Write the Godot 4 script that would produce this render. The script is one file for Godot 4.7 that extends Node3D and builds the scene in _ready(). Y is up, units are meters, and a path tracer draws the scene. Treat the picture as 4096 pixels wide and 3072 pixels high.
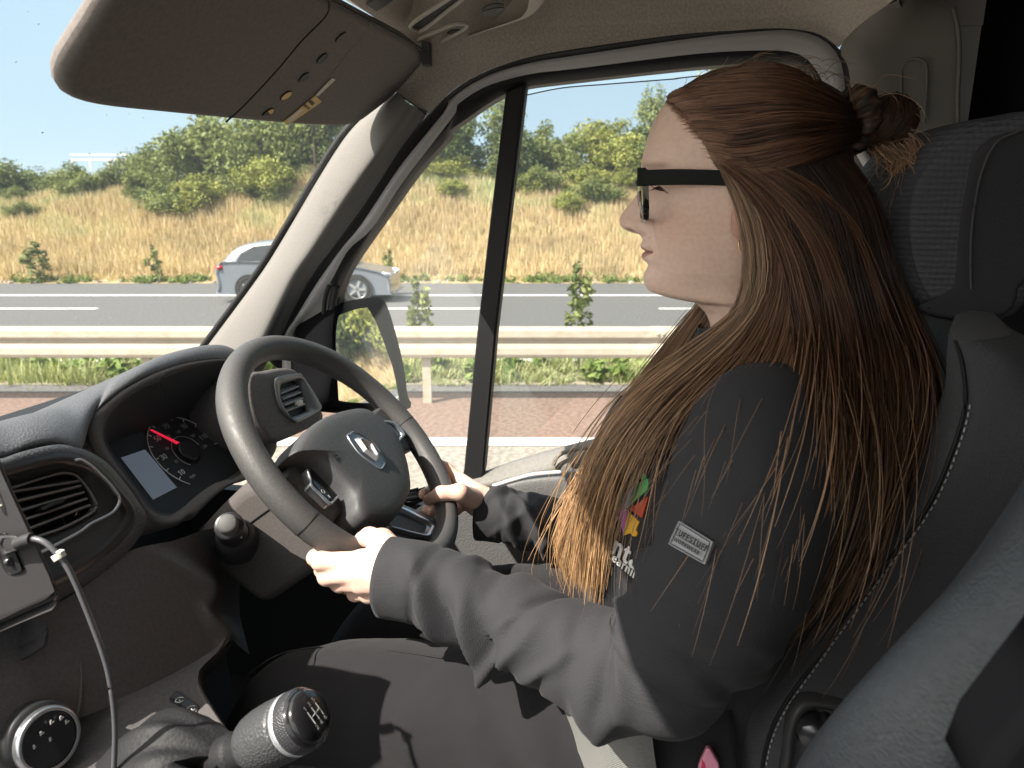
extends Node3D
# A van cab seen from its passenger seat: the driver at the wheel, the far carriageway and a dry bank through the glass.
# Van and driver are modelled in the van's own axes: x to the rear, y up from the road, z towards the passenger side.

const VAN_AT := Vector3(-0.217, 0, -0.904)
const VAN_TURN := -0.188
const WHEEL_AT := Vector3(0, 1.889, 0)
const TILT := 0.747
var M := {}
var rng := RandomNumberGenerator.new()
var used := {}

class MB:
	var v := PackedVector3Array()
	var nn := PackedVector3Array()
	var c := PackedColorArray()
	var uv := PackedVector2Array()
	var idx := PackedInt32Array()
	var own := false
	func grid(rows: Array, closed_u := false, closed_v := false, cols: Array = []) -> MB:
		var b := v.size()
		var nr := rows.size()
		var nc: int = rows[0].size()
		for i in nr:
			for j in nc:
				v.append(rows[i][j])
				uv.append(Vector2(float(j) / maxf(nc - 1, 1), float(i) / maxf(nr - 1, 1)))
				c.append(cols[i][j] if cols.size() else Color.WHITE)
		for i in (nr if closed_v else nr - 1):
			var i2 := (i + 1) % nr
			for j in (nc if closed_u else nc - 1):
				var j2 := (j + 1) % nc
				var p := b + i * nc + j
				var q := b + i * nc + j2
				var r := b + i2 * nc + j
				var s := b + i2 * nc + j2
				idx.append_array([p, r, q, q, r, s])
		return self
	func fan(ring: Array, mid: Vector3, flip := false) -> MB:
		var b := v.size()
		v.append(mid); uv.append(Vector2.ZERO); c.append(Color.WHITE)
		for p in ring:
			v.append(p); uv.append(Vector2.ZERO); c.append(Color.WHITE)
		var n := ring.size()
		for k in n:
			if flip:
				idx.append_array([b, b + 1 + (k + 1) % n, b + 1 + k])
			else:
				idx.append_array([b, b + 1 + k, b + 1 + (k + 1) % n])
		return self
	func poly(pts: Array, nrm: Vector3) -> MB:   # flat polygon with any outline
		var ax := nrm.cross(Vector3.UP if absf(nrm.y) < 0.9 else Vector3.RIGHT).normalized()
		var ay := nrm.cross(ax).normalized()
		var flat := PackedVector2Array()
		for p in pts:
			flat.append(Vector2(p.dot(ax), p.dot(ay)))
		var t := Geometry2D.triangulate_polygon(flat)
		var b := v.size()
		for p in pts:
			v.append(p); uv.append(Vector2.ZERO); c.append(Color.WHITE)
		for k in range(0, t.size(), 3):
			var e: Vector3 = (pts[t[k + 2]] - pts[t[k]]).cross(pts[t[k + 1]] - pts[t[k]])
			if e.dot(nrm) >= 0.0:
				idx.append_array([b + t[k], b + t[k + 1], b + t[k + 2]])
			else:
				idx.append_array([b + t[k], b + t[k + 2], b + t[k + 1]])
		return self
	func box(at: Vector3, size: Vector3, basis := Basis.IDENTITY) -> MB:
		var h := size * 0.5
		for f in [[0, 1, 2], [1, 2, 0], [2, 0, 1]]:
			for s in [-1.0, 1.0]:
				var n := Vector3.ZERO; n[f[0]] = s
				var a := Vector3.ZERO; a[f[1]] = 1.0
				var e := Vector3.ZERO; e[f[2]] = 1.0
				var b := v.size()
				for q in [[-1, -1], [1, -1], [1, 1], [-1, 1]]:
					v.append(at + basis * ((n + a * q[0] + e * q[1]) * h)); uv.append(Vector2(q[0], q[1]) * 0.5); c.append(Color.WHITE)
				if s > 0:
					idx.append_array([b, b + 2, b + 1, b, b + 3, b + 2])
				else:
					idx.append_array([b, b + 1, b + 2, b, b + 2, b + 3])
		return self
	func add(o: MB, t := Transform3D.IDENTITY) -> MB:
		var b := v.size()
		for p in o.v: v.append(t * p)
		c.append_array(o.c); uv.append_array(o.uv)
		for k in o.idx: idx.append(b + k)
		return self
	func tint(col: Color) -> MB:
		c.fill(col)
		return self
	func mesh() -> ArrayMesh:
		if not own:
			nn.resize(v.size())
			nn.fill(Vector3.ZERO)
			for k in range(0, idx.size(), 3):
				var a := idx[k]; var b := idx[k + 1]; var d := idx[k + 2]
				var n := (v[d] - v[a]).cross(v[b] - v[a])
				nn[a] += n; nn[b] += n; nn[d] += n
			for k in nn.size():
				nn[k] = nn[k].normalized() if nn[k].length_squared() > 1e-24 else Vector3.UP
		var arr := []
		arr.resize(Mesh.ARRAY_MAX)
		arr[Mesh.ARRAY_VERTEX] = v
		arr[Mesh.ARRAY_NORMAL] = nn
		arr[Mesh.ARRAY_COLOR] = c
		arr[Mesh.ARRAY_TEX_UV] = uv
		arr[Mesh.ARRAY_INDEX] = idx
		var am := ArrayMesh.new()
		am.add_surface_from_arrays(Mesh.PRIMITIVE_TRIANGLES, arr)
		return am

func numbered(called: String) -> String:
	used[called] = used.get(called, -1) + 1
	return called if used[called] == 0 else "%s_%03d" % [called, used[called]]
func put(called: String, mb, mat: Material, parent: Node, at := Vector3.ZERO) -> MeshInstance3D:
	var o := MeshInstance3D.new()
	o.name = numbered(called) if parent == self else called
	o.mesh = mb.mesh() if mb is MB else mb
	o.material_override = mat
	o.position = at
	parent.add_child(o, true)
	return o
func node(called: String, parent: Node, at := Vector3.ZERO, turn := 0.0) -> Node3D:
	var o := Node3D.new()
	o.name = numbered(called) if parent == self else called
	o.position = at
	o.rotation.y = turn
	parent.add_child(o, true)
	return o
func tag(o: Node, label: String, category := "", group := "", kind := "") -> Node:
	for q in [["label", label], ["category", category], ["group", group], ["kind", kind]]:
		if q[1] != "": o.set_meta(q[0], q[1])
	return o

func cr(a, b, c, d, t: float):
	return 0.5 * ((2.0 * b) + (c - a) * t + (2.0 * a - 5.0 * b + 4.0 * c - d) * t * t + (3.0 * b - a - 3.0 * c + d) * t * t * t)
func spl(p: Array, n: int, closed := false) -> Array:   # n points along a smooth curve through p, evenly in length
	var k := p.size()
	var fine := []
	var segs := k if closed else k - 1
	var per := maxi(4, int(ceil(3.0 * n / segs)))
	for i in segs:
		for j in per:
			var q0 = p[(i - 1 + k) % k] if closed else p[maxi(i - 1, 0)]
			var q3 = p[(i + 2) % k] if closed else p[mini(i + 2, k - 1)]
			fine.append(cr(q0, p[i], p[(i + 1) % k], q3, float(j) / per))
	fine.append(p[0] if closed else p[k - 1])
	var len := [0.0]
	for i in range(1, fine.size()):
		len.append(len[i - 1] + fine[i].distance_to(fine[i - 1]))
	var out := []
	var at := 0
	var m := n if closed else n - 1
	for i in n:
		var want: float = len[-1] * i / m
		while at < fine.size() - 2 and len[at + 1] < want: at += 1
		var d: float = len[at + 1] - len[at]
		out.append(fine[at].lerp(fine[at + 1], clampf((want - len[at]) / d, 0, 1) if d > 1e-9 else 0.0))
	return out
func splu(p: Array, n: int) -> Array:   # the same by parameter, numbers or vectors
	var k := p.size()
	var out := []
	for i in n:
		var t := float(i) / (n - 1) * (k - 1)
		var a := mini(int(t), k - 2)
		out.append(cr(p[maxi(a - 1, 0)], p[a], p[a + 1], p[mini(a + 2, k - 1)], t - a))
	return out
func loft(ctrl: Array, nr: int, nc: int, closed := false) -> MB:   # smooth sheet through rows of control points
	var across := []
	for r in ctrl: across.append(spl(r, nc, closed))
	return MB.new().grid(blend_rows(across, nr), closed)
func blend_rows(across: Array, nr: int) -> Array:
	var nc: int = across[0].size()
	var rows := []
	for i in nr: rows.append([])
	for j in nc:
		var col := []
		for r in across: col.append(r[j])
		var s := splu(col, nr)
		for i in nr: rows[i].append(s[i])
	return rows
func frame_of(t: Vector3, up: Vector3) -> Array:
	var a := up.cross(t)
	if a.length() < 1e-4: a = Vector3.RIGHT.cross(t)
	a = a.normalized()
	return [a, t.cross(a).normalized()]
func tube(path: Array, rad, sides := 10, up := Vector3.UP, squash := 1.0, caps := true) -> MB:
	var rows := []
	var n := path.size()
	for i in n:
		var t: Vector3 = (path[mini(i + 1, n - 1)] - path[maxi(i - 1, 0)]).normalized()
		var f := frame_of(t, up)
		var r: float = rad[i] if rad is Array else rad
		var ring := []
		for k in sides:
			var a := TAU * k / sides
			ring.append(path[i] + f[0] * cos(a) * r + f[1] * sin(a) * r * squash)
		rows.append(ring)
	var m := MB.new().grid(rows, true)
	if caps:
		m.fan(rows[0], path[0], false)
		m.fan(rows[n - 1], path[n - 1], true)
	return m
func lathe(a: Vector3, b: Vector3, prof: Array, sides := 32, squash := 1.0) -> MB:   # prof: [share of the way a to b, radius]
	var t := (b - a).normalized()
	var f := frame_of(t, Vector3.UP)
	var rows := []
	for p in prof:
		var ring := []
		for k in sides:
			var g := TAU * k / sides
			ring.append(a.lerp(b, p[0]) + (f[0] * cos(g) + f[1] * sin(g) * squash) * maxf(p[1], 1e-5))
		rows.append(ring)
	return MB.new().grid(rows, true)
func inset(pts: Array, d: float, nrm: Vector3) -> Array:   # outline pulled in by d within its plane
	var n := pts.size()
	var area := Vector3.ZERO
	for i in n: area += pts[i].cross(pts[(i + 1) % n])
	var sgn := 1.0 if area.dot(nrm) > 0 else -1.0
	var out := []
	for i in n:
		var a: Vector3 = (pts[i] - pts[(i - 1 + n) % n]).normalized()
		var b: Vector3 = (pts[(i + 1) % n] - pts[i]).normalized()
		var m := nrm.cross(a + b).normalized() * sgn
		var k := maxf(0.5, sqrt(maxf(0.0, (1.0 + a.dot(b)) * 0.5)))
		out.append(pts[i] + m * d / k)
	return out
func shift(pts: Array, by: Vector3) -> Array:
	var out := []
	for p in pts: out.append(p + by)
	return out
func slab(pts: Array, nrm: Vector3, thick: float, bevel := 0.002) -> MB:   # outlined plate: front at pts, back behind it, rounded front edge
	var m := MB.new()
	var up := nrm.normalized()
	var rows := [shift(pts, -up * thick), shift(pts, -up * bevel), shift(inset(pts, bevel * 0.3, up), -up * bevel * 0.3), inset(pts, bevel, up)]
	m.grid(rows, true)
	m.poly(rows[3], up)
	m.poly(rows[0], -up)
	return m
func pillow(pts: Array, nrm: Vector3, heights: Array) -> MB:   # domed plate: heights = [[share inwards, height], ...]
	var mid := Vector3.ZERO
	for p in pts: mid += p
	mid /= pts.size()
	var rows := []
	for h in heights:
		var ring := []
		for p in pts: ring.append(p.lerp(mid, h[0]) + nrm * h[1])
		rows.append(ring)
	return MB.new().grid(rows, true)
func strip(a: Array, b: Array, n: int, bulge := Vector3.ZERO, k := 7) -> MB:   # band between two curves, bulging in its middle
	var pa := spl(a, n)
	var pb := spl(b, n)
	var rows := []
	for i in k:
		var t := float(i) / (k - 1)
		var row := []
		for j in n: row.append(pa[j].lerp(pb[j], t) + bulge * sin(PI * t))
		rows.append(row)
	return MB.new().grid(rows)

func noise_tex(kind: int, freq: float, strength: float, oct := 3, seed_ := 1, size := 512) -> NoiseTexture2D:
	var n := FastNoiseLite.new()
	n.noise_type = kind
	n.frequency = freq
	n.fractal_octaves = oct
	n.seed = seed_
	if kind == FastNoiseLite.TYPE_CELLULAR:
		n.cellular_return_type = FastNoiseLite.RETURN_DISTANCE
		n.fractal_type = FastNoiseLite.FRACTAL_NONE
	var t := NoiseTexture2D.new()
	t.width = size; t.height = size
	t.seamless = true
	t.noise = n
	if strength > 0.0:
		t.as_normal_map = true
		t.bump_strength = strength
	return t
func ramp_tex(kind: int, freq: float, cols: Array, oct := 4, seed_ := 1, size := 512) -> NoiseTexture2D:
	var t := noise_tex(kind, freq, 0.0, oct, seed_, size)
	var g := Gradient.new()
	g.offsets = PackedFloat32Array(cols.map(func(q): return q[0]))
	g.colors = PackedColorArray(cols.map(func(q): return (q[1] as Color).linear_to_srgb()))
	t.color_ramp = g
	return t
func lin(r: float, g: float, b: float, a := 1.0) -> Color:
	var c := Color(r, g, b).linear_to_srgb()
	c.a = a
	return c
func mat(r: float, g: float, b: float, rough := 0.6, spec := 0.5) -> StandardMaterial3D:
	var m := StandardMaterial3D.new()
	m.albedo_color = lin(r, g, b)
	m.roughness = rough
	m.metallic_specular = spec
	return m
func tri(m: StandardMaterial3D, scale: float, world := false) -> StandardMaterial3D:
	m.uv1_triplanar = true
	m.uv1_world_triplanar = world
	m.uv1_scale = Vector3.ONE * scale
	return m
func bump(m: StandardMaterial3D, t: Texture2D, scale: float, k := 1.0) -> StandardMaterial3D:
	m.normal_enabled = true
	m.normal_texture = t
	m.normal_scale = k
	return tri(m, scale)
func weave(size: int, rib: bool) -> Texture2D:   # woven cloth as a normal map
	var im := Image.create(size, size, false, Image.FORMAT_RGB8)
	for y in size:
		for x in size:
			var u := float(x) / size * 16.0
			var w := float(y) / size * 16.0
			var over := (int(floor(u)) + int(floor(w))) % 2 == 0
			var fu := fposmod(u, 1.0) - 0.5
			var fw := fposmod(w, 1.0) - 0.5
			var nx := fu * (0.5 if over else 1.3)
			var ny := fw * (1.3 if over else 0.5)
			if rib: nx = fu * 0.6; ny = fw * 2.0
			var n := Vector3(nx, ny, 1.0).normalized()
			im.set_pixel(x, y, Color(n.x * 0.5 + 0.5, n.y * 0.5 + 0.5, n.z * 0.5 + 0.5))
	return ImageTexture.create_from_image(im)

# --- rounded bodies: tapered capsules joined by a smooth minimum, meshed as surface nets
func nets(bones: Array, cell: float, k: float, mb: MB) -> void:
	var lo := Vector3.ONE * 1e9
	var hi := Vector3.ONE * -1e9
	for b in bones:
		var r: float = maxf(b[2], b[3]) + cell * 3.0
		for p in [b[0], b[1]]:
			lo = lo.min(p - Vector3.ONE * r)
			hi = hi.max(p + Vector3.ONE * r)
	var nx := int((hi.x - lo.x) / cell) + 2
	var ny := int((hi.y - lo.y) / cell) + 2
	var nz := int((hi.z - lo.z) / cell) + 2
	var f := PackedFloat32Array()
	f.resize(nx * ny * nz)
	f.fill(1.0)
	for b in bones:
		var a: Vector3 = b[0]
		var d: Vector3 = b[1] - a
		var dd := maxf(d.length_squared(), 1e-12)
		var ra: float = b[2]
		var rb: float = b[3]
		var reach := maxf(ra, rb) + maxf(cell * 3.0, k * 2.0)
		var l: Vector3 = (a.min(b[1]) - Vector3.ONE * reach - lo) / cell
		var h: Vector3 = (a.max(b[1]) + Vector3.ONE * reach - lo) / cell
		for z in range(maxi(0, int(l.z)), mini(nz, int(h.z) + 2)):
			for y in range(maxi(0, int(l.y)), mini(ny, int(h.y) + 2)):
				var row := (z * ny + y) * nx
				for x in range(maxi(0, int(l.x)), mini(nx, int(h.x) + 2)):
					var p := lo + Vector3(x, y, z) * cell - a
					var t := clampf(p.dot(d) / dd, 0.0, 1.0)
					var s := (p - d * t).length() - lerpf(ra, rb, t)
					var o := f[row + x]
					var g := maxf(k - absf(s - o), 0.0) / k
					f[row + x] = minf(s, o) - g * g * k * 0.25
	var at := PackedInt32Array()
	at.resize(nx * ny * nz)
	at.fill(-1)
	var base := mb.v.size()
	for z in nz - 1:
		for y in ny - 1:
			for x in nx - 1:
				var i := (z * ny + y) * nx + x
				var neg := 0
				var c := [f[i], f[i + 1], f[i + nx], f[i + nx + 1], f[i + nx * ny], f[i + nx * ny + 1], f[i + nx * ny + nx], f[i + nx * ny + nx + 1]]
				for q in c:
					if q < 0.0: neg += 1
				if neg == 0 or neg == 8: continue
				var sum := Vector3.ZERO
				var n := 0
				for e in [[0, 1], [2, 3], [4, 5], [6, 7], [0, 2], [1, 3], [4, 6], [5, 7], [0, 4], [1, 5], [2, 6], [3, 7]]:
					var fa: float = c[e[0]]
					var fb: float = c[e[1]]
					if (fa < 0.0) != (fb < 0.0):
						var t := fa / (fa - fb)
						var pa := Vector3(e[0] & 1, (e[0] >> 1) & 1, e[0] >> 2)
						var pb := Vector3(e[1] & 1, (e[1] >> 1) & 1, e[1] >> 2)
						sum += pa.lerp(pb, t)
						n += 1
				at[i] = mb.v.size()
				mb.v.append(lo + (Vector3(x, y, z) + sum / n) * cell)
				mb.uv.append(Vector2.ZERO)
				mb.c.append(Color.WHITE)
	for z in range(1, nz - 1):
		for y in range(1, ny - 1):
			for x in range(1, nx - 1):
				var i := (z * ny + y) * nx + x
				var inside := f[i] < 0.0
				for ax in 3:
					var step: int = [1, nx, nx * ny][ax]
					if inside == (f[i + step] < 0.0): continue
					var u: int = [nx, nx * ny, 1][ax]
					var w: int = [nx * ny, 1, nx][ax]
					var q := [at[i], at[i - u], at[i - u - w], at[i - w]]
					if q.min() < 0: continue
					if inside:
						mb.idx.append_array([q[0], q[2], q[1], q[0], q[3], q[2]])
					else:
						mb.idx.append_array([q[0], q[1], q[2], q[0], q[2], q[3]])

func _ready() -> void:
	rng.seed = 7
	var cam := Camera3D.new()
	cam.name = "camera"
	cam.position = Vector3(0, 2.2, 0)
	cam.rotation.x = -0.239
	cam.fov = 56.8
	cam.near = 0.02
	cam.far = 2000.0
	var lens := CameraAttributesPhysical.new()   # a phone's small lens, focused on the driver
	lens.frustum_focal_length = 22.2
	lens.frustum_near = 0.02
	lens.frustum_far = 2000.0
	lens.frustum_focus_distance = 0.85
	lens.exposure_aperture = 9.0
	cam.attributes = lens
	add_child(cam)
	cam.current = true
	var env := Environment.new()
	env.background_mode = Environment.BG_SKY
	var sm := ProceduralSkyMaterial.new()
	sm.sky_top_color = lin(0.19, 0.305, 0.40)
	sm.sky_horizon_color = lin(0.285, 0.37, 0.42)
	sm.sky_curve = 0.22
	sm.sky_energy_multiplier = 1.0
	sm.ground_horizon_color = Color(0.62, 0.6, 0.52)
	sm.ground_bottom_color = Color(0.3, 0.28, 0.24)
	sm.sun_angle_max = 78.0   # hazy summer air, bright round the sun
	sm.sun_curve = 1.05
	var sky := Sky.new()
	sky.sky_material = sm
	env.sky = sky
	env.background_energy_multiplier = 1.0
	env.tonemap_mode = Environment.TONE_MAPPER_LINEAR
	env.tonemap_exposure = 2.4
	env.sdfgi_enabled = true
	env.ssao_enabled = true
	env.ssil_enabled = true
	env.fog_enabled = true
	env.fog_density = 0.0012
	env.fog_light_color = Color(0.82, 0.9, 0.97)
	var we := WorldEnvironment.new()
	we.name = "world_environment"
	we.environment = env
	add_child(we)
	var sun := DirectionalLight3D.new()
	sun.name = "sun"
	sun.light_energy = 1.5
	sun.light_color = Color(1.0, 0.97, 0.92)
	sun.light_angular_distance = 0.5
	sun.shadow_enabled = true
	sun.position = Vector3(-0.56, 0.74, 0.41) * 50.0
	sun.look_at_from_position(sun.position, Vector3.ZERO)
	add_child(sun)
	materials()
	more_materials()
	cloth_materials()
	outside()
	van()
	driver()

func materials() -> void:
	var grain := noise_tex(FastNoiseLite.TYPE_CELLULAR, 0.06, 6.0, 1, 3)
	var fine := noise_tex(FastNoiseLite.TYPE_SIMPLEX, 0.09, 5.0, 3, 5)
	var felt := noise_tex(FastNoiseLite.TYPE_SIMPLEX, 0.2, 8.0, 3, 9)
	M.grain = grain; M.fine = fine; M.felt = felt
	M.dash = bump(mat(0.085, 0.087, 0.095, 0.45, 0.5), grain, 16.0, 0.9)
	M.dash_low = bump(mat(0.095, 0.087, 0.088, 0.6, 0.4), grain, 16.0, 0.5)
	M.wheel = bump(mat(0.075, 0.073, 0.073, 0.45, 0.5), grain, 20.0, 0.5)
	M.cowl = bump(mat(0.10, 0.09, 0.087, 0.6, 0.4), fine, 20.0, 0.4)
	M.gloss = mat(0.015, 0.015, 0.017, 0.15, 0.5)
	M.black = mat(0.012, 0.012, 0.013, 0.6, 0.4)
	M.rubber = bump(mat(0.014, 0.014, 0.015, 0.55, 0.4), fine, 12.0, 0.25)
	M.silver = mat(0.55, 0.57, 0.6, 0.28, 0.5); M.silver.metallic = 0.9
	M.frame_grey = bump(mat(0.5, 0.49, 0.49, 0.42, 0.5), fine, 6.0, 0.12)
	M.pillar = bump(mat(0.2, 0.194, 0.185, 0.8, 0.3), fine, 30.0, 0.5)
	M.pillar_dark = bump(mat(0.2, 0.19, 0.175, 0.8, 0.25), fine, 20.0, 0.4)
	M.console_dark = mat(0.06, 0.06, 0.06, 0.7)
	M.headliner = bump(mat(0.62, 0.57, 0.51, 0.95, 0.1), felt, 7.0, 0.9)
	M.headliner.albedo_texture = ramp_tex(FastNoiseLite.TYPE_SIMPLEX, 0.05, [[0.2, Color(0.7, 0.7, 0.7)], [0.8, Color(1, 1, 1)]], 4, 4)
	M.console = bump(mat(0.5, 0.465, 0.425, 0.7, 0.3), fine, 20.0, 0.5)
	M.visor = bump(mat(0.22, 0.2, 0.19, 0.85, 0.2), fine, 14.0, 0.35)
	M.door = bump(mat(0.2, 0.195, 0.183, 0.6, 0.4), grain, 9.0, 0.5)
	M.vinyl = bump(mat(0.06, 0.067, 0.078, 0.42, 0.5), grain, 16.0, 0.7)
	M.weave = weave(256, false)
	M.ribs = weave(256, true)
	M.seat = bump(mat(0.066, 0.067, 0.074, 0.9, 0.3), M.weave, 28.0, 0.9)
	M.seat.rim_enabled = true; M.seat.rim = 0.4; M.seat.rim_tint = 0.5
	M.mesh_cloth = bump(mat(0.075, 0.078, 0.09, 0.75, 0.3), M.ribs, 12.0, 1.0)
	M.speck = ramp_tex(FastNoiseLite.TYPE_SIMPLEX, 0.22, [[0.25, Color(0.62, 0.62, 0.62)], [0.5, Color(0.9, 0.9, 0.9)], [0.75, Color(1, 1, 1)]], 2, 77)
	M.seat.albedo_texture = M.speck
	M.belt = bump(mat(0.2, 0.2, 0.19, 0.7, 0.3), M.ribs, 30.0, 0.8)
	M.glass = mat(0.9, 0.95, 0.95, 0.02, 0.12)
	M.glass.albedo_color.a = 0.03
	M.glass.transparency = BaseMaterial3D.TRANSPARENCY_ALPHA
	M.side_glass = M.glass.duplicate()
	M.side_glass.albedo_color = Color(0.5, 0.6, 0.58, 0.12)
	M.mirror = mat(0.9, 0.92, 0.92, 0.01); M.mirror.metallic = 1.0

func foliage_mat(r: float, g: float, b: float) -> StandardMaterial3D:
	var m := mat(r, g, b, 0.6, 0.35)
	m.vertex_color_use_as_albedo = true
	m.backlight_enabled = true
	m.backlight = Color(0.6, 0.6, 0.3)
	return m

func ground_h(x: float, z: float) -> float:   # the far bank
	var d := -z
	var t := clampf((d - 22.5) / 9.5, 0.0, 1.0)
	var crest := 3.3 + 0.9 * smoothstep(-16.0, -8.0, x) + 0.5 * smoothstep(2.0, 14.0, x) - 0.6 * smoothstep(-6.0, 2.0, x) * (1.0 - smoothstep(2.0, 8.0, x))
	if x < -16.0: crest -= 0.35 * smoothstep(16.0, 22.0, -x)
	return crest * (t * t * (3.0 - 2.0 * t)) * 0.93 + 0.12 * sin(x * 0.7) * t + 0.1 * sin(x * 1.9 + d) * t

func sheet(called: String, z0: float, z1: float, y: float, m: Material, x0 := -60.0, x1 := 60.0, skew := 0.0) -> MeshInstance3D:
	var b := MB.new().grid([[Vector3(x0, y, -z0 - skew * x0), Vector3(x1, y, -z0 - skew * x1)], [Vector3(x0, y, -z1 - skew * x0), Vector3(x1, y, -z1 - skew * x1)]])
	var o := put(called, b, m, self)
	o.set_meta("kind", "structure")
	return o

func asphalt(r: float, g: float, b: float, seed_: int) -> StandardMaterial3D:
	var m := mat(1, 1, 1, 0.9, 0.3)
	m.albedo_texture = ramp_tex(FastNoiseLite.TYPE_SIMPLEX, 0.04, [[0.1, Color(r * 0.72, g * 0.72, b * 0.72)], [0.5, Color(r, g, b)], [0.9, Color(r * 1.3, g * 1.3, b * 1.3)]], 6, seed_)
	m.normal_enabled = true
	m.normal_texture = M.felt
	m.normal_scale = 0.2
	return tri(m, 0.6, true)

func outside() -> void:
	# ground sheets, each a few millimetres above the one below
	var dirt := asphalt(0.2, 0.17, 0.13, 3)
	sheet("ground", -400, 900, -0.02, dirt, -900, 900)
	sheet("road", -12, 6.6, 0.0, asphalt(0.25, 0.225, 0.195, 11), -90, 90)
	sheet("road_hard_strip", 6.72, 8.55, 0.004, asphalt(0.185, 0.13, 0.105, 12), -90, 90)
	sheet("road_edge", 8.55, 8.95, 0.008, asphalt(0.13, 0.125, 0.12, 14), -90, 90)
	sheet("central_reserve_ground", 8.95, 10.2, 0.012, asphalt(0.3, 0.27, 0.2, 15), -90, 90)
	sheet("far_road", 10.2, 22.3, 0.0, asphalt(0.115, 0.115, 0.114, 16), -90, 90)
	var paint := mat(0.75, 0.74, 0.7, 0.7)
	paint.albedo_texture = ramp_tex(FastNoiseLite.TYPE_SIMPLEX, 0.06, [[0.15, Color(0.5, 0.48, 0.44)], [0.45, Color(1, 1, 1)]], 4, 21)
	tri(paint, 0.8, true)
	sheet("road_marking", 6.50, 6.74, 0.009, paint, -90, 90, 0.0)
	sheet("road_marking", 10.45, 10.63, 0.005, paint, -90, 90)
	sheet("road_marking", 18.95, 19.2, 0.005, paint, -90, 90)
	for k in range(-4, 5):
		var x := -1.8 + k * 9.0
		sheet("road_marking", 16.3, 16.48, 0.005, paint, x - 2.6 - 1.2, x + 1.2)
		sheet("road_marking", 13.4, 13.57, 0.005, paint, x - 5.6 - 2.0, x - 0.6)
	# the bank
	var rows := []
	for i in 70:
		var z := -22.3 - i * 0.5 if i < 40 else -42.3 - (i - 40) * 6.0
		var row := []
		for j in 121:
			var x := -60.0 + j
			row.append(Vector3(x, ground_h(x, z) + 0.004, z))
		rows.append(row)
	var bank_m := mat(1, 1, 1, 0.95, 0.2)
	bank_m.albedo_texture = ramp_tex(FastNoiseLite.TYPE_SIMPLEX, 0.03, [[0.1, Color(0.25, 0.18, 0.09)], [0.5, Color(0.38, 0.29, 0.15)], [0.9, Color(0.46, 0.36, 0.21)]], 5, 31)
	tri(bank_m, 0.3, true)
	put("hillside", MB.new().grid(rows), bank_m, self).set_meta("kind", "structure")
	grasses()
	bushes()
	guardrail()
	car()

func blade_clump(n: int, h: float, w: float, spread: float, c0: Color, c1: Color, lean := 0.35) -> MB:
	var m := MB.new()
	for i in n:
		var a := rng.randf() * TAU
		var p := Vector3(rng.randfn(0, spread), 0, rng.randfn(0, spread))
		var hh := h * rng.randf_range(0.55, 1.1)
		var dir := Vector3(cos(a), 0, sin(a))
		var side := Vector3(-sin(a), 0, cos(a)) * w * rng.randf_range(0.6, 1.3)
		var tip := p + dir * hh * rng.randf_range(0.05, lean) + Vector3(0, hh, 0)
		var mid := p.lerp(tip, 0.55) + Vector3(0, hh * 0.06, 0)
		var b := m.v.size()
		var cc := c0.lerp(c1, rng.randf())
		for q in [p - side, p + side, mid - side * 0.8, mid + side * 0.8, tip]:
			m.v.append(q); m.uv.append(Vector2.ZERO); m.c.append(cc)
		m.idx.append_array([b, b + 2, b + 1, b + 1, b + 2, b + 3, b + 2, b + 4, b + 3])
	return m

func scatter(called: String, mesh_: Mesh, m: Material, places: Array, label := "", category := "") -> MultiMeshInstance3D:
	var mm := MultiMesh.new()
	mm.transform_format = MultiMesh.TRANSFORM_3D
	mm.use_colors = true
	mm.mesh = mesh_
	mm.instance_count = places.size()
	for i in places.size():
		var q = places[i]
		mm.set_instance_transform(i, Transform3D(Basis(Vector3.UP, q[1]).scaled(Vector3(q[2], q[3], q[2])), q[0]))
		mm.set_instance_color(i, q[4])
	var o := MultiMeshInstance3D.new()
	o.name = numbered(called)
	o.multimesh = mm
	o.material_override = m
	add_child(o, true)
	tag(o, label, category, "", "stuff")
	return o

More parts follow.
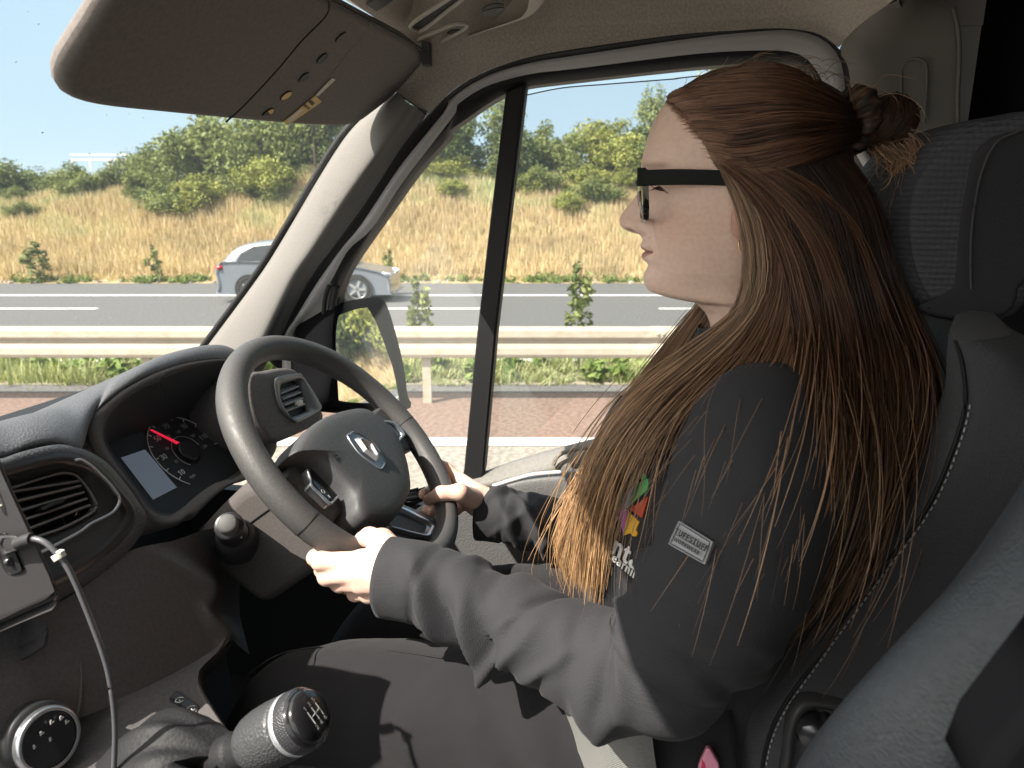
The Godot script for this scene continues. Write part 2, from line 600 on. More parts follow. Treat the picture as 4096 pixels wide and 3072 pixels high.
func grasses() -> void:
	var patch := FastNoiseLite.new()
	patch.frequency = 0.22
	patch.seed = 5
	var gm := foliage_mat(1, 1, 1)
	var dry := blade_clump(16, 0.5, 0.010, 0.11, Color(0.46, 0.35, 0.19), Color(0.67, 0.555, 0.36))
	var places := []
	for i in 26000:
		var x := rng.randf_range(-34, 24)
		var d := 22.9 + rng.randf() * 10.5
		var z := -d
		var n := patch.get_noise_2d(x * 1.2, z * 2.0)
		var n2 := patch.get_noise_2d(x * 4.0 + 90.0, z * 7.0)
		var tone := clampf(0.95 + n * 0.26 + n2 * 0.24, 0.6, 1.25)
		var green := clampf((d - 26.5) / 6.0 + n * 1.4 - 0.25, 0.0, 1.0)
		var col := Color(tone, tone, tone).lerp(Color(tone * 0.62, tone * 0.86, tone * 0.75), green)
		var short := 0.45 if d < 23.4 else 1.0
		places.append([Vector3(x, ground_h(x, z), z), rng.randf() * TAU, rng.randf_range(0.8, 1.3), rng.randf_range(0.7, 1.35) * short, col])
	scatter("dry_grass", dry.mesh(), gm, places, "tall dry golden grass covering the bank beyond the far carriageway", "grass")
	# verge: low weeds and pale litter at the foot of the bank
	var weed := leaf_cloud(90, Vector3(0.22, 0.2, 0.22), 0.045, 0.1, Color(0.1, 0.15, 0.035), Color(0.2, 0.25, 0.07))
	places = []
	for i in 520:
		var x := rng.randf_range(-30, 22)
		var d := 22.4 + rng.randf() * 0.8
		var n := patch.get_noise_2d(x * 3.0, 40.0)
		if n < -0.05: continue
		places.append([Vector3(x, ground_h(x, -d) + 0.05, -d), rng.randf() * TAU, rng.randf_range(0.5, 1.3), rng.randf_range(0.4, 1.5), Color.WHITE])
	scatter("verge_weeds", weed.mesh(), gm, places, "low green weeds along the far edge of the carriageway", "weeds")
	# central reserve between the near carriageway and the far one
	var lush := blade_clump(22, 0.23, 0.006, 0.06, Color(0.2, 0.22, 0.08), Color(0.5, 0.46, 0.24), 0.7)
	places = []
	for i in 2600:
		var x := rng.randf_range(-13, 11)
		var d := 9.0 + rng.randf() * 1.15
		var n := patch.get_noise_2d(x * 3.0, d * 4.0)
		var tone := clampf(0.95 + n * 0.6, 0.5, 1.4)
		places.append([Vector3(x, 0.01, -d), rng.randf() * TAU, rng.randf_range(0.7, 1.4), rng.randf_range(0.5, 1.3) * clampf(0.75 + n * 1.6, 0.15, 1.4), Color(tone * (1.1 if x > 2.0 else 0.9), tone, tone)])
	scatter("central_reserve_grass", lush.mesh(), gm, places, "green grass growing under the guard rail of the central reserve", "grass")
	var broad := leaf_cloud(70, Vector3(0.16, 0.16, 0.16), 0.05, 0.11, Color(0.1, 0.16, 0.04), Color(0.22, 0.28, 0.08))
	places = []
	for i in 100:
		var x := rng.randf_range(-12, 9)
		var d := 9.0 + rng.randf() * 1.0
		places.append([Vector3(x, 0.1, -d), rng.randf() * TAU, rng.randf_range(0.5, 1.2), rng.randf_range(0.5, 1.4), Color.WHITE])
	scatter("central_reserve_weeds", broad.mesh(), gm, places, "broad leaved weeds among the grass under the guard rail", "weeds")
	# bits of pale litter and stone at the foot of the bank
	var bit := MB.new().box(Vector3.ZERO, Vector3(0.1, 0.05, 0.08))
	places = []
	for i in 260:
		var x := rng.randf_range(-30, 20)
		var d := 22.35 + rng.randf() * 0.6
		var t := rng.randf_range(0.3, 1.0)
		places.append([Vector3(x, ground_h(x, -d) + 0.03, -d), rng.randf() * TAU, rng.randf_range(0.4, 1.6), rng.randf_range(0.4, 1.3), Color(t, t * 0.95, t * 0.88)])
	var lm := mat(0.55, 0.52, 0.48, 0.9)
	lm.vertex_color_use_as_albedo = true
	scatter("litter", bit.mesh(), lm, places, "pale stones and litter strewn along the foot of the bank", "litter")

func leaf_cloud(n: int, size: Vector3, l0: float, l1: float, c0: Color, c1: Color, clumps := 1) -> MB:
	var m := MB.new()
	var mids := []
	for k in clumps:
		var q := Vector3(rng.randfn(0, 1), rng.randfn(0, 1), rng.randfn(0, 1)).normalized()
		var ok := q * pow(rng.randf(), 0.4)
		mids.append([ok * 0.8, rng.randf_range(0.16, 0.4) if clumps > 1 else 1.0, rng.randf_range(0.0, 1.0)])
	for i in n:
		var cl = mids[rng.randi() % mids.size()]
		var q: Vector3 = Vector3(rng.randfn(0, 1), rng.randfn(0, 1), rng.randfn(0, 1)).normalized() * pow(rng.randf(), 0.45) * cl[1]
		var p: Vector3 = (cl[0] + q) * size
		var a := Vector3(rng.randfn(0, 1), rng.randfn(0, 0.7), rng.randfn(0, 1)).normalized()
		var b := a.cross(Vector3(rng.randfn(0, 1), rng.randfn(0, 1), rng.randfn(0, 1))).normalized()
		var l := rng.randf_range(l0, l1)
		var col: Color = c0.lerp(c1, clampf(cl[2] * 0.6 + rng.randf() * 0.4, 0, 1)) if clumps > 1 else c0.lerp(c1, rng.randf())
		var k := m.v.size()
		for w in [-a * l, b * l * 0.45, a * l, -b * l * 0.45]:
			m.v.append(p + w); m.uv.append(Vector2.ZERO); m.c.append(col)
		m.idx.append_array([k, k + 1, k + 2, k, k + 2, k + 3])
	return m

func trunk_mesh(h: float, r: float, limbs: int, spread: float) -> MB:
	var m := MB.new()
	m.add(tube(splu([Vector3.ZERO, Vector3(0.06, h * 0.5, 0.03), Vector3(-0.04, h, 0)], 8), splu([r, r * 0.75, r * 0.4], 8), 7))
	for k in limbs:
		var a := TAU * k / limbs + rng.randf()
		var y := h * rng.randf_range(0.3, 0.85)
		var d := Vector3(cos(a) * spread, rng.randf_range(0.5, 1.2) * spread, sin(a) * spread) * rng.randf_range(0.5, 0.9)
		m.add(tube(splu([Vector3(0, y, 0), Vector3(0, y, 0) + d * 0.5 + Vector3(0, -0.05, 0), Vector3(0, y, 0) + d], 5), splu([r * 0.5, r * 0.35, r * 0.12], 5), 5))
	return m

func bushes() -> void:
	var bark := bump(mat(0.13, 0.1, 0.07, 0.9, 0.2), M.felt, 3.0, 0.8)
	var leaf := foliage_mat(1, 1, 1)
	var dark := [Color(0.05, 0.075, 0.025), Color(0.13, 0.16, 0.05)]
	var olive := [Color(0.1, 0.13, 0.04), Color(0.25, 0.28, 0.1)]
	var lime := [Color(0.16, 0.185, 0.045), Color(0.37, 0.38, 0.11)]
	var kinds := []
	for c in [dark, olive, lime]:
		kinds.append(leaf_cloud(9000, Vector3(2.3, 1.5, 1.5), 0.05, 0.11, c[0], c[1], 44).mesh())
	var wispy := leaf_cloud(2400, Vector3(1.15, 1.35, 1.0), 0.05, 0.10, olive[0], olive[1], 46).mesh()
	var sapling := leaf_cloud(420, Vector3(0.35, 1.0, 0.35), 0.05, 0.11, dark[0], olive[1], 16).mesh()
	var tm := trunk_mesh(1.6, 0.09, 6, 0.9).mesh()
	var thin := trunk_mesh(2.2, 0.05, 7, 0.6).mesh()
	# x, distance, scale, height scale, kind, label
	var spots := [
		[-23.6, 31.0, 1.0, 0.95, 0, "dark green bush at the far left edge of the bank"],
		[-21.2, 31.5, 0.9, 0.72, 1, "low bush with thin upright shoots left of the gap in the skyline"],
		[-19.2, 31.5, 0.75, 0.6, 1, "small bush closing the left hedge just beside the white railing"],
		[-15.4, 31.5, 0.8, 0.75, 1, "low rounded bush right of the white railing"],
		[-12.9, 31.0, 1.1, 1.25, 1, "large olive green bush rising left of the sun visor's lower edge"],
		[-10.4, 30.0, 1.25, 1.5, 1, "tallest olive bush below the middle of the sun visor"],
		[-12.2, 28.3, 0.85, 0.62, 2, "bramble mound spilling down the dry slope"],
		[-9.6, 28.6, 0.8, 0.7, 2, "yellow green bramble at the foot of the tallest olive bush"],
		[-7.6, 30.6, 1.1, 1.45, 0, "dark green tree-like bush left of the windscreen pillar"],
		[-5.2, 31.0, 1.1, 1.4, 0, "dark bush hidden partly by the windscreen pillar"],
		[-2.4, 32.0, 1.1, 1.2, 0, "dark bush right of the pillar in the corner of the quarter window"],
		[0.0, 31.2, 0.95, 0.95, 0, "dark rounded bush in the middle of the quarter window"],
		[1.9, 31.6, 0.9, 1.05, 1, "dark bush beside the quarter window's divider bar"],
		[4.0, 31.5, 1.0, 1.0, 2, "yellow green bush just right of the divider bar"],
		[6.2, 31.0, 1.1, 0.95, 0, "dark bush among yellow shrubs left of the driver's forehead"],
		[5.4, 29.3, 0.8, 0.6, 2, "low yellow bramble on the slope right of the divider bar"],
		[8.3, 29.6, 1.05, 1.0, 2, "bright yellow green shrub behind the driver's glasses"],
		[8.8, 32.0, 1.2, 1.15, 2, "pale yellow shrub below the willow behind the driver's forehead"],
		[11.5, 31.0, 1.2, 1.3, 1, "bush hidden behind the driver's head"],
		[14.8, 31.0, 1.2, 1.3, 0, "bush on the bank behind the driver's hair"],
		[-6.2, 28.6, 0.8, 0.6, 1, "low green shrub on the slope beside the windscreen pillar"],
		[-14.2, 29.6, 0.8, 0.6, 1, "low shrub on the slope below the white railing"],
		[2.9, 29.6, 0.75, 0.5, 2, "low yellow shrub on the slope behind the divider bar"],
		[7.2, 28.0, 0.8, 0.55, 2, "lowest yellow green bramble on the slope left of the driver's face"],
		[10.6, 28.6, 0.9, 0.8, 2, "yellow shrub low on the slope behind the driver's nose"],
		[1.2, 29.4, 0.6, 0.5, 1, "small green shrub on the slope left of the divider bar"],
		[4.6, 30.6, 1.0, 0.75, 2, "bright yellow shrub low on the crest right of the divider bar"],
		[6.8, 29.2, 1.0, 0.7, 1, "olive shrub on the slope between two yellow brambles"],
		[9.6, 29.4, 1.1, 0.85, 2, "tangled yellow green scrub beside the driver's forehead"],
		[-26.5, 30.5, 1.1, 1.0, 0, "bush beyond the left end of the view"],
		[19.0, 30.0, 1.3, 1.6, 0, "tall bush on the bank that the door mirror shows"],
		[24.0, 29.0, 1.4, 1.8, 1, "tall olive bush that the door mirror shows further back"],
		[30.0, 28.0, 1.5, 1.9, 0, "tall dark bush down the road in the door mirror"],
		[37.0, 28.0, 1.5, 2.0, 1, "furthest bush in the door mirror"],
	]
	for s in spots:
		var y := ground_h(s[0], -s[1])
		var t := node("bush", self, Vector3(s[0], y - 0.1, -s[1]), rng.randf() * TAU)
		tag(t, s[5], "bush", "bushes along the top of the bank")
		var cr_ := put("crown", kinds[s[4]], leaf, t, Vector3(0, 1.15 * s[3], 0))
		cr_.scale = Vector3(s[2], s[3], s[2])
		cr_.set_meta("kind", "stuff")
		var tr := put("trunk", tm, bark, t)
		tr.scale = Vector3(s[2], s[3], s[2])
	for k in 30:   # scrub spreading down the slope: nothing tells these apart
		var x := -24.0 + k * 1.3 + rng.randf_range(-0.5, 0.5)
		var d := rng.randf_range(27.6, 31.0)
		var t := node("scrub", self, Vector3(x, ground_h(x, -d) - 0.15, -d), rng.randf() * TAU)
		tag(t, "low green scrub on the slope left of the windscreen pillar" if x < -6.0 else "low scrub on the slope seen through the side window" if x < 8.0 else "low scrub on the slope behind the driver", "bush", "scrub on the slope")
		var c := put("crown", kinds[1 if x < -3.0 or k % 3 == 0 else 2], leaf, t, Vector3(0, 0.5, 0))
		c.scale = Vector3(0.62, 0.48, 0.62) * rng.randf_range(0.6, 1.25)
		c.set_meta("kind", "stuff")
	for k in 5:   # taller growth beside the road, which the door mirror shows
		var x := 12.6 + k * 3.1
		var t := node("roadside_tree", self, Vector3(x, ground_h(x, -25.5), -25.5 - (k % 2)), rng.randf() * TAU)
		tag(t, "tall green tree at the foot of the bank, seen in the door mirror", "tree", "trees in the door mirror")
		var c := put("crown", kinds[k % 3], leaf, t, Vector3(0, 2.6, 0))
		c.scale = Vector3(1.0, 1.9, 1.0)
		c.set_meta("kind", "stuff")
		put("trunk", tm, bark, t).scale = Vector3(1.4, 1.6, 1.4)
	var trees := [
		[-7.9, 29.8, 1.0, 1.35, wispy, "slim young tree with a bare pale trunk against the dark bush"],
		[9.0, 30.6, 1.5, 1.75, wispy, "wispy pale green willow rising into the sky by the driver's forehead"],
		[11.4, 31.4, 1.5, 2.1, wispy, "tall willow behind the top of the driver's head"],
		[5.9, 31.8, 0.8, 1.15, wispy, "small dark sapling breaking the skyline left of the willow"],
		[-0.4, 32.4, 1.0, 1.2, wispy, "thin tree above the dark bush in the quarter window"],
	]
	for s in trees:
		var t := node("tree", self, Vector3(s[0], ground_h(s[0], -s[1]) - 0.05, -s[1]), rng.randf() * TAU)
		tag(t, s[5], "tree", "slim trees on the bank")
		var c := put("crown", s[4], leaf, t, Vector3(0, 2.0 * s[3], 0))
		c.scale = Vector3(s[2], s[3], s[2])
		c.set_meta("kind", "stuff")
		var tr := put("trunk", thin, bark, t)
		tr.scale = Vector3(s[2], s[3] * 1.1, s[2])
	# tall weeds: two behind the guard rail, three at the foot of the bank
	var weeds := [
		[Vector3(-1.3258, 0.5068, -10), 0.8, 0.95, "leafy weed standing behind the guard rail beside the door mirror"],
		[Vector3(0.9499, 0.5068, -10), 0.75, 1.12, "tall feathery weed behind the guard rail in front of the driver's chin"],
		[Vector3(-15.0257, -0.1125, -22.6), 1.5, 1.1, "tall weed at the foot of the bank at the far left"],
		[Vector3(-11.2788, -0.0687, -22.6), 0.9, 1.0, "slim weed at the foot of the bank behind the grey car's tail"],
		[Vector3(-3.9118, 0.4967, -22.8), 0.8, 0.9, "weed at the foot of the bank just above the grey car's bonnet"],
	]
	for w in weeds:
		var p: Vector3 = w[0]
		p.y = 0.0
		var t := node("tall_weed", self, p, rng.randf() * TAU)
		tag(t, w[3], "weed", "tall weeds beside the far carriageway")
		var far: bool = p.z < -15.0
		var c := put("leaves", sapling, leaf, t, Vector3(0, w[2] * (0.6 if far else 0.75), 0))
		c.scale = Vector3(w[1], w[2] * (0.62 if far else 0.7), w[1]) * Vector3(0.9, 1, 0.9)
		c.set_meta("kind", "stuff")
		put("stem", tube(splu([Vector3.ZERO, Vector3(0.03, w[2] * 0.6, 0), Vector3(0, w[2] * 1.25, 0.02)], 6), splu([0.012, 0.009, 0.004], 6), 5), bark, t)
	# white railing of an overbridge seen through the gap in the hedge
	var r := node("railing", self, Vector3(-33.3123, 6.2245, -60))
	tag(r, "distant white railing seen through the gap between the bushes", "railing")
	var wm := mat(0.5, 0.5, 0.5, 0.7)
	for y in [0.0, 0.38]:
		put("rail", MB.new().box(Vector3(0, y, 0), Vector3(4.6, 0.11, 0.08)), wm, r)
	for k in 4:
		put("post", MB.new().box(Vector3(-2.2 + k * 1.44, -0.42, 0), Vector3(0.1, 1.0, 0.1)), wm, r)

func guardrail() -> void:
	var r := node("guard_rail", self, Vector3(0, 0, -8.02))
	tag(r, "weathered galvanised guard rail with a double ridged beam along the central reserve", "guard rail")
	var m := mat(1, 1, 1, 0.6, 0.4)
	m.albedo_texture = ramp_tex(FastNoiseLite.TYPE_SIMPLEX, 0.02, [[0.1, Color(0.33, 0.285, 0.21)], [0.3, Color(0.37, 0.33, 0.265)], [0.9, Color(0.40, 0.365, 0.305)]], 5, 41)
	m.normal_enabled = true; m.normal_texture = M.fine; m.normal_scale = 0.06
	tri(m, 0.35)
	var prof := [Vector2(0.10, 0.905), Vector2(0.0, 0.90), Vector2(-0.035, 0.875), Vector2(-0.04, 0.80), Vector2(-0.025, 0.775), Vector2(0.018, 0.755), Vector2(0.02, 0.725), Vector2(-0.025, 0.70), Vector2(-0.04, 0.67), Vector2(-0.045, 0.60), Vector2(-0.03, 0.565), Vector2(0.0, 0.555), Vector2(0.1, 0.55)]
	for k in 7:
		var x0 := -14.4 + k * 4.0
		var rows := []
		for x in [x0 + 0.004, x0 + 4.09]:
			var row := []
			for q in prof: row.append(Vector3(x, q.y + (0.004 if x == x0 + 0.004 else 0.0), -q.x + (0.004 if x == x0 + 0.004 else 0.0)))
			rows.append(row)
		var b := MB.new()
		for q in prof.size() - 1:
			b.grid([[rows[0][q], rows[0][q + 1]], [rows[1][q], rows[1][q + 1]]])
		put("beam", b, m, r)
		for px in [x0 + 0.06, x0 + 0.12]:
			for y in [0.84, 0.635]:
				put("bolt", lathe(Vector3(px, y, 0.038), Vector3(px, y, 0.06), [[0, 0.02], [0.6, 0.02], [1, 0.012], [1, 0]], 10), m, r)
	for x in [Vector3(-0.9939, 0.4129, -8).x, Vector3(-4.2402, 0.5221, -8).x, -10.2, 4.3, 8.0]:
		var p := MB.new()
		p.box(Vector3(x, 0.28, -0.07), Vector3(0.1, 0.57, 0.06))
		put("post", p, m, r)

func car() -> void:
	# local: x forwards (to the right), y up, z to the near side
	var r := node("parked_car", self, Vector3(0, 0, 0))
	r.name = "grey_car"
	r.position = Vector3(-5.0982, 0, -18.3558)
	tag(r, "grey five door hatchback passing on the far carriageway", "car")
	var paint := mat(0.15, 0.17, 0.195, 0.3, 0.5)
	paint.clearcoat_enabled = true; paint.clearcoat = 0.8; paint.clearcoat_roughness = 0.05
	var glass := mat(0.02, 0.025, 0.03, 0.05, 0.6)
	var tyre := mat(0.02, 0.02, 0.02, 0.85)
	var alloy := mat(0.5, 0.5, 0.5, 0.35); alloy.metallic = 0.8
	var lower := [[-2.12, 0.55], [-2.16, 0.75], [-2.08, 0.93], [-1.9, 1.0], [-0.8, 0.99], [0.2, 0.95], [0.75, 0.93], [1.2, 0.88], [1.7, 0.79], [2.02, 0.68], [2.13, 0.5], [2.1, 0.3], [1.9, 0.2], [-1.9, 0.2], [-2.1, 0.32]]
	var roof := [[-2.02, 0.96], [-1.75, 1.28], [-1.35, 1.45], [-0.6, 1.53], [0.0, 1.51], [0.45, 1.38], [0.8, 1.18], [1.15, 0.93]]
	var body_side := func(w: float, k: float) -> Array:
		var out := []
		for q in lower: out.append(Vector3(q[0] * k, 0.2 + (q[1] - 0.2) * (1.0 if k > 0.99 else 0.99), w))
		return spl(out, 60, true)
	var rows := [body_side.call(-0.86, 0.955), body_side.call(-0.9, 0.99), body_side.call(-0.6, 1.0), body_side.call(0.6, 1.0), body_side.call(0.88, 0.995), body_side.call(0.9, 0.98), body_side.call(0.86, 0.955)]
	var b := MB.new().grid(rows, true)
	b.poly(rows[0], Vector3(0, 0, -1)); b.poly(rows[6], Vector3(0, 0, 1))
	put("body", b, paint, r)
	var cab := []
	for w in [[-0.84, 0.0], [-0.72, 0.72], [-0.5, 0.97], [0.5, 0.97], [0.72, 0.72], [0.84, 0.0]]:
		var row := []
		for q in roof: row.append(Vector3(q[0] * (1.0 if absf(w[0]) < 0.6 else 1.0), 0.93 + (q[1] - 0.93) * w[1] if w[1] > 0 else minf(q[1], 0.94), w[0]))
		cab.append(row)
	put("roof", loft(cab, 24, 40), paint, r)
	for s in [-1.0, 1.0]:
		for win in [[[-1.62, 1.02], [-1.5, 1.2], [-1.2, 1.36], [-0.52, 1.42], [-0.5, 1.02]], [[-0.44, 1.02], [-0.46, 1.42], [0.02, 1.4], [0.42, 1.27], [0.8, 1.02]]]:
			var pts := []
			for q in win: pts.append(Vector3(q[0], q[1], s * (0.855 - (q[1] - 0.93) * 0.2)))
			put("window", slab(pts, Vector3(0, 0.2, s).normalized(), 0.03, 0.006), glass, r)
		for x in [-1.32, 1.3]:
			var wn := node("wheel", r, Vector3(x, 0.33, s * 0.8))
			var z := Vector3(0, 0, s)
			put("tyre", lathe(-z * 0.1, z * 0.115, [[0, 0.2], [0.0, 0.31], [0.1, 0.33], [0.9, 0.33], [1, 0.315], [1.0, 0.235], [0.9, 0.23]], 40), tyre, wn)
			put("hub", lathe(z * 0.03, z * 0.085, [[0, 0.235], [0.5, 0.228], [0.55, 0.0]], 30), mat(0.05, 0.05, 0.05, 0.5), wn)
			for k in 5:
				var a := TAU * k / 5
				put("spoke", MB.new().box(Vector3(cos(a), sin(a), 0) * 0.125 + z * 0.085, Vector3(0.22, 0.06, 0.03), Basis(Vector3.BACK, a)), alloy, wn)
			put("rim", lathe(z * 0.07, z * 0.1, [[0, 0.236], [1, 0.24], [1, 0.222], [0, 0.218]], 40), alloy, wn)
			put("arch", lathe(z * 0.099, z * 0.112, [[0, 0.37], [1, 0.372], [1, 0.335], [0, 0.33]], 40), mat(0.03, 0.03, 0.03, 0.7), wn)
	for s in [-1.0, 1.0]:
		var red := mat(0.55, 0.02, 0.03, 0.2)
		put("tail_lamp", MB.new().add(lathe(Vector3(-2.14, 0.84, s * 0.72), Vector3(-2.0, 0.86, s * 0.9), [[0, 0.0], [0.0, 0.08], [1, 0.07], [1, 0]], 12, 0.7)), red, r)
		put("headlight", lathe(Vector3(1.93, 0.7, s * 0.84), Vector3(2.08, 0.66, s * 0.62), [[0, 0.0], [0.1, 0.07], [0.9, 0.07], [1, 0]], 12, 0.7), mat(0.7, 0.72, 0.75, 0.1), r)
	put("bumper", MB.new().box(Vector3(2.07, 0.36, 0), Vector3(0.09, 0.16, 1.4)), mat(0.02, 0.02, 0.02, 0.6), r)
	put("door_seam", MB.new().box(Vector3(-0.47, 0.65, 0.9), Vector3(0.012, 0.62, 0.01)), M.black, r)
	put("door_seam", MB.new().box(Vector3(0.62, 0.62, 0.9), Vector3(0.012, 0.58, 0.01)), M.black, r)
	put("door_handle", MB.new().box(Vector3(-0.62, 0.86, 0.905), Vector3(0.18, 0.03, 0.02)), paint, r)
	put("door_mirror", lathe(Vector3(0.62, 0.98, 0.88), Vector3(0.66, 1.0, 1.06), [[0, 0.0], [0.05, 0.05], [0.6, 0.085], [1, 0.06], [1, 0]], 14, 0.75), paint, r)
	put("number_plate", MB.new().box(Vector3(-2.17, 0.62, 0), Vector3(0.012, 0.11, 0.5)), mat(0.7, 0.6, 0.1, 0.5), r)
func more_materials() -> void:
	M.corner = bump(mat(0.17, 0.165, 0.16, 0.6, 0.4), M.fine, 20.0, 0.3)
	M.pane_edge = mat(0.1, 0.12, 0.12, 0.3)
	M.door_dark = bump(mat(0.13, 0.13, 0.13, 0.55, 0.4), M.grain, 9.0, 0.5)
	M.housing = bump(mat(0.006, 0.006, 0.007, 1.0, 0.05), M.felt, 5.0, 0.3)
	M.black_soft = mat(0.035, 0.034, 0.036, 0.55, 0.4)
	M.dial_face = mat(0.02, 0.021, 0.024, 0.5, 0.4)
	M.lcd = mat(0.035, 0.042, 0.052, 0.5, 0.4)
	M.lcd.emission_enabled = true; M.lcd.emission = lin(0.03, 0.036, 0.045); M.lcd.emission_energy_multiplier = 1.0
	M.grey_ink = mat(0.32, 0.325, 0.33, 0.6)
	M.white_ink = mat(0.55, 0.55, 0.55, 0.6)
	M.red = mat(0.75, 0.02, 0.06, 0.4)
	M.red.emission_enabled = true; M.red.emission = lin(0.4, 0.01, 0.03); M.red.emission_energy_multiplier = 0.6
	M.vent_frame = mat(0.13, 0.135, 0.145, 0.35)
	M.vent_dark = mat(0.035, 0.033, 0.034, 0.3, 0.5)
	M.slat = mat(0.2, 0.2, 0.205, 0.4, 0.5)
	M.accent = mat(0.5, 0.52, 0.55, 0.35); M.accent.metallic = 0.6
	M.gloss_soft = mat(0.022, 0.022, 0.024, 0.3, 0.5)
	M.cowl_grey = bump(mat(0.11, 0.11, 0.11, 0.6, 0.4), M.fine, 20.0, 0.3)
	M.wheel_hub = bump(mat(0.065, 0.066, 0.07, 0.5, 0.5), M.grain, 22.0, 0.45)
	M.wheel_dark = mat(0.03, 0.03, 0.034, 0.5)
	M.silver_dull = mat(0.4, 0.4, 0.41, 0.35); M.silver_dull.metallic = 0.85
	M.badge = mat(0.05, 0.06, 0.08, 0.15, 0.6)
	M.chrome = mat(0.8, 0.82, 0.86, 0.25); M.chrome.metallic = 0.75
	M.void = mat(0.005, 0.005, 0.006, 0.8, 0.2)
	M.leather = bump(mat(0.018, 0.018, 0.02, 0.6, 0.35), M.grain, 10.0, 0.4)
	M.knob = bump(mat(0.05, 0.052, 0.055, 0.38, 0.5), M.grain, 14.0, 1.0)
	M.knurl = bump(mat(0.04, 0.04, 0.045, 0.35, 0.5), M.weave, 40.0, 1.2)
	M.thread = mat(0.3, 0.33, 0.33, 0.8)
	M.thread_dark = mat(0.06, 0.06, 0.065, 0.8)
	M.seat_dark = bump(mat(0.04, 0.04, 0.044, 0.9, 0.3), M.weave, 30.0, 0.6)
	M.recess = mat(0.045, 0.045, 0.048, 0.5)
	M.dark_metal = mat(0.12, 0.12, 0.13, 0.3); M.dark_metal.metallic = 0.8
	M.holder = bump(mat(0.04, 0.038, 0.04, 0.5, 0.4), M.fine, 20.0, 0.3)
	M.gap_dark = mat(0.02, 0.02, 0.023, 0.8, 0.2)
	M.cable = mat(0.09, 0.09, 0.1, 0.3)
func cloth_materials() -> void:
	# wear: hands and dust leave some places duller than others
	var worn := ramp_tex(FastNoiseLite.TYPE_SIMPLEX, 0.012, [[0.2, Color(0.55, 0.55, 0.55)], [0.5, Color(0.8, 0.8, 0.8)], [0.8, Color(1, 1, 1)]], 5, 91)
	for k in ["dash", "dash_low", "wheel", "wheel_hub", "cowl", "vinyl", "gloss_soft"]:
		M[k].roughness_texture = worn
		M[k].roughness = minf(1.0, M[k].roughness * 1.35)
	var dust := ramp_tex(FastNoiseLite.TYPE_SIMPLEX, 0.02, [[0.25, Color(0.82, 0.81, 0.8)], [0.6, Color(0.95, 0.95, 0.95)], [0.85, Color(1, 1, 1)]], 6, 92)
	for k in ["dash", "dash_low", "wheel", "wheel_hub", "cowl", "vinyl", "visor", "pillar", "door"]:
		M[k].albedo_texture = dust
	M.zip = mat(0.05, 0.05, 0.055, 0.35)
	M.patch = mat(0.27, 0.28, 0.3, 0.5)
	M.hair_tie = mat(1, 1, 1, 0.6)
	M.hair_tie.vertex_color_use_as_albedo = true

func face_n(a: Vector3, b: Vector3, c: Vector3, toward: Vector3) -> Vector3:
	var n := (b - a).cross(c - a).normalized()
	return n if n.dot(toward - a) > 0 else -n
func rings(stack: Array, nrm: Vector3, n: int, back := true) -> MB:   # nested closed outlines with their offsets along nrm
	var rows := []
	var mid := Vector3.ZERO
	for s in stack: rows.append(shift(spl(s[0], n, true), nrm * s[1]))
	for p in rows[-1]: mid += p / n
	var m := MB.new().grid(rows, true)
	if back: m.fan(rows[-1], mid, true)
	return m
func cushion(pts: Array, nrm: Vector3, thick: float, round_: float) -> MB:   # plate with soft round edges
	var rows := []
	for k in 5:
		var a := PI / 2 * k / 4.0
		rows.append(shift(inset(pts, round_ * (1.0 - sin(a)), nrm), nrm * (-thick + round_ - round_ * cos(a))))
	for k in 6:
		var a := PI / 2 * k / 5.0
		rows.append(shift(inset(pts, round_ * (1.0 - cos(a)), nrm), nrm * (round_ * (sin(a) - 1.0))))
	var m := MB.new().grid(rows, true)
	m.poly(rows[0], -nrm)
	m.poly(rows[-1], nrm)
	return m
func words_at(called: String, text: String, at: Vector3, right: Vector3, nrm: Vector3, size: float, m: Material, parent: Node, bold := false, italic := false) -> void:
	var t := TextMesh.new()
	t.text = text
	var f := SystemFont.new()
	f.font_names = PackedStringArray(["Droid Sans"])
	f.font_weight = 700 if bold else 400
	f.font_italic = italic
	t.font = f
	t.font_size = 32
	t.pixel_size = size / 32.0
	t.depth = size * 0.04
	var o := put(called, t, m, parent, at)
	var x := right.normalized()
	var y := nrm.cross(x).normalized()
	o.basis = Basis(x, y, nrm.normalized())

func van() -> void:
	var r := node("van", self, VAN_AT, VAN_TURN)
	tag(r, "cab of a panel van seen from the passenger seat, grey dashboard and steering wheel inside", "van")
	shell(r)
	visor(r)
	door(r)
	dashboard(r)
	wheel(r)
	lever(r)
	seats(r)
	device()

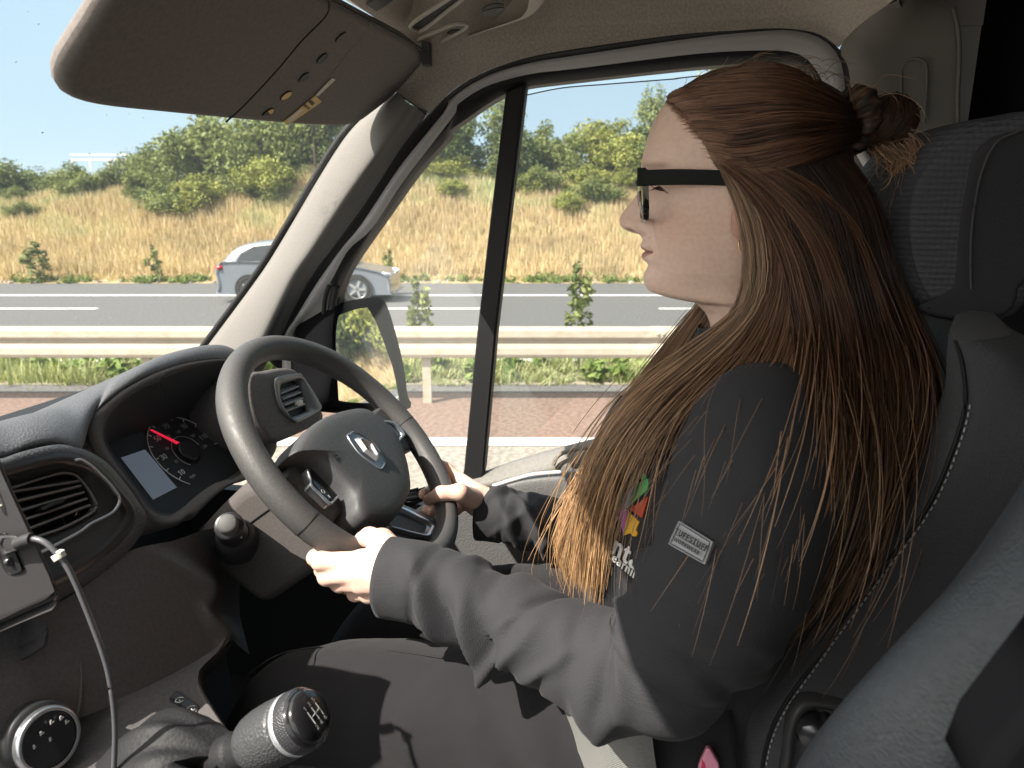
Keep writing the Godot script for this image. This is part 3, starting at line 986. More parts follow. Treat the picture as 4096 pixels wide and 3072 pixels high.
func shell(r: Node3D) -> void:
	# windscreen pillar
	var pl := [Vector3(-0.1331, 2.3511, -0.405), Vector3(-0.1913, 2.2857, -0.405), Vector3(-0.3008, 2.1373, -0.405), Vector3(-0.3556, 2.0692, -0.405)]
	pl = [Vector3(-0.0609, 2.3991, -0.405)] + pl + [Vector3(-0.4826, 1.9269, -0.405), Vector3(-0.5303, 1.8726, -0.405)]
	var pc := [Vector3(-0.0213, 2.3748, -0.372)] + [Vector3(-0.0365, 2.3524, -0.372), Vector3(-0.0716, 2.3108, -0.372), Vector3(-0.1422, 2.2285, -0.372), Vector3(-0.2201, 2.1284, -0.372), Vector3(-0.2634, 2.074, -0.372)] + [Vector3(-0.3466, 1.9383, -0.372), Vector3(-0.3857, 1.8865, -0.372)]
	var pr := [Vector3(-0.005, 2.3682, -0.41)] + [Vector3(-0.008, 2.3619, -0.415), Vector3(-0.0529, 2.3142, -0.415), Vector3(-0.1303, 2.2141, -0.415), Vector3(-0.201, 2.1309, -0.415), Vector3(-0.2529, 2.0701, -0.415)] + [Vector3(-0.3259, 1.9492, -0.415), Vector3(-0.3721, 1.8772, -0.415)]
	var pa := []
	var pb := []
	var n := 24
	var sl := spl(pl, n)
	var sc := spl(pc, n)
	var sr := spl(pr, n)
	for i in n:
		pa.append([sl[i] + Vector3(-0.03, 0, -0.05), sl[i], sl[i].lerp(sc[i], 0.5) + Vector3(-0.004, 0.004, 0.008), sc[i] + Vector3(-0.004, 0, 0.002), sc[i].lerp(sr[i], 0.3) + Vector3(0.0, 0, -0.008), sc[i].lerp(sr[i], 0.65), sr[i]])
	put("windscreen_pillar", loft(pa, 40, 40), M.pillar, r)
	put("windscreen_seal", tube(spl(shift(pl, Vector3(-0.012, 0.0, -0.004)), 30), 0.0065, 8), M.rubber, r)
	# trim joint at the top of the pillar
	put("trim_joint", tube(spl([Vector3(-0.0574, 2.3953, -0.398), Vector3(-0.0267, 2.3786, -0.385), Vector3(-0.0061, 2.3611, -0.409)], 10), 0.0012, 6), M.black, r)
	# windscreen
	var w0: Vector3 = pl[pl.size() - 1] + Vector3(-0.02, 0, 0)
	var w1: Vector3 = pl[0] + Vector3(-0.02, 0, 0)
	var up := (w1 - w0).normalized()
	var a := w0 - up * 0.12
	var b := w1 + up * 0.09
	var wide := Vector3(0, 0, 1.85)
	var g := MB.new().grid([[a, a + wide], [b, b + wide]])
	put("windscreen", g, M.glass, r)
	# specks of dirt on the glass
	var speck := MB.new()
	var gn := up.cross(Vector3.BACK).normalized()
	for k in 330:
		var p := a.lerp(b, rng.randf_range(0.2, 0.98)) + wide * pow(rng.randf(), 1.4) * 0.45
		if k > 170:   # dried splash near the pillar
			var c: Vector3 = Vector3(-0.2487, 2.2904, -0.4) + Vector3(0.0, 0, 0.04)
			p = c + up * rng.randfn(0, 0.034) + Vector3(0, 0, 0.02 + rng.randfn(0, 0.014))
			p += gn * (a - p).dot(gn)
		p += gn * 0.001 * (1.0 if gn.dot(Vector3.RIGHT) > 0 else -1.0)
		var s := rng.randf_range(0.0004, 0.0011)
		var q := speck.v.size()
		for c in [up * s, Vector3(0, 0, s * 1.2), -up * s, Vector3(0, 0, -s * 1.2)]:
			speck.v.append(p + c); speck.uv.append(Vector2.ZERO); speck.c.append(Color.WHITE)
		speck.idx.append_array([q, q + 1, q + 2, q, q + 2, q + 3])
	put("dirt_specks", speck, mat(0.55, 0.55, 0.52, 0.8), r).set_meta("kind", "stuff")
	# headliner
	var c0 := [Vector3(-0.0046, 2.3623, -0.41), Vector3(0.0306, 2.3935, -0.41), Vector3(0.0649, 2.4141, -0.41), Vector3(0.1044, 2.4307, -0.41), Vector3(0.1623, 2.4462, -0.41), Vector3(0.2398, 2.4571, -0.41)] + [Vector3(0.4098, 2.4725, -0.41), Vector3(0.4978, 2.4749, -0.41), Vector3(0.5551, 2.4758, -0.41), Vector3(0.5949, 2.4719, -0.41), Vector3(0.6265, 2.4633, -0.41), Vector3(0.6548, 2.4439, -0.41)]
	var cols := 60
	var e0 := spl(c0, cols)
	var joint := [Vector3(-0.0317, 2.3808, -0.4), Vector3(-0.0574, 2.3953, -0.398)] + [Vector3(-0.045, 2.425, -0.39), Vector3(-0.03, 2.45, -0.36), Vector3(-0.01, 2.475, -0.3), Vector3(0.02, 2.52, -0.1), Vector3(0.06, 2.57, 1.4)]
	var rear := [Vector3(0.6634, 2.4563, -0.4), Vector3(0.671, 2.4652, -0.37), Vector3(0.6823, 2.4718, -0.32), Vector3(0.6913, 2.4705, -0.26), Vector3(0.6607, 2.4464, -0.1)] + [Vector3(0.86, 2.56, 0.3), Vector3(0.86, 2.56, 1.4)]
	var std := [Vector3(0, 0.022, 0.006), Vector3(0, 0.055, 0.032), Vector3(0, 0.08, 0.085), Vector3(0, 0.1, 0.17), Vector3(0, 0.11, 0.3), Vector3(0, 0.11, 0.8), Vector3(0, 0.11, 1.85)]
	var rows := [e0]
	for k in 7:
		var row := []
		for i in cols:
			var p: Vector3 = e0[i] + std[k]
			var f := smoothstep(0.0, 15.0, i)
			p = (e0[i] + joint[k] - e0[0]).lerp(p, f)
			var gg := smoothstep(float(cols - 16), float(cols - 1), i)
			p = p.lerp(e0[i] + rear[k] - e0[cols - 1], gg)
			row.append(p)
		rows.append(row)
	put("headliner", MB.new().grid(blend_rows(rows, 40)), M.headliner, r)
	put("roof", MB.new().box(Vector3(0.46, 2.67, 0.5), Vector3(0.94, 0.05, 2.05)), M.frame_grey, r)
	var hb := Basis(Vector3.BACK, -0.83)   # the slanting rail between windscreen and roof, behind the visor
	put("roof_header", MB.new().box(Vector3(0.055, 2.555, 0.52), Vector3(0.03, 0.225, 1.95), hb), M.headliner, r)
	put("roof_side", MB.new().box(Vector3(0.42, 2.58, -0.5), Vector3(1.0, 0.2, 0.06)), M.frame_grey, r)
	# pillar behind the door
	var bl := rear.slice(0, 4)
	bl.reverse()
	var left := spl(bl + [Vector3(0.6552, 2.4443, -0.412), Vector3(0.6703, 2.4191, -0.412), Vector3(0.6774, 2.3912, -0.412), Vector3(0.6892, 2.346, -0.412), Vector3(0.7201, 2.2941, -0.412), Vector3(0.75, 2.2298, -0.412), Vector3(0.7661, 2.1401, -0.412)], 30)
	var right := spl([Vector3(0.7394, 2.4926, -0.3), Vector3(0.7845, 2.4695, -0.33), Vector3(0.802, 2.4135, -0.35), Vector3(0.8109, 2.3093, -0.35), Vector3(0.8218, 2.2279, -0.35), Vector3(0.8263, 2.115, -0.35)], 30)
	var pan := []
	for i in 30:
		var a2: Vector3 = left[i]
		var b2: Vector3 = right[i]
		pan.append([a2 + Vector3(0.015, 0, -0.04), a2, a2.lerp(b2, 0.12) + Vector3(0, 0, 0.022), a2.lerp(b2, 0.3) + Vector3(0, 0, 0.02), a2.lerp(b2, 0.6) + Vector3(0, 0, 0.006), b2])
	put("door_pillar", loft(pan, 40, 30), M.pillar_dark, r)
	put("pillar_recess", tube(spl([Vector3(0.7467, 2.329, -0.372), Vector3(0.7381, 2.3936, -0.372), Vector3(0.7407, 2.412, -0.372), Vector3(0.7499, 2.4163, -0.362), Vector3(0.7621, 2.4113, -0.358), Vector3(0.7676, 2.3981, -0.358), Vector3(0.7706, 2.3641, -0.358), Vector3(0.7727, 2.3269, -0.358)], 30), 0.0022, 6), M.pillar_dark, r)
	put("bulkhead", MB.new().box(Vector3(0.9, 1.9, 0.4), Vector3(0.05, 1.75, 2.2)), M.void, r)
	put("bulkhead_seam", tube(spl([Vector3(0.7809, 2.4732, -0.325), Vector3(0.7922, 2.4447, -0.33), Vector3(0.7987, 2.4098, -0.33), Vector3(0.8033, 2.3591, -0.33), Vector3(0.8105, 2.3099, -0.33)], 20), 0.0028, 6), M.pillar_dark, r)
	put("outer_pillar", MB.new().box(Vector3(0.83, 2.0, -0.49), Vector3(0.26, 1.2, 0.03)), M.frame_grey, r)
	# floor and the panel in front of the footwell
	put("floor", MB.new().box(Vector3(0.1, 1.12, 0.5), Vector3(1.7, 0.05, 1.95)), M.black_soft, r)
	put("firewall", MB.new().box(Vector3(-0.62, 1.5, 0.5), Vector3(0.05, 0.75, 1.95)), M.black, r)
	put("door_lower", MB.new().box(Vector3(-0.35, 1.36, -0.475), Vector3(0.95, 0.5, 0.03)), M.black, r)
	put("passenger_door", MB.new().box(Vector3(0.1, 1.4, 1.47), Vector3(1.6, 0.6, 0.06)), M.door, r)
	put("passenger_pillar", MB.new().box(Vector3(0.82, 2.2, 1.47), Vector3(0.14, 0.9, 0.08)), M.frame_grey, r)
	# overhead storage at the front of the roof
	var cn := Vector3(0, -1, 0.05).normalized()
	var con := [Vector3(-0.0479, 2.475, -0.0189), Vector3(-0.0554, 2.475, -0.13), Vector3(-0.0512, 2.475, -0.2108), Vector3(-0.0411, 2.475, -0.3216), Vector3(-0.0272, 2.475, -0.4215), Vector3(-0.0283, 2.475, -0.4762), Vector3(0.0002, 2.475, -0.4722), Vector3(0.0608, 2.475, -0.4295), Vector3(0.1338, 2.475, -0.3624), Vector3(0.198, 2.475, -0.3033), Vector3(0.2217, 2.475, -0.2566), Vector3(0.2358, 2.475, -0.2015), Vector3(0.2515, 2.475, -0.0759)]
	put("overhead_console", cushion(spl(con, 70, true), cn, 0.09, 0.03), M.console, r)
	var oc := node("console_slot", r)
	put("slot", slab(spl([Vector3(-0.0197, 2.4735, -0.1693), Vector3(-0.0214, 2.4735, -0.1921), Vector3(-0.0063, 2.4735, -0.1921), Vector3(0.0464, 2.4735, -0.1281), Vector3(0.0412, 2.4735, -0.117), Vector3(0.0166, 2.4735, -0.1327)], 24, true), cn, 0.001, 0.0005), M.black, oc)
	put("slot", slab(spl([Vector3(0.0087, 2.4735, -0.2881), Vector3(0.0231, 2.4735, -0.2635), Vector3(0.0695, 2.4735, -0.2035), Vector3(0.1259, 2.4735, -0.1331), Vector3(0.1402, 2.4735, -0.1358), Vector3(0.0959, 2.4735, -0.197), Vector3(0.0316, 2.4735, -0.2925), Vector3(0.0136, 2.4735, -0.309)], 30, true), cn, 0.001, 0.0005), M.black, oc)
	put("slot_edge", tube(spl([Vector3(0.011, 2.472, -0.2785), Vector3(0.0271, 2.472, -0.2512), Vector3(0.0729, 2.472, -0.1923), Vector3(0.1285, 2.472, -0.123)], 20), 0.003, 6), M.console, oc)
	put("slot_edge", tube(spl([Vector3(0.0087, 2.472, -0.285), Vector3(0.01, 2.472, -0.303), Vector3(0.0182, 2.472, -0.306), Vector3(0.0389, 2.472, -0.2803), Vector3(0.099, 2.472, -0.1915), Vector3(0.1415, 2.472, -0.1304)], 20), 0.003, 6), M.console, oc)
	put("round_hole", slab(spl([Vector3(0.1347, 2.4725, -0.2237), Vector3(0.1429, 2.4725, -0.2019), Vector3(0.1605, 2.4725, -0.1873), Vector3(0.1716, 2.4725, -0.1905), Vector3(0.1682, 2.4725, -0.2124), Vector3(0.1579, 2.4725, -0.2372), Vector3(0.1365, 2.4725, -0.2517), Vector3(0.1311, 2.4725, -0.2462)], 30, true), cn, 0.001, 0.0005), M.black, oc)
	put("round_hole_lid", slab(spl([Vector3(0.1358, 2.4715, -0.2228), Vector3(0.1437, 2.4715, -0.2125), Vector3(0.1566, 2.4715, -0.2051), Vector3(0.1699, 2.4715, -0.2041), Vector3(0.1684, 2.4715, -0.2113), Vector3(0.1588, 2.4715, -0.2332), Vector3(0.1377, 2.4715, -0.2464), Vector3(0.1326, 2.4715, -0.2411)], 30, true), cn, 0.001, 0.0005), M.console_dark, oc)
	put("round_hole", slab(spl([Vector3(0.0547, 2.4715, -0.3276), Vector3(0.0657, 2.4715, -0.3114), Vector3(0.08, 2.4715, -0.3084), Vector3(0.0741, 2.4715, -0.3239), Vector3(0.0624, 2.4715, -0.3365), Vector3(0.0551, 2.4715, -0.3359)], 24, true), cn, 0.001, 0.0005), M.black, oc)
	put("moulding", tube(spl([Vector3(-0.019, 2.472, -0.3787), Vector3(0.0333, 2.472, -0.3221), Vector3(0.0718, 2.472, -0.2831), Vector3(0.0897, 2.472, -0.2751), Vector3(0.0985, 2.472, -0.2814), Vector3(0.091, 2.472, -0.3006), Vector3(0.078, 2.472, -0.3196), Vector3(0.0382, 2.472, -0.3692), Vector3(-0.0136, 2.472, -0.436)], 40), 0.0035, 8), M.console, oc)

func visor(r: Node3D) -> void:
	var v := node("sun_visor", r)
	var o := [Vector3(-0.0018, 2.3767, 0.321), Vector3(-0.0259, 2.355, 0.3243), Vector3(-0.0446, 2.3387, 0.3219), Vector3(-0.0747, 2.3123, 0.3184), Vector3(-0.0855, 2.3032, 0.3139), Vector3(-0.0962, 2.2947, 0.3027), Vector3(-0.1047, 2.2892, 0.2819), Vector3(-0.1097, 2.2889, 0.2379), Vector3(-0.1126, 2.2945, 0.1515), Vector3(-0.1157, 2.3026, 0.0365), Vector3(-0.1191, 2.3141, -0.1173), Vector3(-0.1204, 2.3244, -0.2383), Vector3(-0.1187, 2.333, -0.3139), Vector3(-0.1108, 2.3438, -0.3545), Vector3(-0.0897, 2.3647, -0.3773), Vector3(-0.0627, 2.3906, -0.3974), Vector3(-0.0266, 2.4221, -0.3927), Vector3(-0.0075, 2.4384, -0.3858), Vector3(0.0054, 2.4475, -0.3613), Vector3(0.0115, 2.4486, -0.3159), Vector3(0.0169, 2.4466, -0.2443), Vector3(0.0217, 2.4345, -0.0703), Vector3(0.0256, 2.4264, 0.0518), Vector3(0.0302, 2.4231, 0.1296)]
	var n := face_n(o[3], o[8], o[17], Vector3(0.38, 2.2, 0.85))
	put("panel", cushion(spl(o, 120, true), n, 0.022, 0.011), M.visor, v)
	put("seam", tube(shift(spl([Vector3(-0.1163, 2.302, 0.0376), Vector3(-0.0939, 2.3225, 0.0295), Vector3(-0.0521, 2.3601, 0.0244), Vector3(-0.0201, 2.3883, 0.0259), Vector3(0.0015, 2.4079, 0.0208), Vector3(0.0118, 2.4171, 0.021), Vector3(0.0201, 2.4234, 0.0321), Vector3(0.0265, 2.4271, 0.0524)], 30), n * 0.0002), 0.0011, 6), M.black, v)
	put("hinge_line", tube(shift(spl([Vector3(0.0295, 2.4227, 0.1284), Vector3(0.0249, 2.4259, 0.0503), Vector3(0.0209, 2.4339, -0.0723), Vector3(0.0159, 2.446, -0.2472), Vector3(0.0117, 2.4508, -0.3369)], 20), n * 0.001), 0.0014, 6), M.black, v)
	put("fold_line", tube(shift(spl([Vector3(0.0186, 2.4337, -0.0911), Vector3(0.0114, 2.4282, -0.1007), Vector3(-0.0088, 2.4104, -0.1021), Vector3(-0.0409, 2.3827, -0.11), Vector3(-0.0748, 2.3529, -0.112)], 20), n * -0.0004), 0.0008, 6), M.visor, v)
	var yel := mat(0.62, 0.42, 0.12, 0.6)
	var holes := [[Vector3(-0.0106, 2.4037, -0.0484), Vector3(-0.0069, 2.4067, -0.0442), Vector3(-0.0003, 2.4128, -0.0475), Vector3(0.001, 2.4145, -0.0528), Vector3(-0.0038, 2.4109, -0.0605), Vector3(-0.0094, 2.4057, -0.0577)], [Vector3(-0.0368, 2.3805, -0.048), Vector3(-0.0324, 2.3839, -0.0428), Vector3(-0.0262, 2.3897, -0.046), Vector3(-0.0255, 2.3912, -0.0553), Vector3(-0.03, 2.3878, -0.0618), Vector3(-0.0355, 2.3826, -0.058)], [Vector3(-0.0612, 2.3586, -0.0449), Vector3(-0.0569, 2.3619, -0.0399), Vector3(-0.0507, 2.3678, -0.0432), Vector3(-0.0501, 2.3691, -0.0521), Vector3(-0.0551, 2.3653, -0.0586), Vector3(-0.0599, 2.3606, -0.0541)], [Vector3(-0.0843, 2.3375, -0.0383), Vector3(-0.08, 2.3408, -0.0337), Vector3(-0.0744, 2.3462, -0.0383), Vector3(-0.0739, 2.3476, -0.0477), Vector3(-0.0785, 2.344, -0.0534), Vector3(-0.0837, 2.3389, -0.0485)], [Vector3(-0.1057, 2.3176, -0.0288), Vector3(-0.1024, 2.3204, -0.0273), Vector3(-0.0973, 2.3253, -0.0314), Vector3(-0.0966, 2.3268, -0.0404), Vector3(-0.1006, 2.3237, -0.0448), Vector3(-0.1049, 2.3194, -0.0401)]]
	for k in 5:
		var p := shift(spl(holes[k], 24, true), n * 0.0012)
		put("sight_hole", slab(p, n, 0.001, 0.0003), yel if k == 3 else M.black if k > 0 else M.visor, v)
		put("hole_rim", tube(p.slice(0, 12), 0.0008, 5), M.black, v)
	put("sight_hole_label", slab(shift(spl([Vector3(-0.0998, 2.3231, -0.0315), Vector3(-0.0971, 2.3256, -0.0329), Vector3(-0.0966, 2.3268, -0.0404), Vector3(-0.0994, 2.3246, -0.0436), Vector3(-0.1025, 2.3218, -0.0433)], 14, true), n * 0.002), n, 0.0005, 0.0002), yel, v)
	# paper label: a yellow sticker with grey print beside a narrow pale one
	var lab: Array = [Vector3(-0.1126, 2.3175, -0.093), Vector3(-0.0746, 2.3534, -0.1157), Vector3(-0.0817, 2.3504, -0.1507), Vector3(-0.1168, 2.3158, -0.1136)]
	put("paper_label", slab(shift(lab, n * 0.0016), n, 0.0006, 0.0002), yel, v)
	var ex: Vector3 = (lab[1] - lab[0])
	var ey: Vector3 = (lab[3] - lab[0])
	var ink := mat(0.12, 0.12, 0.13, 0.8)
	var pale := mat(0.6, 0.58, 0.52, 0.7)
	put("label_patch", slab(shift([lab[0] + ex * 0.1 + ey * 0.12, lab[0] + ex * 0.55 + ey * 0.12, lab[0] + ex * 0.55 + ey * 0.62, lab[0] + ex * 0.1 + ey * 0.75], n * 0.002), n, 0.0004, 0.0001), pale, v)
	words_at("label_print", "TRADE", lab[0] + ex * 0.82 + ey * 0.5 + n * 0.002, -ey, n, 0.0075, ink, v, true)
	words_at("label_print", "ACCOUNT", lab[0] + ex * 0.66 + ey * 0.5 + n * 0.002, -ey, n, 0.006, ink, v)
	var lab2: Array = [Vector3(-0.0741, 2.3538, -0.1158), Vector3(-0.0499, 2.3756, -0.1186), Vector3(-0.0514, 2.3755, -0.1326), Vector3(-0.0754, 2.3536, -0.1251)]
	put("paper_label", slab(shift(lab2, n * 0.0016), n, 0.0006, 0.0002), pale, v)
	var q: Vector3 = lab2[0].lerp(lab2[1], 0.75).lerp(lab2[3].lerp(lab2[2], 0.75), 0.5) + n * 0.002
	put("label_mark", slab([q - ex * 0.06, q + ey * 0.12, q + ex * 0.07, q - ey * 0.12], n, 0.0003, 0.0001), yel, v)
	put("visor_clip", MB.new().box(Vector3(0.0106, 2.449, -0.36), Vector3(0.012, 0.035, 0.016)), M.console_dark, v)

func door(r: Node3D) -> void:
	# frame round the window: outer seal, grey metal, inner rubber
	var c0 := [Vector3(-0.3549, 1.9197, -0.418)] + [Vector3(-0.2544, 2.0698, -0.418), Vector3(-0.2024, 2.1307, -0.418), Vector3(-0.1315, 2.2141, -0.418), Vector3(-0.0539, 2.3145, -0.418), Vector3(-0.0089, 2.3623, -0.418)] + [Vector3(0.0298, 2.3939, -0.413), Vector3(0.0641, 2.4146, -0.413), Vector3(0.1037, 2.4312, -0.413), Vector3(0.1617, 2.4468, -0.413), Vector3(0.2394, 2.4578, -0.413)] + [Vector3(0.4099, 2.4731, -0.413), Vector3(0.4981, 2.4756, -0.413), Vector3(0.5555, 2.4765, -0.413), Vector3(0.5954, 2.4726, -0.413), Vector3(0.627, 2.4639, -0.413), Vector3(0.6554, 2.4445, -0.413), Vector3(0.6705, 2.4193, -0.413), Vector3(0.6776, 2.3914, -0.413), Vector3(0.6894, 2.3462, -0.413), Vector3(0.7204, 2.2942, -0.413), Vector3(0.7503, 2.2299, -0.413), Vector3(0.7693, 2.1401, -0.413)]
	var c1 := [Vector3(-0.329, 1.89, -0.43)] + [Vector3(-0.3201, 1.9583, -0.43), Vector3(-0.2931, 1.995, -0.43), Vector3(-0.2468, 2.0594, -0.43), Vector3(-0.1906, 2.1285, -0.43)] + [Vector3(-0.1457, 2.1762, -0.43), Vector3(-0.069, 2.2751, -0.43), Vector3(-0.0087, 2.3399, -0.43), Vector3(0.0263, 2.3783, -0.43)] + [Vector3(0.0185, 2.3801, -0.43), Vector3(0.0597, 2.4084, -0.43), Vector3(0.1118, 2.4303, -0.43), Vector3(0.1782, 2.4441, -0.43), Vector3(0.2377, 2.4508, -0.43)] + [Vector3(0.4408, 2.471, -0.43), Vector3(0.5581, 2.4768, -0.43), Vector3(0.5985, 2.4737, -0.43), Vector3(0.6308, 2.4627, -0.43), Vector3(0.6539, 2.4438, -0.43), Vector3(0.6665, 2.4225, -0.43), Vector3(0.6731, 2.3942, -0.43), Vector3(0.685, 2.3483, -0.43), Vector3(0.7164, 2.2956, -0.43), Vector3(0.7495, 2.2303, -0.43), Vector3(0.7687, 2.1392, -0.43)]
	var c2 := [Vector3(-0.3032, 1.8893, -0.438)] + [Vector3(-0.308, 1.9564, -0.438), Vector3(-0.2575, 2.0162, -0.438), Vector3(-0.2163, 2.0696, -0.438), Vector3(-0.1778, 2.1282, -0.438)] + [Vector3(-0.1298, 2.167, -0.438), Vector3(-0.0682, 2.2472, -0.438), Vector3(-0.0001, 2.3258, -0.438), Vector3(0.0374, 2.3688, -0.438)] + [Vector3(0.0367, 2.3788, -0.438), Vector3(0.0778, 2.4036, -0.438), Vector3(0.118, 2.417, -0.438), Vector3(0.177, 2.4278, -0.438), Vector3(0.2372, 2.432, -0.438)] + [Vector3(0.4426, 2.4485, -0.438), Vector3(0.5469, 2.4498, -0.438), Vector3(0.591, 2.4458, -0.438), Vector3(0.6152, 2.4342, -0.438), Vector3(0.6312, 2.4167, -0.438), Vector3(0.6433, 2.3964, -0.438), Vector3(0.6638, 2.3498, -0.438), Vector3(0.6982, 2.2965, -0.438), Vector3(0.7373, 2.2305, -0.438), Vector3(0.7565, 2.1387, -0.438)]
	var c3 := [Vector3(-0.2249, 1.7905, -0.46)] + [Vector3(-0.2167, 1.982, -0.46), Vector3(-0.2152, 2.0215, -0.46), Vector3(-0.2087, 2.0501, -0.46), Vector3(-0.1896, 2.0872, -0.46), Vector3(-0.1596, 2.1272, -0.46)] + [Vector3(-0.1076, 2.1918, -0.46), Vector3(-0.0438, 2.2699, -0.46), Vector3(0.0168, 2.3297, -0.46)] + [Vector3(0.0131, 2.3363, -0.46), Vector3(0.0513, 2.3605, -0.46), Vector3(0.0888, 2.3832, -0.46), Vector3(0.1215, 2.3992, -0.46), Vector3(0.1577, 2.4102, -0.46), Vector3(0.2351, 2.417, -0.46)] + [Vector3(0.4138, 2.4302, -0.46), Vector3(0.5061, 2.4344, -0.46), Vector3(0.5813, 2.4332, -0.46), Vector3(0.6057, 2.4252, -0.46), Vector3(0.6216, 2.4122, -0.46), Vector3(0.6353, 2.3914, -0.46), Vector3(0.6568, 2.3526, -0.46), Vector3(0.6918, 2.2983, -0.46), Vector3(0.7345, 2.2311, -0.46), Vector3(0.7539, 2.1375, -0.46)]
	put("door_seal", strip(c0, c1, 90, Vector3(0, 0, 0.007)), M.rubber, r)
	put("door_frame", strip(c1, c2, 90, Vector3(0, 0, 0.006)), M.frame_grey, r)
	put("window_rubber", strip(c2, c3, 90, Vector3(0, 0, 0.004)), M.rubber, r)
	put("window_reveal", strip(c3, shift(c3, Vector3(0, 0, -0.03)), 90), M.rubber, r)
	# corner panel in front of the door mirror
	put("corner_panel", slab([Vector3(-0.3198, 1.948, -0.437), Vector3(-0.3054, 1.9585, -0.437), Vector3(-0.269, 2.0072, -0.437), Vector3(-0.2237, 2.0635, -0.437), Vector3(-0.2161, 2.0654, -0.437), Vector3(-0.2211, 2.0453, -0.437), Vector3(-0.2263, 2.0241, -0.437), Vector3(-0.2305, 1.9886, -0.437), Vector3(-0.231, 1.9528, -0.437), Vector3(-0.2301, 1.9074, -0.437), Vector3(-0.2264, 1.8147, -0.437), Vector3(-0.3111, 1.8102, -0.437)], Vector3(0, 0, 1), 0.02, 0.002), M.corner, r)
	put("corner_rubber", tube(spl([Vector3(-0.2178, 2.0615, -0.432), Vector3(-0.2253, 2.0457, -0.432), Vector3(-0.231, 2.0247, -0.432), Vector3(-0.2347, 1.9893, -0.432), Vector3(-0.2346, 1.9536, -0.432), Vector3(-0.2315, 1.9084, -0.432), Vector3(-0.2293, 1.8253, -0.432)], 24), 0.0042, 8), M.rubber, r)
	put("corner_trim", tube(spl([Vector3(-0.2155, 2.0602, -0.437), Vector3(-0.2236, 2.0417, -0.437), Vector3(-0.2284, 2.0206, -0.437), Vector3(-0.2311, 1.9851, -0.437), Vector3(-0.2308, 1.9492, -0.437), Vector3(-0.2291, 1.9075, -0.437), Vector3(-0.2268, 1.8241, -0.437)], 24), 0.004, 8), M.corner, r)
	put("corner_rubber", tube(spl([Vector3(-0.2077, 2.0592, -0.44), Vector3(-0.2173, 2.024, -0.44), Vector3(-0.2215, 1.9884, -0.44), Vector3(-0.2219, 1.9526, -0.44), Vector3(-0.22, 1.9072, -0.44), Vector3(-0.2156, 1.8238, -0.44)], 24), 0.0085, 8), M.rubber, r)
	put("corner_rubber", tube(spl([Vector3(-0.2079, 2.0371, -0.45), Vector3(-0.214, 2.0139, -0.45), Vector3(-0.2157, 1.9871, -0.45), Vector3(-0.2157, 1.9419, -0.45), Vector3(-0.2129, 1.8776, -0.45), Vector3(-0.2071, 1.8121, -0.45)], 24), 0.004, 8), M.rubber, r)
	# bar between the quarter window and the sliding pane
	put("divider_bar", slab([Vector3(0.1244, 2.4001, -0.447), Vector3(0.1611, 2.414, -0.447), Vector3(0.1307, 2.1803, -0.447), Vector3(0.1056, 1.9759, -0.447), Vector3(0.0798, 1.7039, -0.447), Vector3(0.0738, 1.6761, -0.447), Vector3(0.0338, 1.6732, -0.447), Vector3(0.0381, 1.701, -0.447), Vector3(0.068, 1.9747, -0.447), Vector3(0.0947, 2.1802, -0.447)], Vector3(0, 0, 1), 0.025, 0.003), M.rubber, r)
	put("divider_edge", tube([Vector3(0.1564, 2.405, -0.446), Vector3(0.1267, 2.1803, -0.446), Vector3(0.1014, 1.976, -0.446), Vector3(0.0753, 1.7059, -0.446)], 0.0018, 6), M.black, r)
	var q := [Vector3(0.1243, 2.4021, -0.46), Vector3(0.0527, 2.3771, -0.46), Vector3(-0.0176, 2.3194, -0.46), Vector3(-0.0921, 2.2301, -0.46), Vector3(-0.1514, 2.1448, -0.46), Vector3(-0.2002, 2.0375, -0.46), Vector3(-0.2196, 1.9259, -0.46), Vector3(-0.2132, 1.7314, -0.46), Vector3(0.0422, 1.6886, -0.46)]
	put("quarter_glass", slab(q, Vector3(0, 0, 1), 0.003, 0.0005), M.glass, r)
	# sliding pane, lowered a little: its top edge shows against the sky
	var s := [Vector3(0.1555, 2.3965, -0.463), Vector3(0.2217, 2.407, -0.463), Vector3(0.3032, 2.4109, -0.463), Vector3(0.4119, 2.4156, -0.463)] + [Vector3(0.4146, 2.4163, -0.463), Vector3(0.5072, 2.4228, -0.463), Vector3(0.5826, 2.4238, -0.463), Vector3(0.6286, 2.4066, -0.463), Vector3(0.6812, 2.3227, -0.463), Vector3(0.7447, 2.2002, -0.463), Vector3(0.7206, 1.9377, -0.463), Vector3(0.403, 1.9964, -0.463)]
	var pane := [Vector3(0.0749, 1.6799, -0.463)] + s
	put("sliding_pane", MB.new().poly(pane, Vector3(0, 0, 1)), M.side_glass, r)
	put("pane_edge", tube(spl(s.slice(0, 7), 40), 0.0011, 6), M.pane_edge, r)
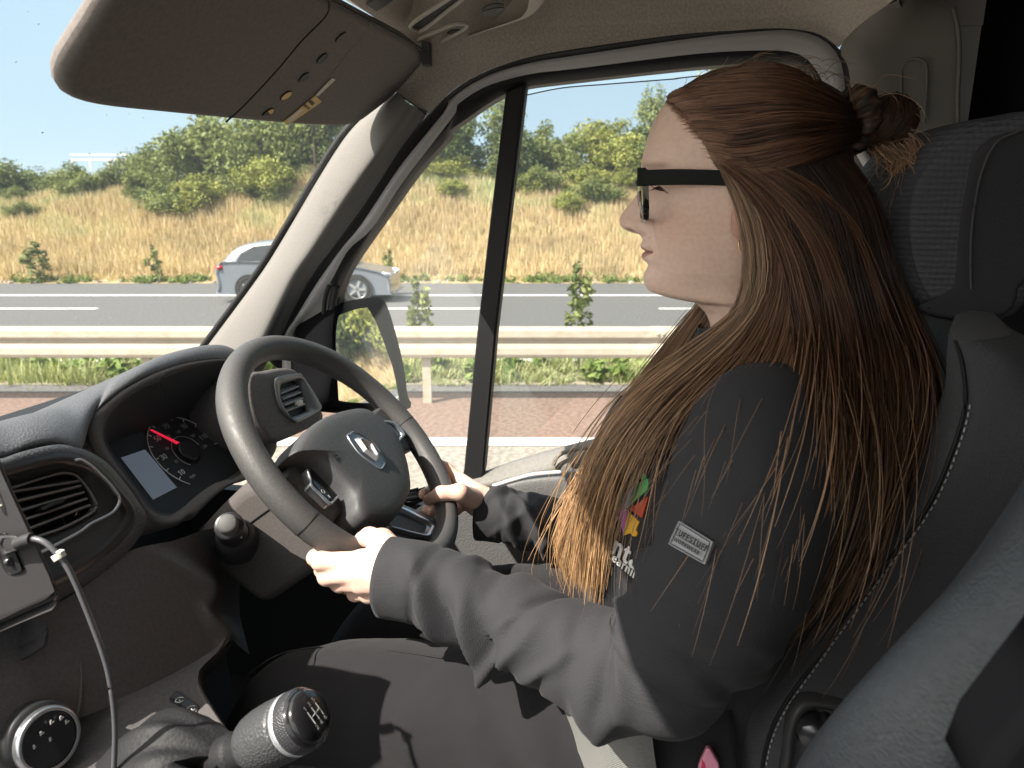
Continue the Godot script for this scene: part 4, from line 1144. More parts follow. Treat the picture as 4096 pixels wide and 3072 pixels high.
	# sill and door card
	var card := [
		[Vector3(0.0137, 1.671, -0.475), Vector3(0.0722, 1.6872, -0.475), Vector3(0.1531, 1.7223, -0.475), Vector3(0.29, 1.7694, -0.475), Vector3(0.4792, 1.8248, -0.475), Vector3(0.6802, 1.8707, -0.475)],
		[Vector3(0.0192, 1.673, -0.455), Vector3(0.0769, 1.689, -0.455), Vector3(0.1566, 1.7228, -0.455), Vector3(0.2916, 1.7685, -0.455), Vector3(0.4783, 1.8215, -0.455), Vector3(0.6765, 1.8671, -0.455)],
		[Vector3(0.0245, 1.6673, -0.435), Vector3(0.0814, 1.6794, -0.435), Vector3(0.1601, 1.7044, -0.435), Vector3(0.2937, 1.7484, -0.435), Vector3(0.4784, 1.8009, -0.435), Vector3(0.6744, 1.847, -0.435)],
		[Vector3(0.0251, 1.6567, -0.432), Vector3(0.0819, 1.665, -0.432), Vector3(0.1607, 1.6883, -0.432), Vector3(0.2945, 1.7263, -0.432), Vector3(0.48, 1.7707, -0.432), Vector3(0.6769, 1.8138, -0.432)],
		[Vector3(0.0251, 1.6299, -0.43), Vector3(0.0821, 1.6394, -0.43), Vector3(0.1612, 1.6554, -0.43), Vector3(0.2957, 1.6896, -0.43), Vector3(0.4822, 1.731, -0.43), Vector3(0.6813, 1.7627, -0.43)],
		[Vector3(0.0002, 1.5877, -0.43), Vector3(0.0817, 1.5947, -0.43), Vector3(0.1614, 1.6016, -0.43), Vector3(0.2975, 1.623, -0.43), Vector3(0.4866, 1.6578, -0.43), Vector3(0.6879, 1.6923, -0.43)],
		[Vector3(-0.0681, 1.2934, -0.43), Vector3(0.079, 1.312, -0.43), Vector3(0.1625, 1.3226, -0.43), Vector3(0.305, 1.3406, -0.43), Vector3(0.5038, 1.3658, -0.43), Vector3(0.716, 1.3926, -0.43)]]
	put("door_card", loft(card, 50, 40), M.door, r)
	var arm := [
		[Vector3(-0.0768, 1.6046, -0.4), Vector3(-0.0084, 1.6545, -0.4), Vector3(0.048, 1.6752, -0.4), Vector3(0.1032, 1.6889, -0.4), Vector3(0.1573, 1.7098, -0.4), Vector3(0.2104, 1.7229, -0.4), Vector3(0.2711, 1.7309, -0.4), Vector3(0.398, 1.7362, -0.4)],
		[Vector3(-0.066, 1.615, -0.37), Vector3(0.0008, 1.6628, -0.37), Vector3(0.056, 1.6822, -0.37), Vector3(0.1099, 1.6947, -0.37), Vector3(0.1627, 1.7152, -0.37), Vector3(0.2146, 1.7281, -0.37), Vector3(0.274, 1.735, -0.37), Vector3(0.398, 1.7386, -0.37)],
		[Vector3(-0.061, 1.6068, -0.355), Vector3(0.005, 1.6506, -0.355), Vector3(0.0596, 1.6691, -0.355), Vector3(0.1131, 1.6853, -0.355), Vector3(0.1655, 1.7049, -0.355), Vector3(0.2168, 1.7151, -0.355), Vector3(0.2758, 1.7195, -0.355), Vector3(0.399, 1.7182, -0.355)],
		[Vector3(-0.0651, 1.5453, -0.36), Vector3(0.0011, 1.5615, -0.36), Vector3(0.0568, 1.5764, -0.36), Vector3(0.1113, 1.5911, -0.36), Vector3(0.1648, 1.6055, -0.36), Vector3(0.2172, 1.6196, -0.36), Vector3(0.2774, 1.6249, -0.36), Vector3(0.4026, 1.6361, -0.36)],
		[Vector3(-0.0805, 1.3251, -0.38), Vector3(-0.0109, 1.3339, -0.38), Vector3(0.0476, 1.3413, -0.38), Vector3(0.1051, 1.3486, -0.38), Vector3(0.1617, 1.3557, -0.38), Vector3(0.2173, 1.3628, -0.38), Vector3(0.2811, 1.3708, -0.38), Vector3(0.4136, 1.3876, -0.38)]]
	put("armrest", loft(arm, 40, 40), M.door_dark, r)
	put("grab_rim", tube(spl([Vector3(0.1161, 1.703, -0.362), Vector3(0.1642, 1.722, -0.362), Vector3(0.1986, 1.7326, -0.362), Vector3(0.2745, 1.7443, -0.362)], 20), 0.004, 8), M.frame_grey, r)
	put("speaker_bowl", tube(spl([Vector3(0.2201, 1.7284, -0.425), Vector3(0.2287, 1.7476, -0.425), Vector3(0.2549, 1.7613, -0.425), Vector3(0.2939, 1.7693, -0.425)], 16), 0.004, 8), M.door, r)
	var sw := node("window_switch", r)
	var sn := Vector3(0.25, 0.85, 0.45).normalized()
	put("plate", slab([Vector3(-0.0587, 1.6577, -0.36), Vector3(-0.0506, 1.6806, -0.36), Vector3(-0.0143, 1.6943, -0.36), Vector3(-0.0095, 1.6746, -0.36), Vector3(-0.0369, 1.6595, -0.36)], sn, 0.01, 0.002), M.gloss, sw)
	put("button", slab(shift([Vector3(-0.0518, 1.6722, -0.36), Vector3(-0.046, 1.6828, -0.36), Vector3(-0.0287, 1.6887, -0.36), Vector3(-0.0271, 1.6824, -0.36)], sn * 0.004), sn, 0.006, 0.001), M.silver, sw)
	put("button", slab(shift([Vector3(-0.0548, 1.6636, -0.36), Vector3(-0.0491, 1.6715, -0.36), Vector3(-0.0272, 1.6805, -0.36), Vector3(-0.0275, 1.6713, -0.36)], sn * 0.004), sn, 0.006, 0.001), M.silver, sw)
	# mirror outside the quarter window
	var mr := node("door_mirror", r)
	var mo := [Vector3(-0.2909, 1.777, -0.6), Vector3(-0.2912, 1.8606, -0.6), Vector3(-0.2895, 1.9221, -0.6), Vector3(-0.2848, 1.9625, -0.6), Vector3(-0.2748, 1.9887, -0.6), Vector3(-0.2618, 1.9949, -0.6), Vector3(-0.2427, 2.0003, -0.6), Vector3(-0.2259, 2.0017, -0.6), Vector3(-0.2136, 1.9991, -0.6), Vector3(-0.204, 1.9846, -0.6), Vector3(-0.1926, 1.9632, -0.6), Vector3(-0.1798, 1.9278, -0.6), Vector3(-0.1706, 1.9, -0.6), Vector3(-0.1614, 1.872, -0.6), Vector3(-0.1544, 1.8397, -0.6), Vector3(-0.1495, 1.805, -0.6), Vector3(-0.1471, 1.7844, -0.6), Vector3(-0.1466, 1.7719, -0.6)]
	var mid: Vector3 = mo[10]
	var mn := Vector3(1.0, 0.21, 0.05).normalized()
	var flat := []
	var outer := []
	var eye := Vector3(0.3821, 2.2, 0.8475)
	for p in mo:
		var d: Vector3 = (p - eye).normalized()
		flat.append(eye + d * (mid - eye).dot(mn) / d.dot(mn))
	for p in [Vector3(-0.3038, 1.7636, -0.6), Vector3(-0.3041, 1.8601, -0.6), Vector3(-0.301, 1.9419, -0.6), Vector3(-0.2892, 1.9942, -0.6), Vector3(-0.2739, 2.0035, -0.6), Vector3(-0.242, 2.0131, -0.6), Vector3(-0.2106, 2.0173, -0.6), Vector3(-0.1901, 2.0172, -0.6), Vector3(-0.178, 2.0126, -0.6), Vector3(-0.1703, 2.0011, -0.6), Vector3(-0.1595, 1.9661, -0.6), Vector3(-0.1507, 1.9307, -0.6), Vector3(-0.1419, 1.891, -0.6), Vector3(-0.1353, 1.8467, -0.6), Vector3(-0.1323, 1.8058, -0.6), Vector3(-0.1322, 1.7726, -0.6)]:
		var d: Vector3 = (p - eye).normalized()
		outer.append(eye + d * (mid - eye).dot(mn) / d.dot(mn))
	put("mirror_glass", MB.new().poly(flat, mn), M.mirror, mr)
	var o1 := spl(outer, 60, true)
	put("housing", MB.new().grid([inset(o1, 0.02, mn), shift(o1, mn * 0.004), shift(o1, -mn * 0.02), shift(inset(o1, 0.015, mn), -mn * 0.09), shift(inset(o1, 0.05, mn), -mn * 0.12)], true).poly(shift(inset(o1, 0.002, mn), -mn * 0.004), mn), M.housing, mr)

func dashboard(r: Node3D) -> void:
	var nr := Vector3(1, 0.35, 0).normalized()
	# leather covered top, from the windscreen to the cluster and the vents
	var crest := [Vector3(-0.32, 1.9761, 0.278), Vector3(-0.32, 1.9719, 0.2089), Vector3(-0.32, 1.9695, 0.1557), Vector3(-0.32, 1.9759, 0.0937), Vector3(-0.32, 1.9831, 0.0223), Vector3(-0.32, 1.9872, -0.0594), Vector3(-0.32, 1.9847, -0.1348), Vector3(-0.32, 1.9782, -0.1881), Vector3(-0.32, 1.9703, -0.2182), Vector3(-0.32, 1.9538, -0.2438), Vector3(-0.32, 1.9017, -0.2963)]
	var front := [Vector3(-0.1998, 1.9961, 0.3792), Vector3(-0.1955, 1.9818, 0.3281), Vector3(-0.1954, 1.9813, 0.293), Vector3(-0.1934, 1.9746, 0.2624), Vector3(-0.1891, 1.9602, 0.241), Vector3(-0.2427, 1.9562, 0.1746), Vector3(-0.2481, 1.9717, 0.15), Vector3(-0.2537, 1.9876, 0.0813), Vector3(-0.255, 1.9914, 0.0273), Vector3(-0.2547, 1.9906, -0.0411), Vector3(-0.2515, 1.9814, -0.1123), Vector3(-0.2464, 1.967, -0.1413), Vector3(-0.2333, 1.9293, -0.1595)]
	var mid := []
	var cs := spl(crest, 60)
	var fs := spl(front, 60)
	for i in 60: mid.append(cs[i].lerp(fs[i], 0.55) + Vector3(0.012, 0.016, 0))
	var fore := []
	for i in 60:
		var p: Vector3 = cs[i]
		fore.append(Vector3(-0.42, minf(1.93, p.y - 0.02), p.z - 0.02))
	var far := []
	for i in 60: far.append(Vector3(-0.58, 1.86, fore[i].z - 0.03))
	put("dash_top", MB.new().grid(blend_rows([far, fore, cs, mid, fs, shift(fs, Vector3(-0.03, -0.02, 0))], 40)), M.dash, r)
	put("dash_base", MB.new().box(Vector3(-0.47, 1.79, 0.72), Vector3(0.22, 0.1, 1.4)), M.dash, r)
	put("dash_base", MB.new().box(Vector3(-0.48, 1.81, -0.28), Vector3(0.22, 0.1, 0.3)), M.dash, r)
	# instrument cluster: rim, deep hood, tilted face
	var c := node("instrument_cluster", r)
	var ro := [Vector3(-0.238, 1.9429, 0.1786), Vector3(-0.2416, 1.9532, 0.1756), Vector3(-0.244, 1.96, 0.1699), Vector3(-0.2466, 1.9674, 0.1586), Vector3(-0.2485, 1.9727, 0.1426), Vector3(-0.2504, 1.9782, 0.1215), Vector3(-0.2526, 1.9846, 0.0928)] + [Vector3(-0.255, 1.9913, 0.027), Vector3(-0.2546, 1.9902, -0.0405), Vector3(-0.2512, 1.9805, -0.1117)] + [Vector3(-0.2464, 1.967, -0.1413), Vector3(-0.2368, 1.9395, -0.1642), Vector3(-0.2238, 1.9023, -0.1692), Vector3(-0.2094, 1.8611, -0.1684), Vector3(-0.1977, 1.8276, -0.1579), Vector3(-0.1917, 1.8105, -0.0981)] + [Vector3(-0.192, 1.8115, -0.0531), Vector3(-0.1941, 1.8174, -0.0124), Vector3(-0.193, 1.8144, 0.0334), Vector3(-0.1907, 1.8078, 0.0781)] + [Vector3(-0.1926, 1.813, 0.0858), Vector3(-0.192, 1.8115, 0.1084), Vector3(-0.1954, 1.8211, 0.1361), Vector3(-0.2009, 1.8367, 0.1485)] + [Vector3(-0.2071, 1.8546, 0.1519), Vector3(-0.2142, 1.8749, 0.1547), Vector3(-0.224, 1.903, 0.1673), Vector3(-0.2333, 1.9295, 0.1783)]
	var ri := [Vector3(-0.2367, 1.9391, 0.1512), Vector3(-0.2412, 1.9519, 0.1427), Vector3(-0.2446, 1.9618, 0.127), Vector3(-0.2478, 1.9707, 0.1014), Vector3(-0.2502, 1.9776, 0.0641), Vector3(-0.2508, 1.9793, 0.0201)] + [Vector3(-0.2514, 1.9811, 0.0336), Vector3(-0.2517, 1.9819, -0.0533), Vector3(-0.249, 1.9743, -0.1242)] + [Vector3(-0.2377, 1.9419, -0.1397), Vector3(-0.2261, 1.9089, -0.1439), Vector3(-0.2128, 1.8707, -0.1357), Vector3(-0.2019, 1.8398, -0.106)] + [Vector3(-0.1954, 1.8213, -0.053), Vector3(-0.1983, 1.8293, 0.0014), Vector3(-0.1981, 1.8289, 0.0439), Vector3(-0.1969, 1.8254, 0.0757), Vector3(-0.1964, 1.8241, 0.0989), Vector3(-0.1988, 1.8308, 0.1175), Vector3(-0.2024, 1.8411, 0.1279), Vector3(-0.2085, 1.8586, 0.1365), Vector3(-0.2196, 1.8903, 0.1451), Vector3(-0.2276, 1.9131, 0.1493), Vector3(-0.2329, 1.9284, 0.1519)]
	var no := 90
	var so := spl(ro, no, true)
	var si := spl(ri, no, true)
	var band := []
	for t in [0.0, 0.12, 0.3, 0.6, 0.9, 1.0]:
		var row := []
		for i in no: row.append(so[i].lerp(si[i], t) + nr * (0.006 * sin(PI * t) - 0.006 * t))
		band.append(row)
	band.insert(0, shift(so, -nr * 0.05))
	put("rim", MB.new().grid(band, true), M.cowl, c)
	var face := [Vector3(-0.3098, 1.902, 0.0681), Vector3(-0.3106, 1.9029, 0.066), Vector3(-0.3102, 1.9025, 0.0596), Vector3(-0.3088, 1.9009, 0.0377), Vector3(-0.3071, 1.899, 0.004), Vector3(-0.3052, 1.8969, -0.0501), Vector3(-0.3029, 1.8944, -0.0895), Vector3(-0.2974, 1.8882, -0.1386), Vector3(-0.2851, 1.8746, -0.173), Vector3(-0.2636, 1.8506, -0.1686), Vector3(-0.2403, 1.8248, -0.1337), Vector3(-0.2217, 1.8041, -0.0939), Vector3(-0.2275, 1.8106, -0.0413), Vector3(-0.2272, 1.8102, 0.0036), Vector3(-0.2247, 1.8074, 0.0387), Vector3(-0.2237, 1.8064, 0.0636), Vector3(-0.2287, 1.8119, 0.08), Vector3(-0.2363, 1.8203, 0.0862), Vector3(-0.2494, 1.8349, 0.0873), Vector3(-0.2741, 1.8623, 0.0815), Vector3(-0.2924, 1.8826, 0.0751), Vector3(-0.3049, 1.8966, 0.0704)]
	var pn := Vector3(1, 0.9, 0).normalized()
	var fp := spl(face, no, true)
	var wall := []
	for t in [0.0, 0.5, 1.0]:
		var row := []
		for i in no: row.append((si[i] - nr * 0.006).lerp(fp[i], t))
		wall.append(row)
	put("hood_wall", MB.new().grid(wall, true), M.black_soft, c)
	put("face", MB.new().poly(fp, pn), M.dial_face, c)
	var lcd := [Vector3(-0.2922, 1.8825, 0.0711), Vector3(-0.2896, 1.8796, 0.0285), Vector3(-0.244, 1.8289, 0.033), Vector3(-0.2452, 1.8302, 0.0797)]
	put("screen", slab(shift(lcd, pn * 0.002), pn, 0.001, 0.0005), M.lcd, c)
	# speedometer
	var d0: Vector3 = Vector3(-0.2696, 1.8573, -0.0328) + pn * 0.003
	var ey := Vector3(-0.9, 1, 0).normalized()
	var ex := Vector3(0, 0, -1)
	var rad := 0.062
	var white := mat(0.7, 0.7, 0.7, 0.6)
	var arc := []
	for k in 40:
		var g := deg_to_rad(lerpf(-135, 60, k / 39.0))
		arc.append(d0 + (ex * sin(g) + ey * cos(g)) * rad)
	put("dial_arc", tube(arc, 0.0007, 5), white, c)
	var arc2 := []
	for k in 40:
		var g := deg_to_rad(lerpf(-140, 90, k / 39.0))
		arc2.append(d0 + (ex * sin(g) + ey * cos(g)) * rad * 0.42)
	put("dial_arc", tube(arc2, 0.0006, 5), M.grey_ink, c)
	for k in 12:
		var g := deg_to_rad(-120 + k * 20.0)
		var u := ex * sin(g) + ey * cos(g)
		put("dial_tick", tube([d0 + u * rad * 0.9, d0 + u * rad * 0.98], 0.0007, 4), white, c)
		if k % 2 == 0:
			words_at("dial_number", str(10 + k * 10), d0 + u * rad * 0.76, ex, pn, 0.0105, white if k < 5 else M.grey_ink, c)
		else:
			words_at("dial_number", str(k * 20), d0 + u * rad * 0.55, ex, pn, 0.006, M.grey_ink, c)
	words_at("dial_number", "mph", d0 + (ex * sin(-2.45) + ey * cos(-2.45)) * rad * 0.75, ex, pn, 0.006, M.grey_ink, c)
	var g2 := deg_to_rad(-33)
	var u2 := ex * sin(g2) + ey * cos(g2)
	put("needle", slab([d0 + u2 * rad * 0.3 + ex * 0.003 + pn * 0.005, d0 + u2 * rad * 0.98 + ex * 0.0012 + pn * 0.005, d0 + u2 * rad * 0.98 - ex * 0.0012 + pn * 0.005, d0 + u2 * rad * 0.3 - ex * 0.003 + pn * 0.005], pn, 0.002, 0.0004), M.red, c)
	put("dial_hub", lathe(d0, d0 + pn * 0.004, [[0, 0.018], [0.8, 0.018], [1, 0.015], [1, 0]], 24), M.gloss, c)
	# vent facing the passenger side of the cluster
	vent(r, nr)
	# vent beyond the wheel
	var v := node("air_vent", r)
	var n2 := Vector3(1, 0.3, 0.1).normalized()
	var b0 := spl([Vector3(-0.1971, 1.9604, -0.1016), Vector3(-0.1964, 1.9581, -0.151), Vector3(-0.1948, 1.9526, -0.1975), Vector3(-0.1922, 1.944, -0.2292), Vector3(-0.1864, 1.9247, -0.249), Vector3(-0.1754, 1.8881, -0.2631), Vector3(-0.1637, 1.849, -0.2716), Vector3(-0.1619, 1.843, -0.253), Vector3(-0.1632, 1.8474, -0.1745), Vector3(-0.1656, 1.8553, -0.108), Vector3(-0.1722, 1.8772, -0.0855), Vector3(-0.1839, 1.9162, -0.0762)], 60, true)
	put("vent_body", rings([[b0, -0.12], [b0, -0.012], [inset(b0, 0.002, n2), -0.006], [inset(b0, 0.006, n2), -0.002], [[Vector3(-0.1902, 1.9374, -0.1536), Vector3(-0.1916, 1.9421, -0.172), Vector3(-0.1896, 1.9352, -0.2227), Vector3(-0.1872, 1.9275, -0.2367), Vector3(-0.171, 1.8732, -0.2609), Vector3(-0.1684, 1.8646, -0.2512), Vector3(-0.1686, 1.8652, -0.1795), Vector3(-0.1702, 1.8708, -0.1648), Vector3(-0.1795, 1.9018, -0.1434)], -0.001]], n2, 60, false), M.dash_low, v)
	var f0 := [Vector3(-0.1902, 1.9374, -0.1536), Vector3(-0.1916, 1.9421, -0.172), Vector3(-0.1896, 1.9352, -0.2227), Vector3(-0.1872, 1.9275, -0.2367), Vector3(-0.171, 1.8732, -0.2609), Vector3(-0.1684, 1.8646, -0.2512), Vector3(-0.1686, 1.8652, -0.1795), Vector3(-0.1702, 1.8708, -0.1648), Vector3(-0.1795, 1.9018, -0.1434)]
	var f1 := [Vector3(-0.1877, 1.9289, -0.1626), Vector3(-0.1881, 1.9302, -0.1763), Vector3(-0.1868, 1.9261, -0.2216), Vector3(-0.1852, 1.9205, -0.2315), Vector3(-0.1723, 1.8775, -0.234), Vector3(-0.1706, 1.872, -0.224), Vector3(-0.1716, 1.8754, -0.1735), Vector3(-0.1729, 1.8798, -0.1608), Vector3(-0.1808, 1.906, -0.1514)]
	put("vent_frame", rings([[f0, -0.002], [f0, 0.004], [f1, 0.002], [f1, -0.018]], n2, 50), M.vent_frame, v)
	var back := spl(shift(f1, -n2 * 0.012), 50, true)
	put("vent_back", MB.new().poly(back, n2), M.black, v)
	for k in 4:
		var t := (k + 0.6) / 4.4
		var a: Vector3 = Vector3(-0.186, 1.9234, -0.1638).lerp(Vector3(-0.1734, 1.8813, -0.1619), t) - n2 * 0.003
		var b: Vector3 = Vector3(-0.1853, 1.921, -0.2234).lerp(Vector3(-0.1718, 1.8761, -0.2242), t) - n2 * 0.003
		put("vent_slat", slab([a, b, b - Vector3(0.006, -0.003, 0), a - Vector3(0.006, -0.003, 0)], Vector3(0.3, 1, 0).normalized(), 0.0022, 0.0006), M.slat, v)
		put("vent_slat", tube([a, b], 0.0014, 6), M.slat, v)
	put("vent_tab", MB.new().box(Vector3(-0.1765, 1.8916, -0.2017), Vector3(0.008, 0.006, 0.014)), M.frame_grey, v)
	# lower dashboard and the console
	var low := [
		[Vector3(-0.1665, 1.873, 0.4493), Vector3(-0.1549, 1.8497, 0.3934), Vector3(-0.1504, 1.8409, 0.3346), Vector3(-0.1506, 1.8413, 0.2833), Vector3(-0.1524, 1.8449, 0.24), Vector3(-0.1494, 1.8387, 0.2101), Vector3(-0.1443, 1.8286, 0.1755), Vector3(-0.1401, 1.8201, 0.1293), Vector3(-0.137, 1.8141, 0.1099), Vector3(-0.1321, 1.8042, 0.0629)],
		[Vector3(-0.1605, 1.861, 0.4568), Vector3(-0.1478, 1.8355, 0.4031), Vector3(-0.1373, 1.8145, 0.354), Vector3(-0.1295, 1.799, 0.3027), Vector3(-0.1227, 1.7854, 0.2549), Vector3(-0.1179, 1.7758, 0.213), Vector3(-0.1152, 1.7704, 0.1809), Vector3(-0.1128, 1.7655, 0.1576), Vector3(-0.177, 1.7052, 0.05), Vector3(-0.182, 1.6854, 0)],
		[Vector3(-0.1518, 1.8435, 0.4677), Vector3(-0.1377, 1.8155, 0.4167), Vector3(-0.1266, 1.7932, 0.3696), Vector3(-0.1171, 1.7743, 0.3222), Vector3(-0.1094, 1.7587, 0.2773), Vector3(-0.103, 1.746, 0.2306), Vector3(-0.1005, 1.7411, 0.1983), Vector3(-0.1012, 1.7424, 0.1814), Vector3(-0.1854, 1.655, 0.05), Vector3(-0.1881, 1.6246, 0)],
		[Vector3(-0.1419, 1.8237, 0.48), Vector3(-0.1263, 1.7925, 0.4324), Vector3(-0.1151, 1.7702, 0.3866), Vector3(-0.106, 1.752, 0.3398), Vector3(-0.099, 1.7381, 0.2946), Vector3(-0.0933, 1.7266, 0.2391), Vector3(-0.0898, 1.7195, 0.199), Vector3(-0.0875, 1.7149, 0.1729), Vector3(-0.164, 1.6245, 0.05), Vector3(-0.1828, 1.5785, 0)],
		[Vector3(-0.1363, 1.8127, 0.4869), Vector3(-0.121, 1.782, 0.4396), Vector3(-0.1101, 1.7602, 0.3939), Vector3(-0.1017, 1.7434, 0.3466), Vector3(-0.0949, 1.7297, 0.3016), Vector3(-0.0878, 1.7156, 0.2577), Vector3(-0.084, 1.708, 0.2098), Vector3(-0.0835, 1.707, 0.1785), Vector3(-0.1628, 1.6056, 0.05), Vector3(-0.1787, 1.5537, 0)]]
	put("dash_lower", loft(low, 50, 60), M.dash_low, r)
	var con := [
		[Vector3(-0.1374, 1.8149, 0.4855), Vector3(-0.1222, 1.7843, 0.438), Vector3(-0.1114, 1.7627, 0.3921), Vector3(-0.103, 1.746, 0.3445), Vector3(-0.0962, 1.7325, 0.2993), Vector3(-0.09, 1.72, 0.2451), Vector3(-0.0867, 1.7134, 0.2048), Vector3(-0.0863, 1.7125, 0.1731), Vector3(-0.1577, 1.6254, 0.06)],
		[Vector3(-0.2254, 1.733, 0.4276), Vector3(-0.1648, 1.733, 0.4065), Vector3(-0.1242, 1.733, 0.3838), Vector3(-0.0965, 1.733, 0.3547), Vector3(-0.0765, 1.733, 0.3253), Vector3(-0.0638, 1.733, 0.289), Vector3(-0.0625, 1.733, 0.2551), Vector3(-0.0603, 1.733, 0.2404), Vector3(-0.1583, 1.6104, 0.1)],
		[Vector3(-0.1802, 1.735, 0.4654), Vector3(-0.1254, 1.735, 0.4445), Vector3(-0.0851, 1.735, 0.426), Vector3(-0.0559, 1.735, 0.4035), Vector3(-0.0403, 1.735, 0.3727), Vector3(-0.0361, 1.735, 0.336), Vector3(-0.0453, 1.735, 0.3009), Vector3(-0.0587, 1.735, 0.2711), Vector3(-0.1704, 1.5956, 0.12)],
		[Vector3(-0.1263, 1.735, 0.511), Vector3(-0.0757, 1.735, 0.4928), Vector3(-0.0385, 1.735, 0.4769), Vector3(-0.0144, 1.735, 0.4537), Vector3(0.0011, 1.735, 0.4151), Vector3(-0.0026, 1.735, 0.3693), Vector3(-0.0174, 1.735, 0.3325), Vector3(-0.0365, 1.735, 0.2992), Vector3(-0.1548, 1.5781, 0.14)],
		[Vector3(-0.0556, 1.735, 0.5708), Vector3(-0.0109, 1.735, 0.5559), Vector3(0.0221, 1.735, 0.543), Vector3(0.0341, 1.735, 0.5123), Vector3(0.0548, 1.735, 0.4765), Vector3(0.0632, 1.735, 0.4191), Vector3(0.0502, 1.735, 0.3833), Vector3(0.0358, 1.735, 0.3583), Vector3(-0.0734, 1.5597, 0.2)]]
	put("centre_console", loft(con, 50, 50), M.dash_low, r)
	put("console_side", strip([Vector3(-0.1901, 1.6544, 0.05), Vector3(-0.1871, 1.6105, 0.05), Vector3(-0.1731, 1.6103, 0.12), Vector3(-0.1657, 1.5915, 0.13), Vector3(-0.0759, 1.5874, 0.2), Vector3(-0.0137, 1.587, 0.25)], shift([Vector3(-0.1901, 1.6544, 0.05), Vector3(-0.1871, 1.6105, 0.05), Vector3(-0.1731, 1.6103, 0.12), Vector3(-0.1657, 1.5915, 0.13), Vector3(-0.0759, 1.5874, 0.2), Vector3(-0.0137, 1.587, 0.25)], Vector3(0, -0.35, -0.03)), 30), M.black_soft, r)
	put("dash_scratch", tube(shift(spl([Vector3(-0.125, 1.79, 0.3473), Vector3(-0.1189, 1.7779, 0.3557), Vector3(-0.1118, 1.7636, 0.368), Vector3(-0.1063, 1.7526, 0.3814), Vector3(-0.1033, 1.7466, 0.396), Vector3(-0.1029, 1.7458, 0.4121)], 24), nr * 0.0006), [0.0003, 0.0012, 0.0018, 0.0018, 0.0012, 0.0004].map(func(q): return q), 5) if false else tube(shift(splu([Vector3(-0.125, 1.79, 0.3473), Vector3(-0.1189, 1.7779, 0.3557), Vector3(-0.1118, 1.7636, 0.368), Vector3(-0.1063, 1.7526, 0.3814), Vector3(-0.1033, 1.7466, 0.396), Vector3(-0.1029, 1.7458, 0.4121)], 6), nr * 0.0006), [0.0003, 0.001, 0.0016, 0.0016, 0.0012, 0.0004], 6), M.cowl, r)
	# pair of switches on the console
	var sw := node("console_switch", r)
	var sn := Vector3(0, 1, 0)
	put("plate", slab(shift([Vector3(-0.0596, 1.735, 0.3183), Vector3(-0.0605, 1.735, 0.3067), Vector3(-0.0223, 1.735, 0.3242), Vector3(-0.0217, 1.735, 0.3351)], sn * 0.003), sn, 0.006, 0.0012), M.gloss_soft, sw)
	for q in [Vector3(-0.0468, 1.7385, 0.3205), Vector3(-0.028, 1.7385, 0.3293)]:
		var ring := []
		for k in 14: ring.append(q + Vector3(cos(k * TAU / 16.0), 0, sin(k * TAU / 16.0)) * 0.0038)
		put("dial_mark", tube(ring, 0.0005, 4), M.white_ink, sw)
		put("dial_mark", tube([q, q + Vector3(0.002, 0, 0.002)], 0.0005, 4), M.white_ink, sw)
	# heater knob
	var kn := node("heater_knob", r)
	var k0: Vector3 = Vector3(-0.1113, 1.7627, 0.4158)
	var kd := Vector3(0.93, 0.3, 0.2).normalized()
	put("base", lathe(k0 - kd * 0.01, k0 + kd * 0.012, [[0, 0.032], [0.5, 0.031], [1, 0.029], [1, 0.0]], 40), M.gloss_soft, kn)
	put("bezel", lathe(k0 + kd * 0.008, k0 + kd * 0.019, [[0, 0.025], [0.2, 0.027], [0.8, 0.0265], [1, 0.0245], [0.9, 0.0225]], 48), M.silver, kn)
	put("cap", lathe(k0 + kd * 0.008, k0 + kd * 0.0175, [[0, 0.02], [0.95, 0.0228], [1, 0.021], [1, 0]], 40), M.gloss, kn)
	put("marker", MB.new().box(k0 + kd * 0.0155 + Vector3(0.0, -0.019, 0.014), Vector3(0.003, 0.005, 0.008)), M.red, kn)
	for q in 7:
		var g := deg_to_rad(-110 + q * 36.0)
		var p := k0 + kd * 0.0178 + (Vector3(0, 1, -0.3).normalized() * cos(g) + Vector3(-0.25, -0.1, 1).normalized() * -sin(g)) * (0.0145 if q < 6 else 0.0)
		put("symbol", MB.new().box(p, Vector3(0.0006, 0.0035, 0.0016)), M.white_ink, kn)
		put("symbol", MB.new().box(p + Vector3(0, -0.0012, -0.0014), Vector3(0.0006, 0.0011, 0.003)), M.white_ink, kn)
	# column cowl and stalk
	var side := [Vector3(-0.2032, 1.7766, 0.07), Vector3(-0.1877, 1.7925, 0.07), Vector3(-0.1503, 1.8295, 0.07), Vector3(-0.112, 1.8598, 0.07), Vector3(-0.0628, 1.8606, 0.07), Vector3(-0.0176, 1.8184, 0.07), Vector3(-0.0084, 1.775, 0.07), Vector3(-0.0317, 1.7396, 0.07), Vector3(-0.0623, 1.7151, 0.07), Vector3(-0.0907, 1.6938, 0.07), Vector3(-0.1028, 1.6872, 0.07), Vector3(-0.1182, 1.6889, 0.07), Vector3(-0.1449, 1.7076, 0.07), Vector3(-0.1744, 1.725, 0.07), Vector3(-0.191, 1.7416, 0.07), Vector3(-0.1994, 1.7594, 0.07)]
	put("column_cowl", cushion(spl(side, 70, true), Vector3(0, 0, 1), 0.17, 0.018), M.cowl, r)
	put("cowl_seam", tube(shift(splu([Vector3(-0.1912, 1.7395, 0.07), Vector3(-0.1667, 1.76, 0.07), Vector3(-0.1095, 1.8076, 0.07), Vector3(-0.0749, 1.8331, 0.07)], 14), Vector3(0, 0, 0.0005)), 0.0012, 6), M.black, r)
	var st := node("wiper_stalk", r)
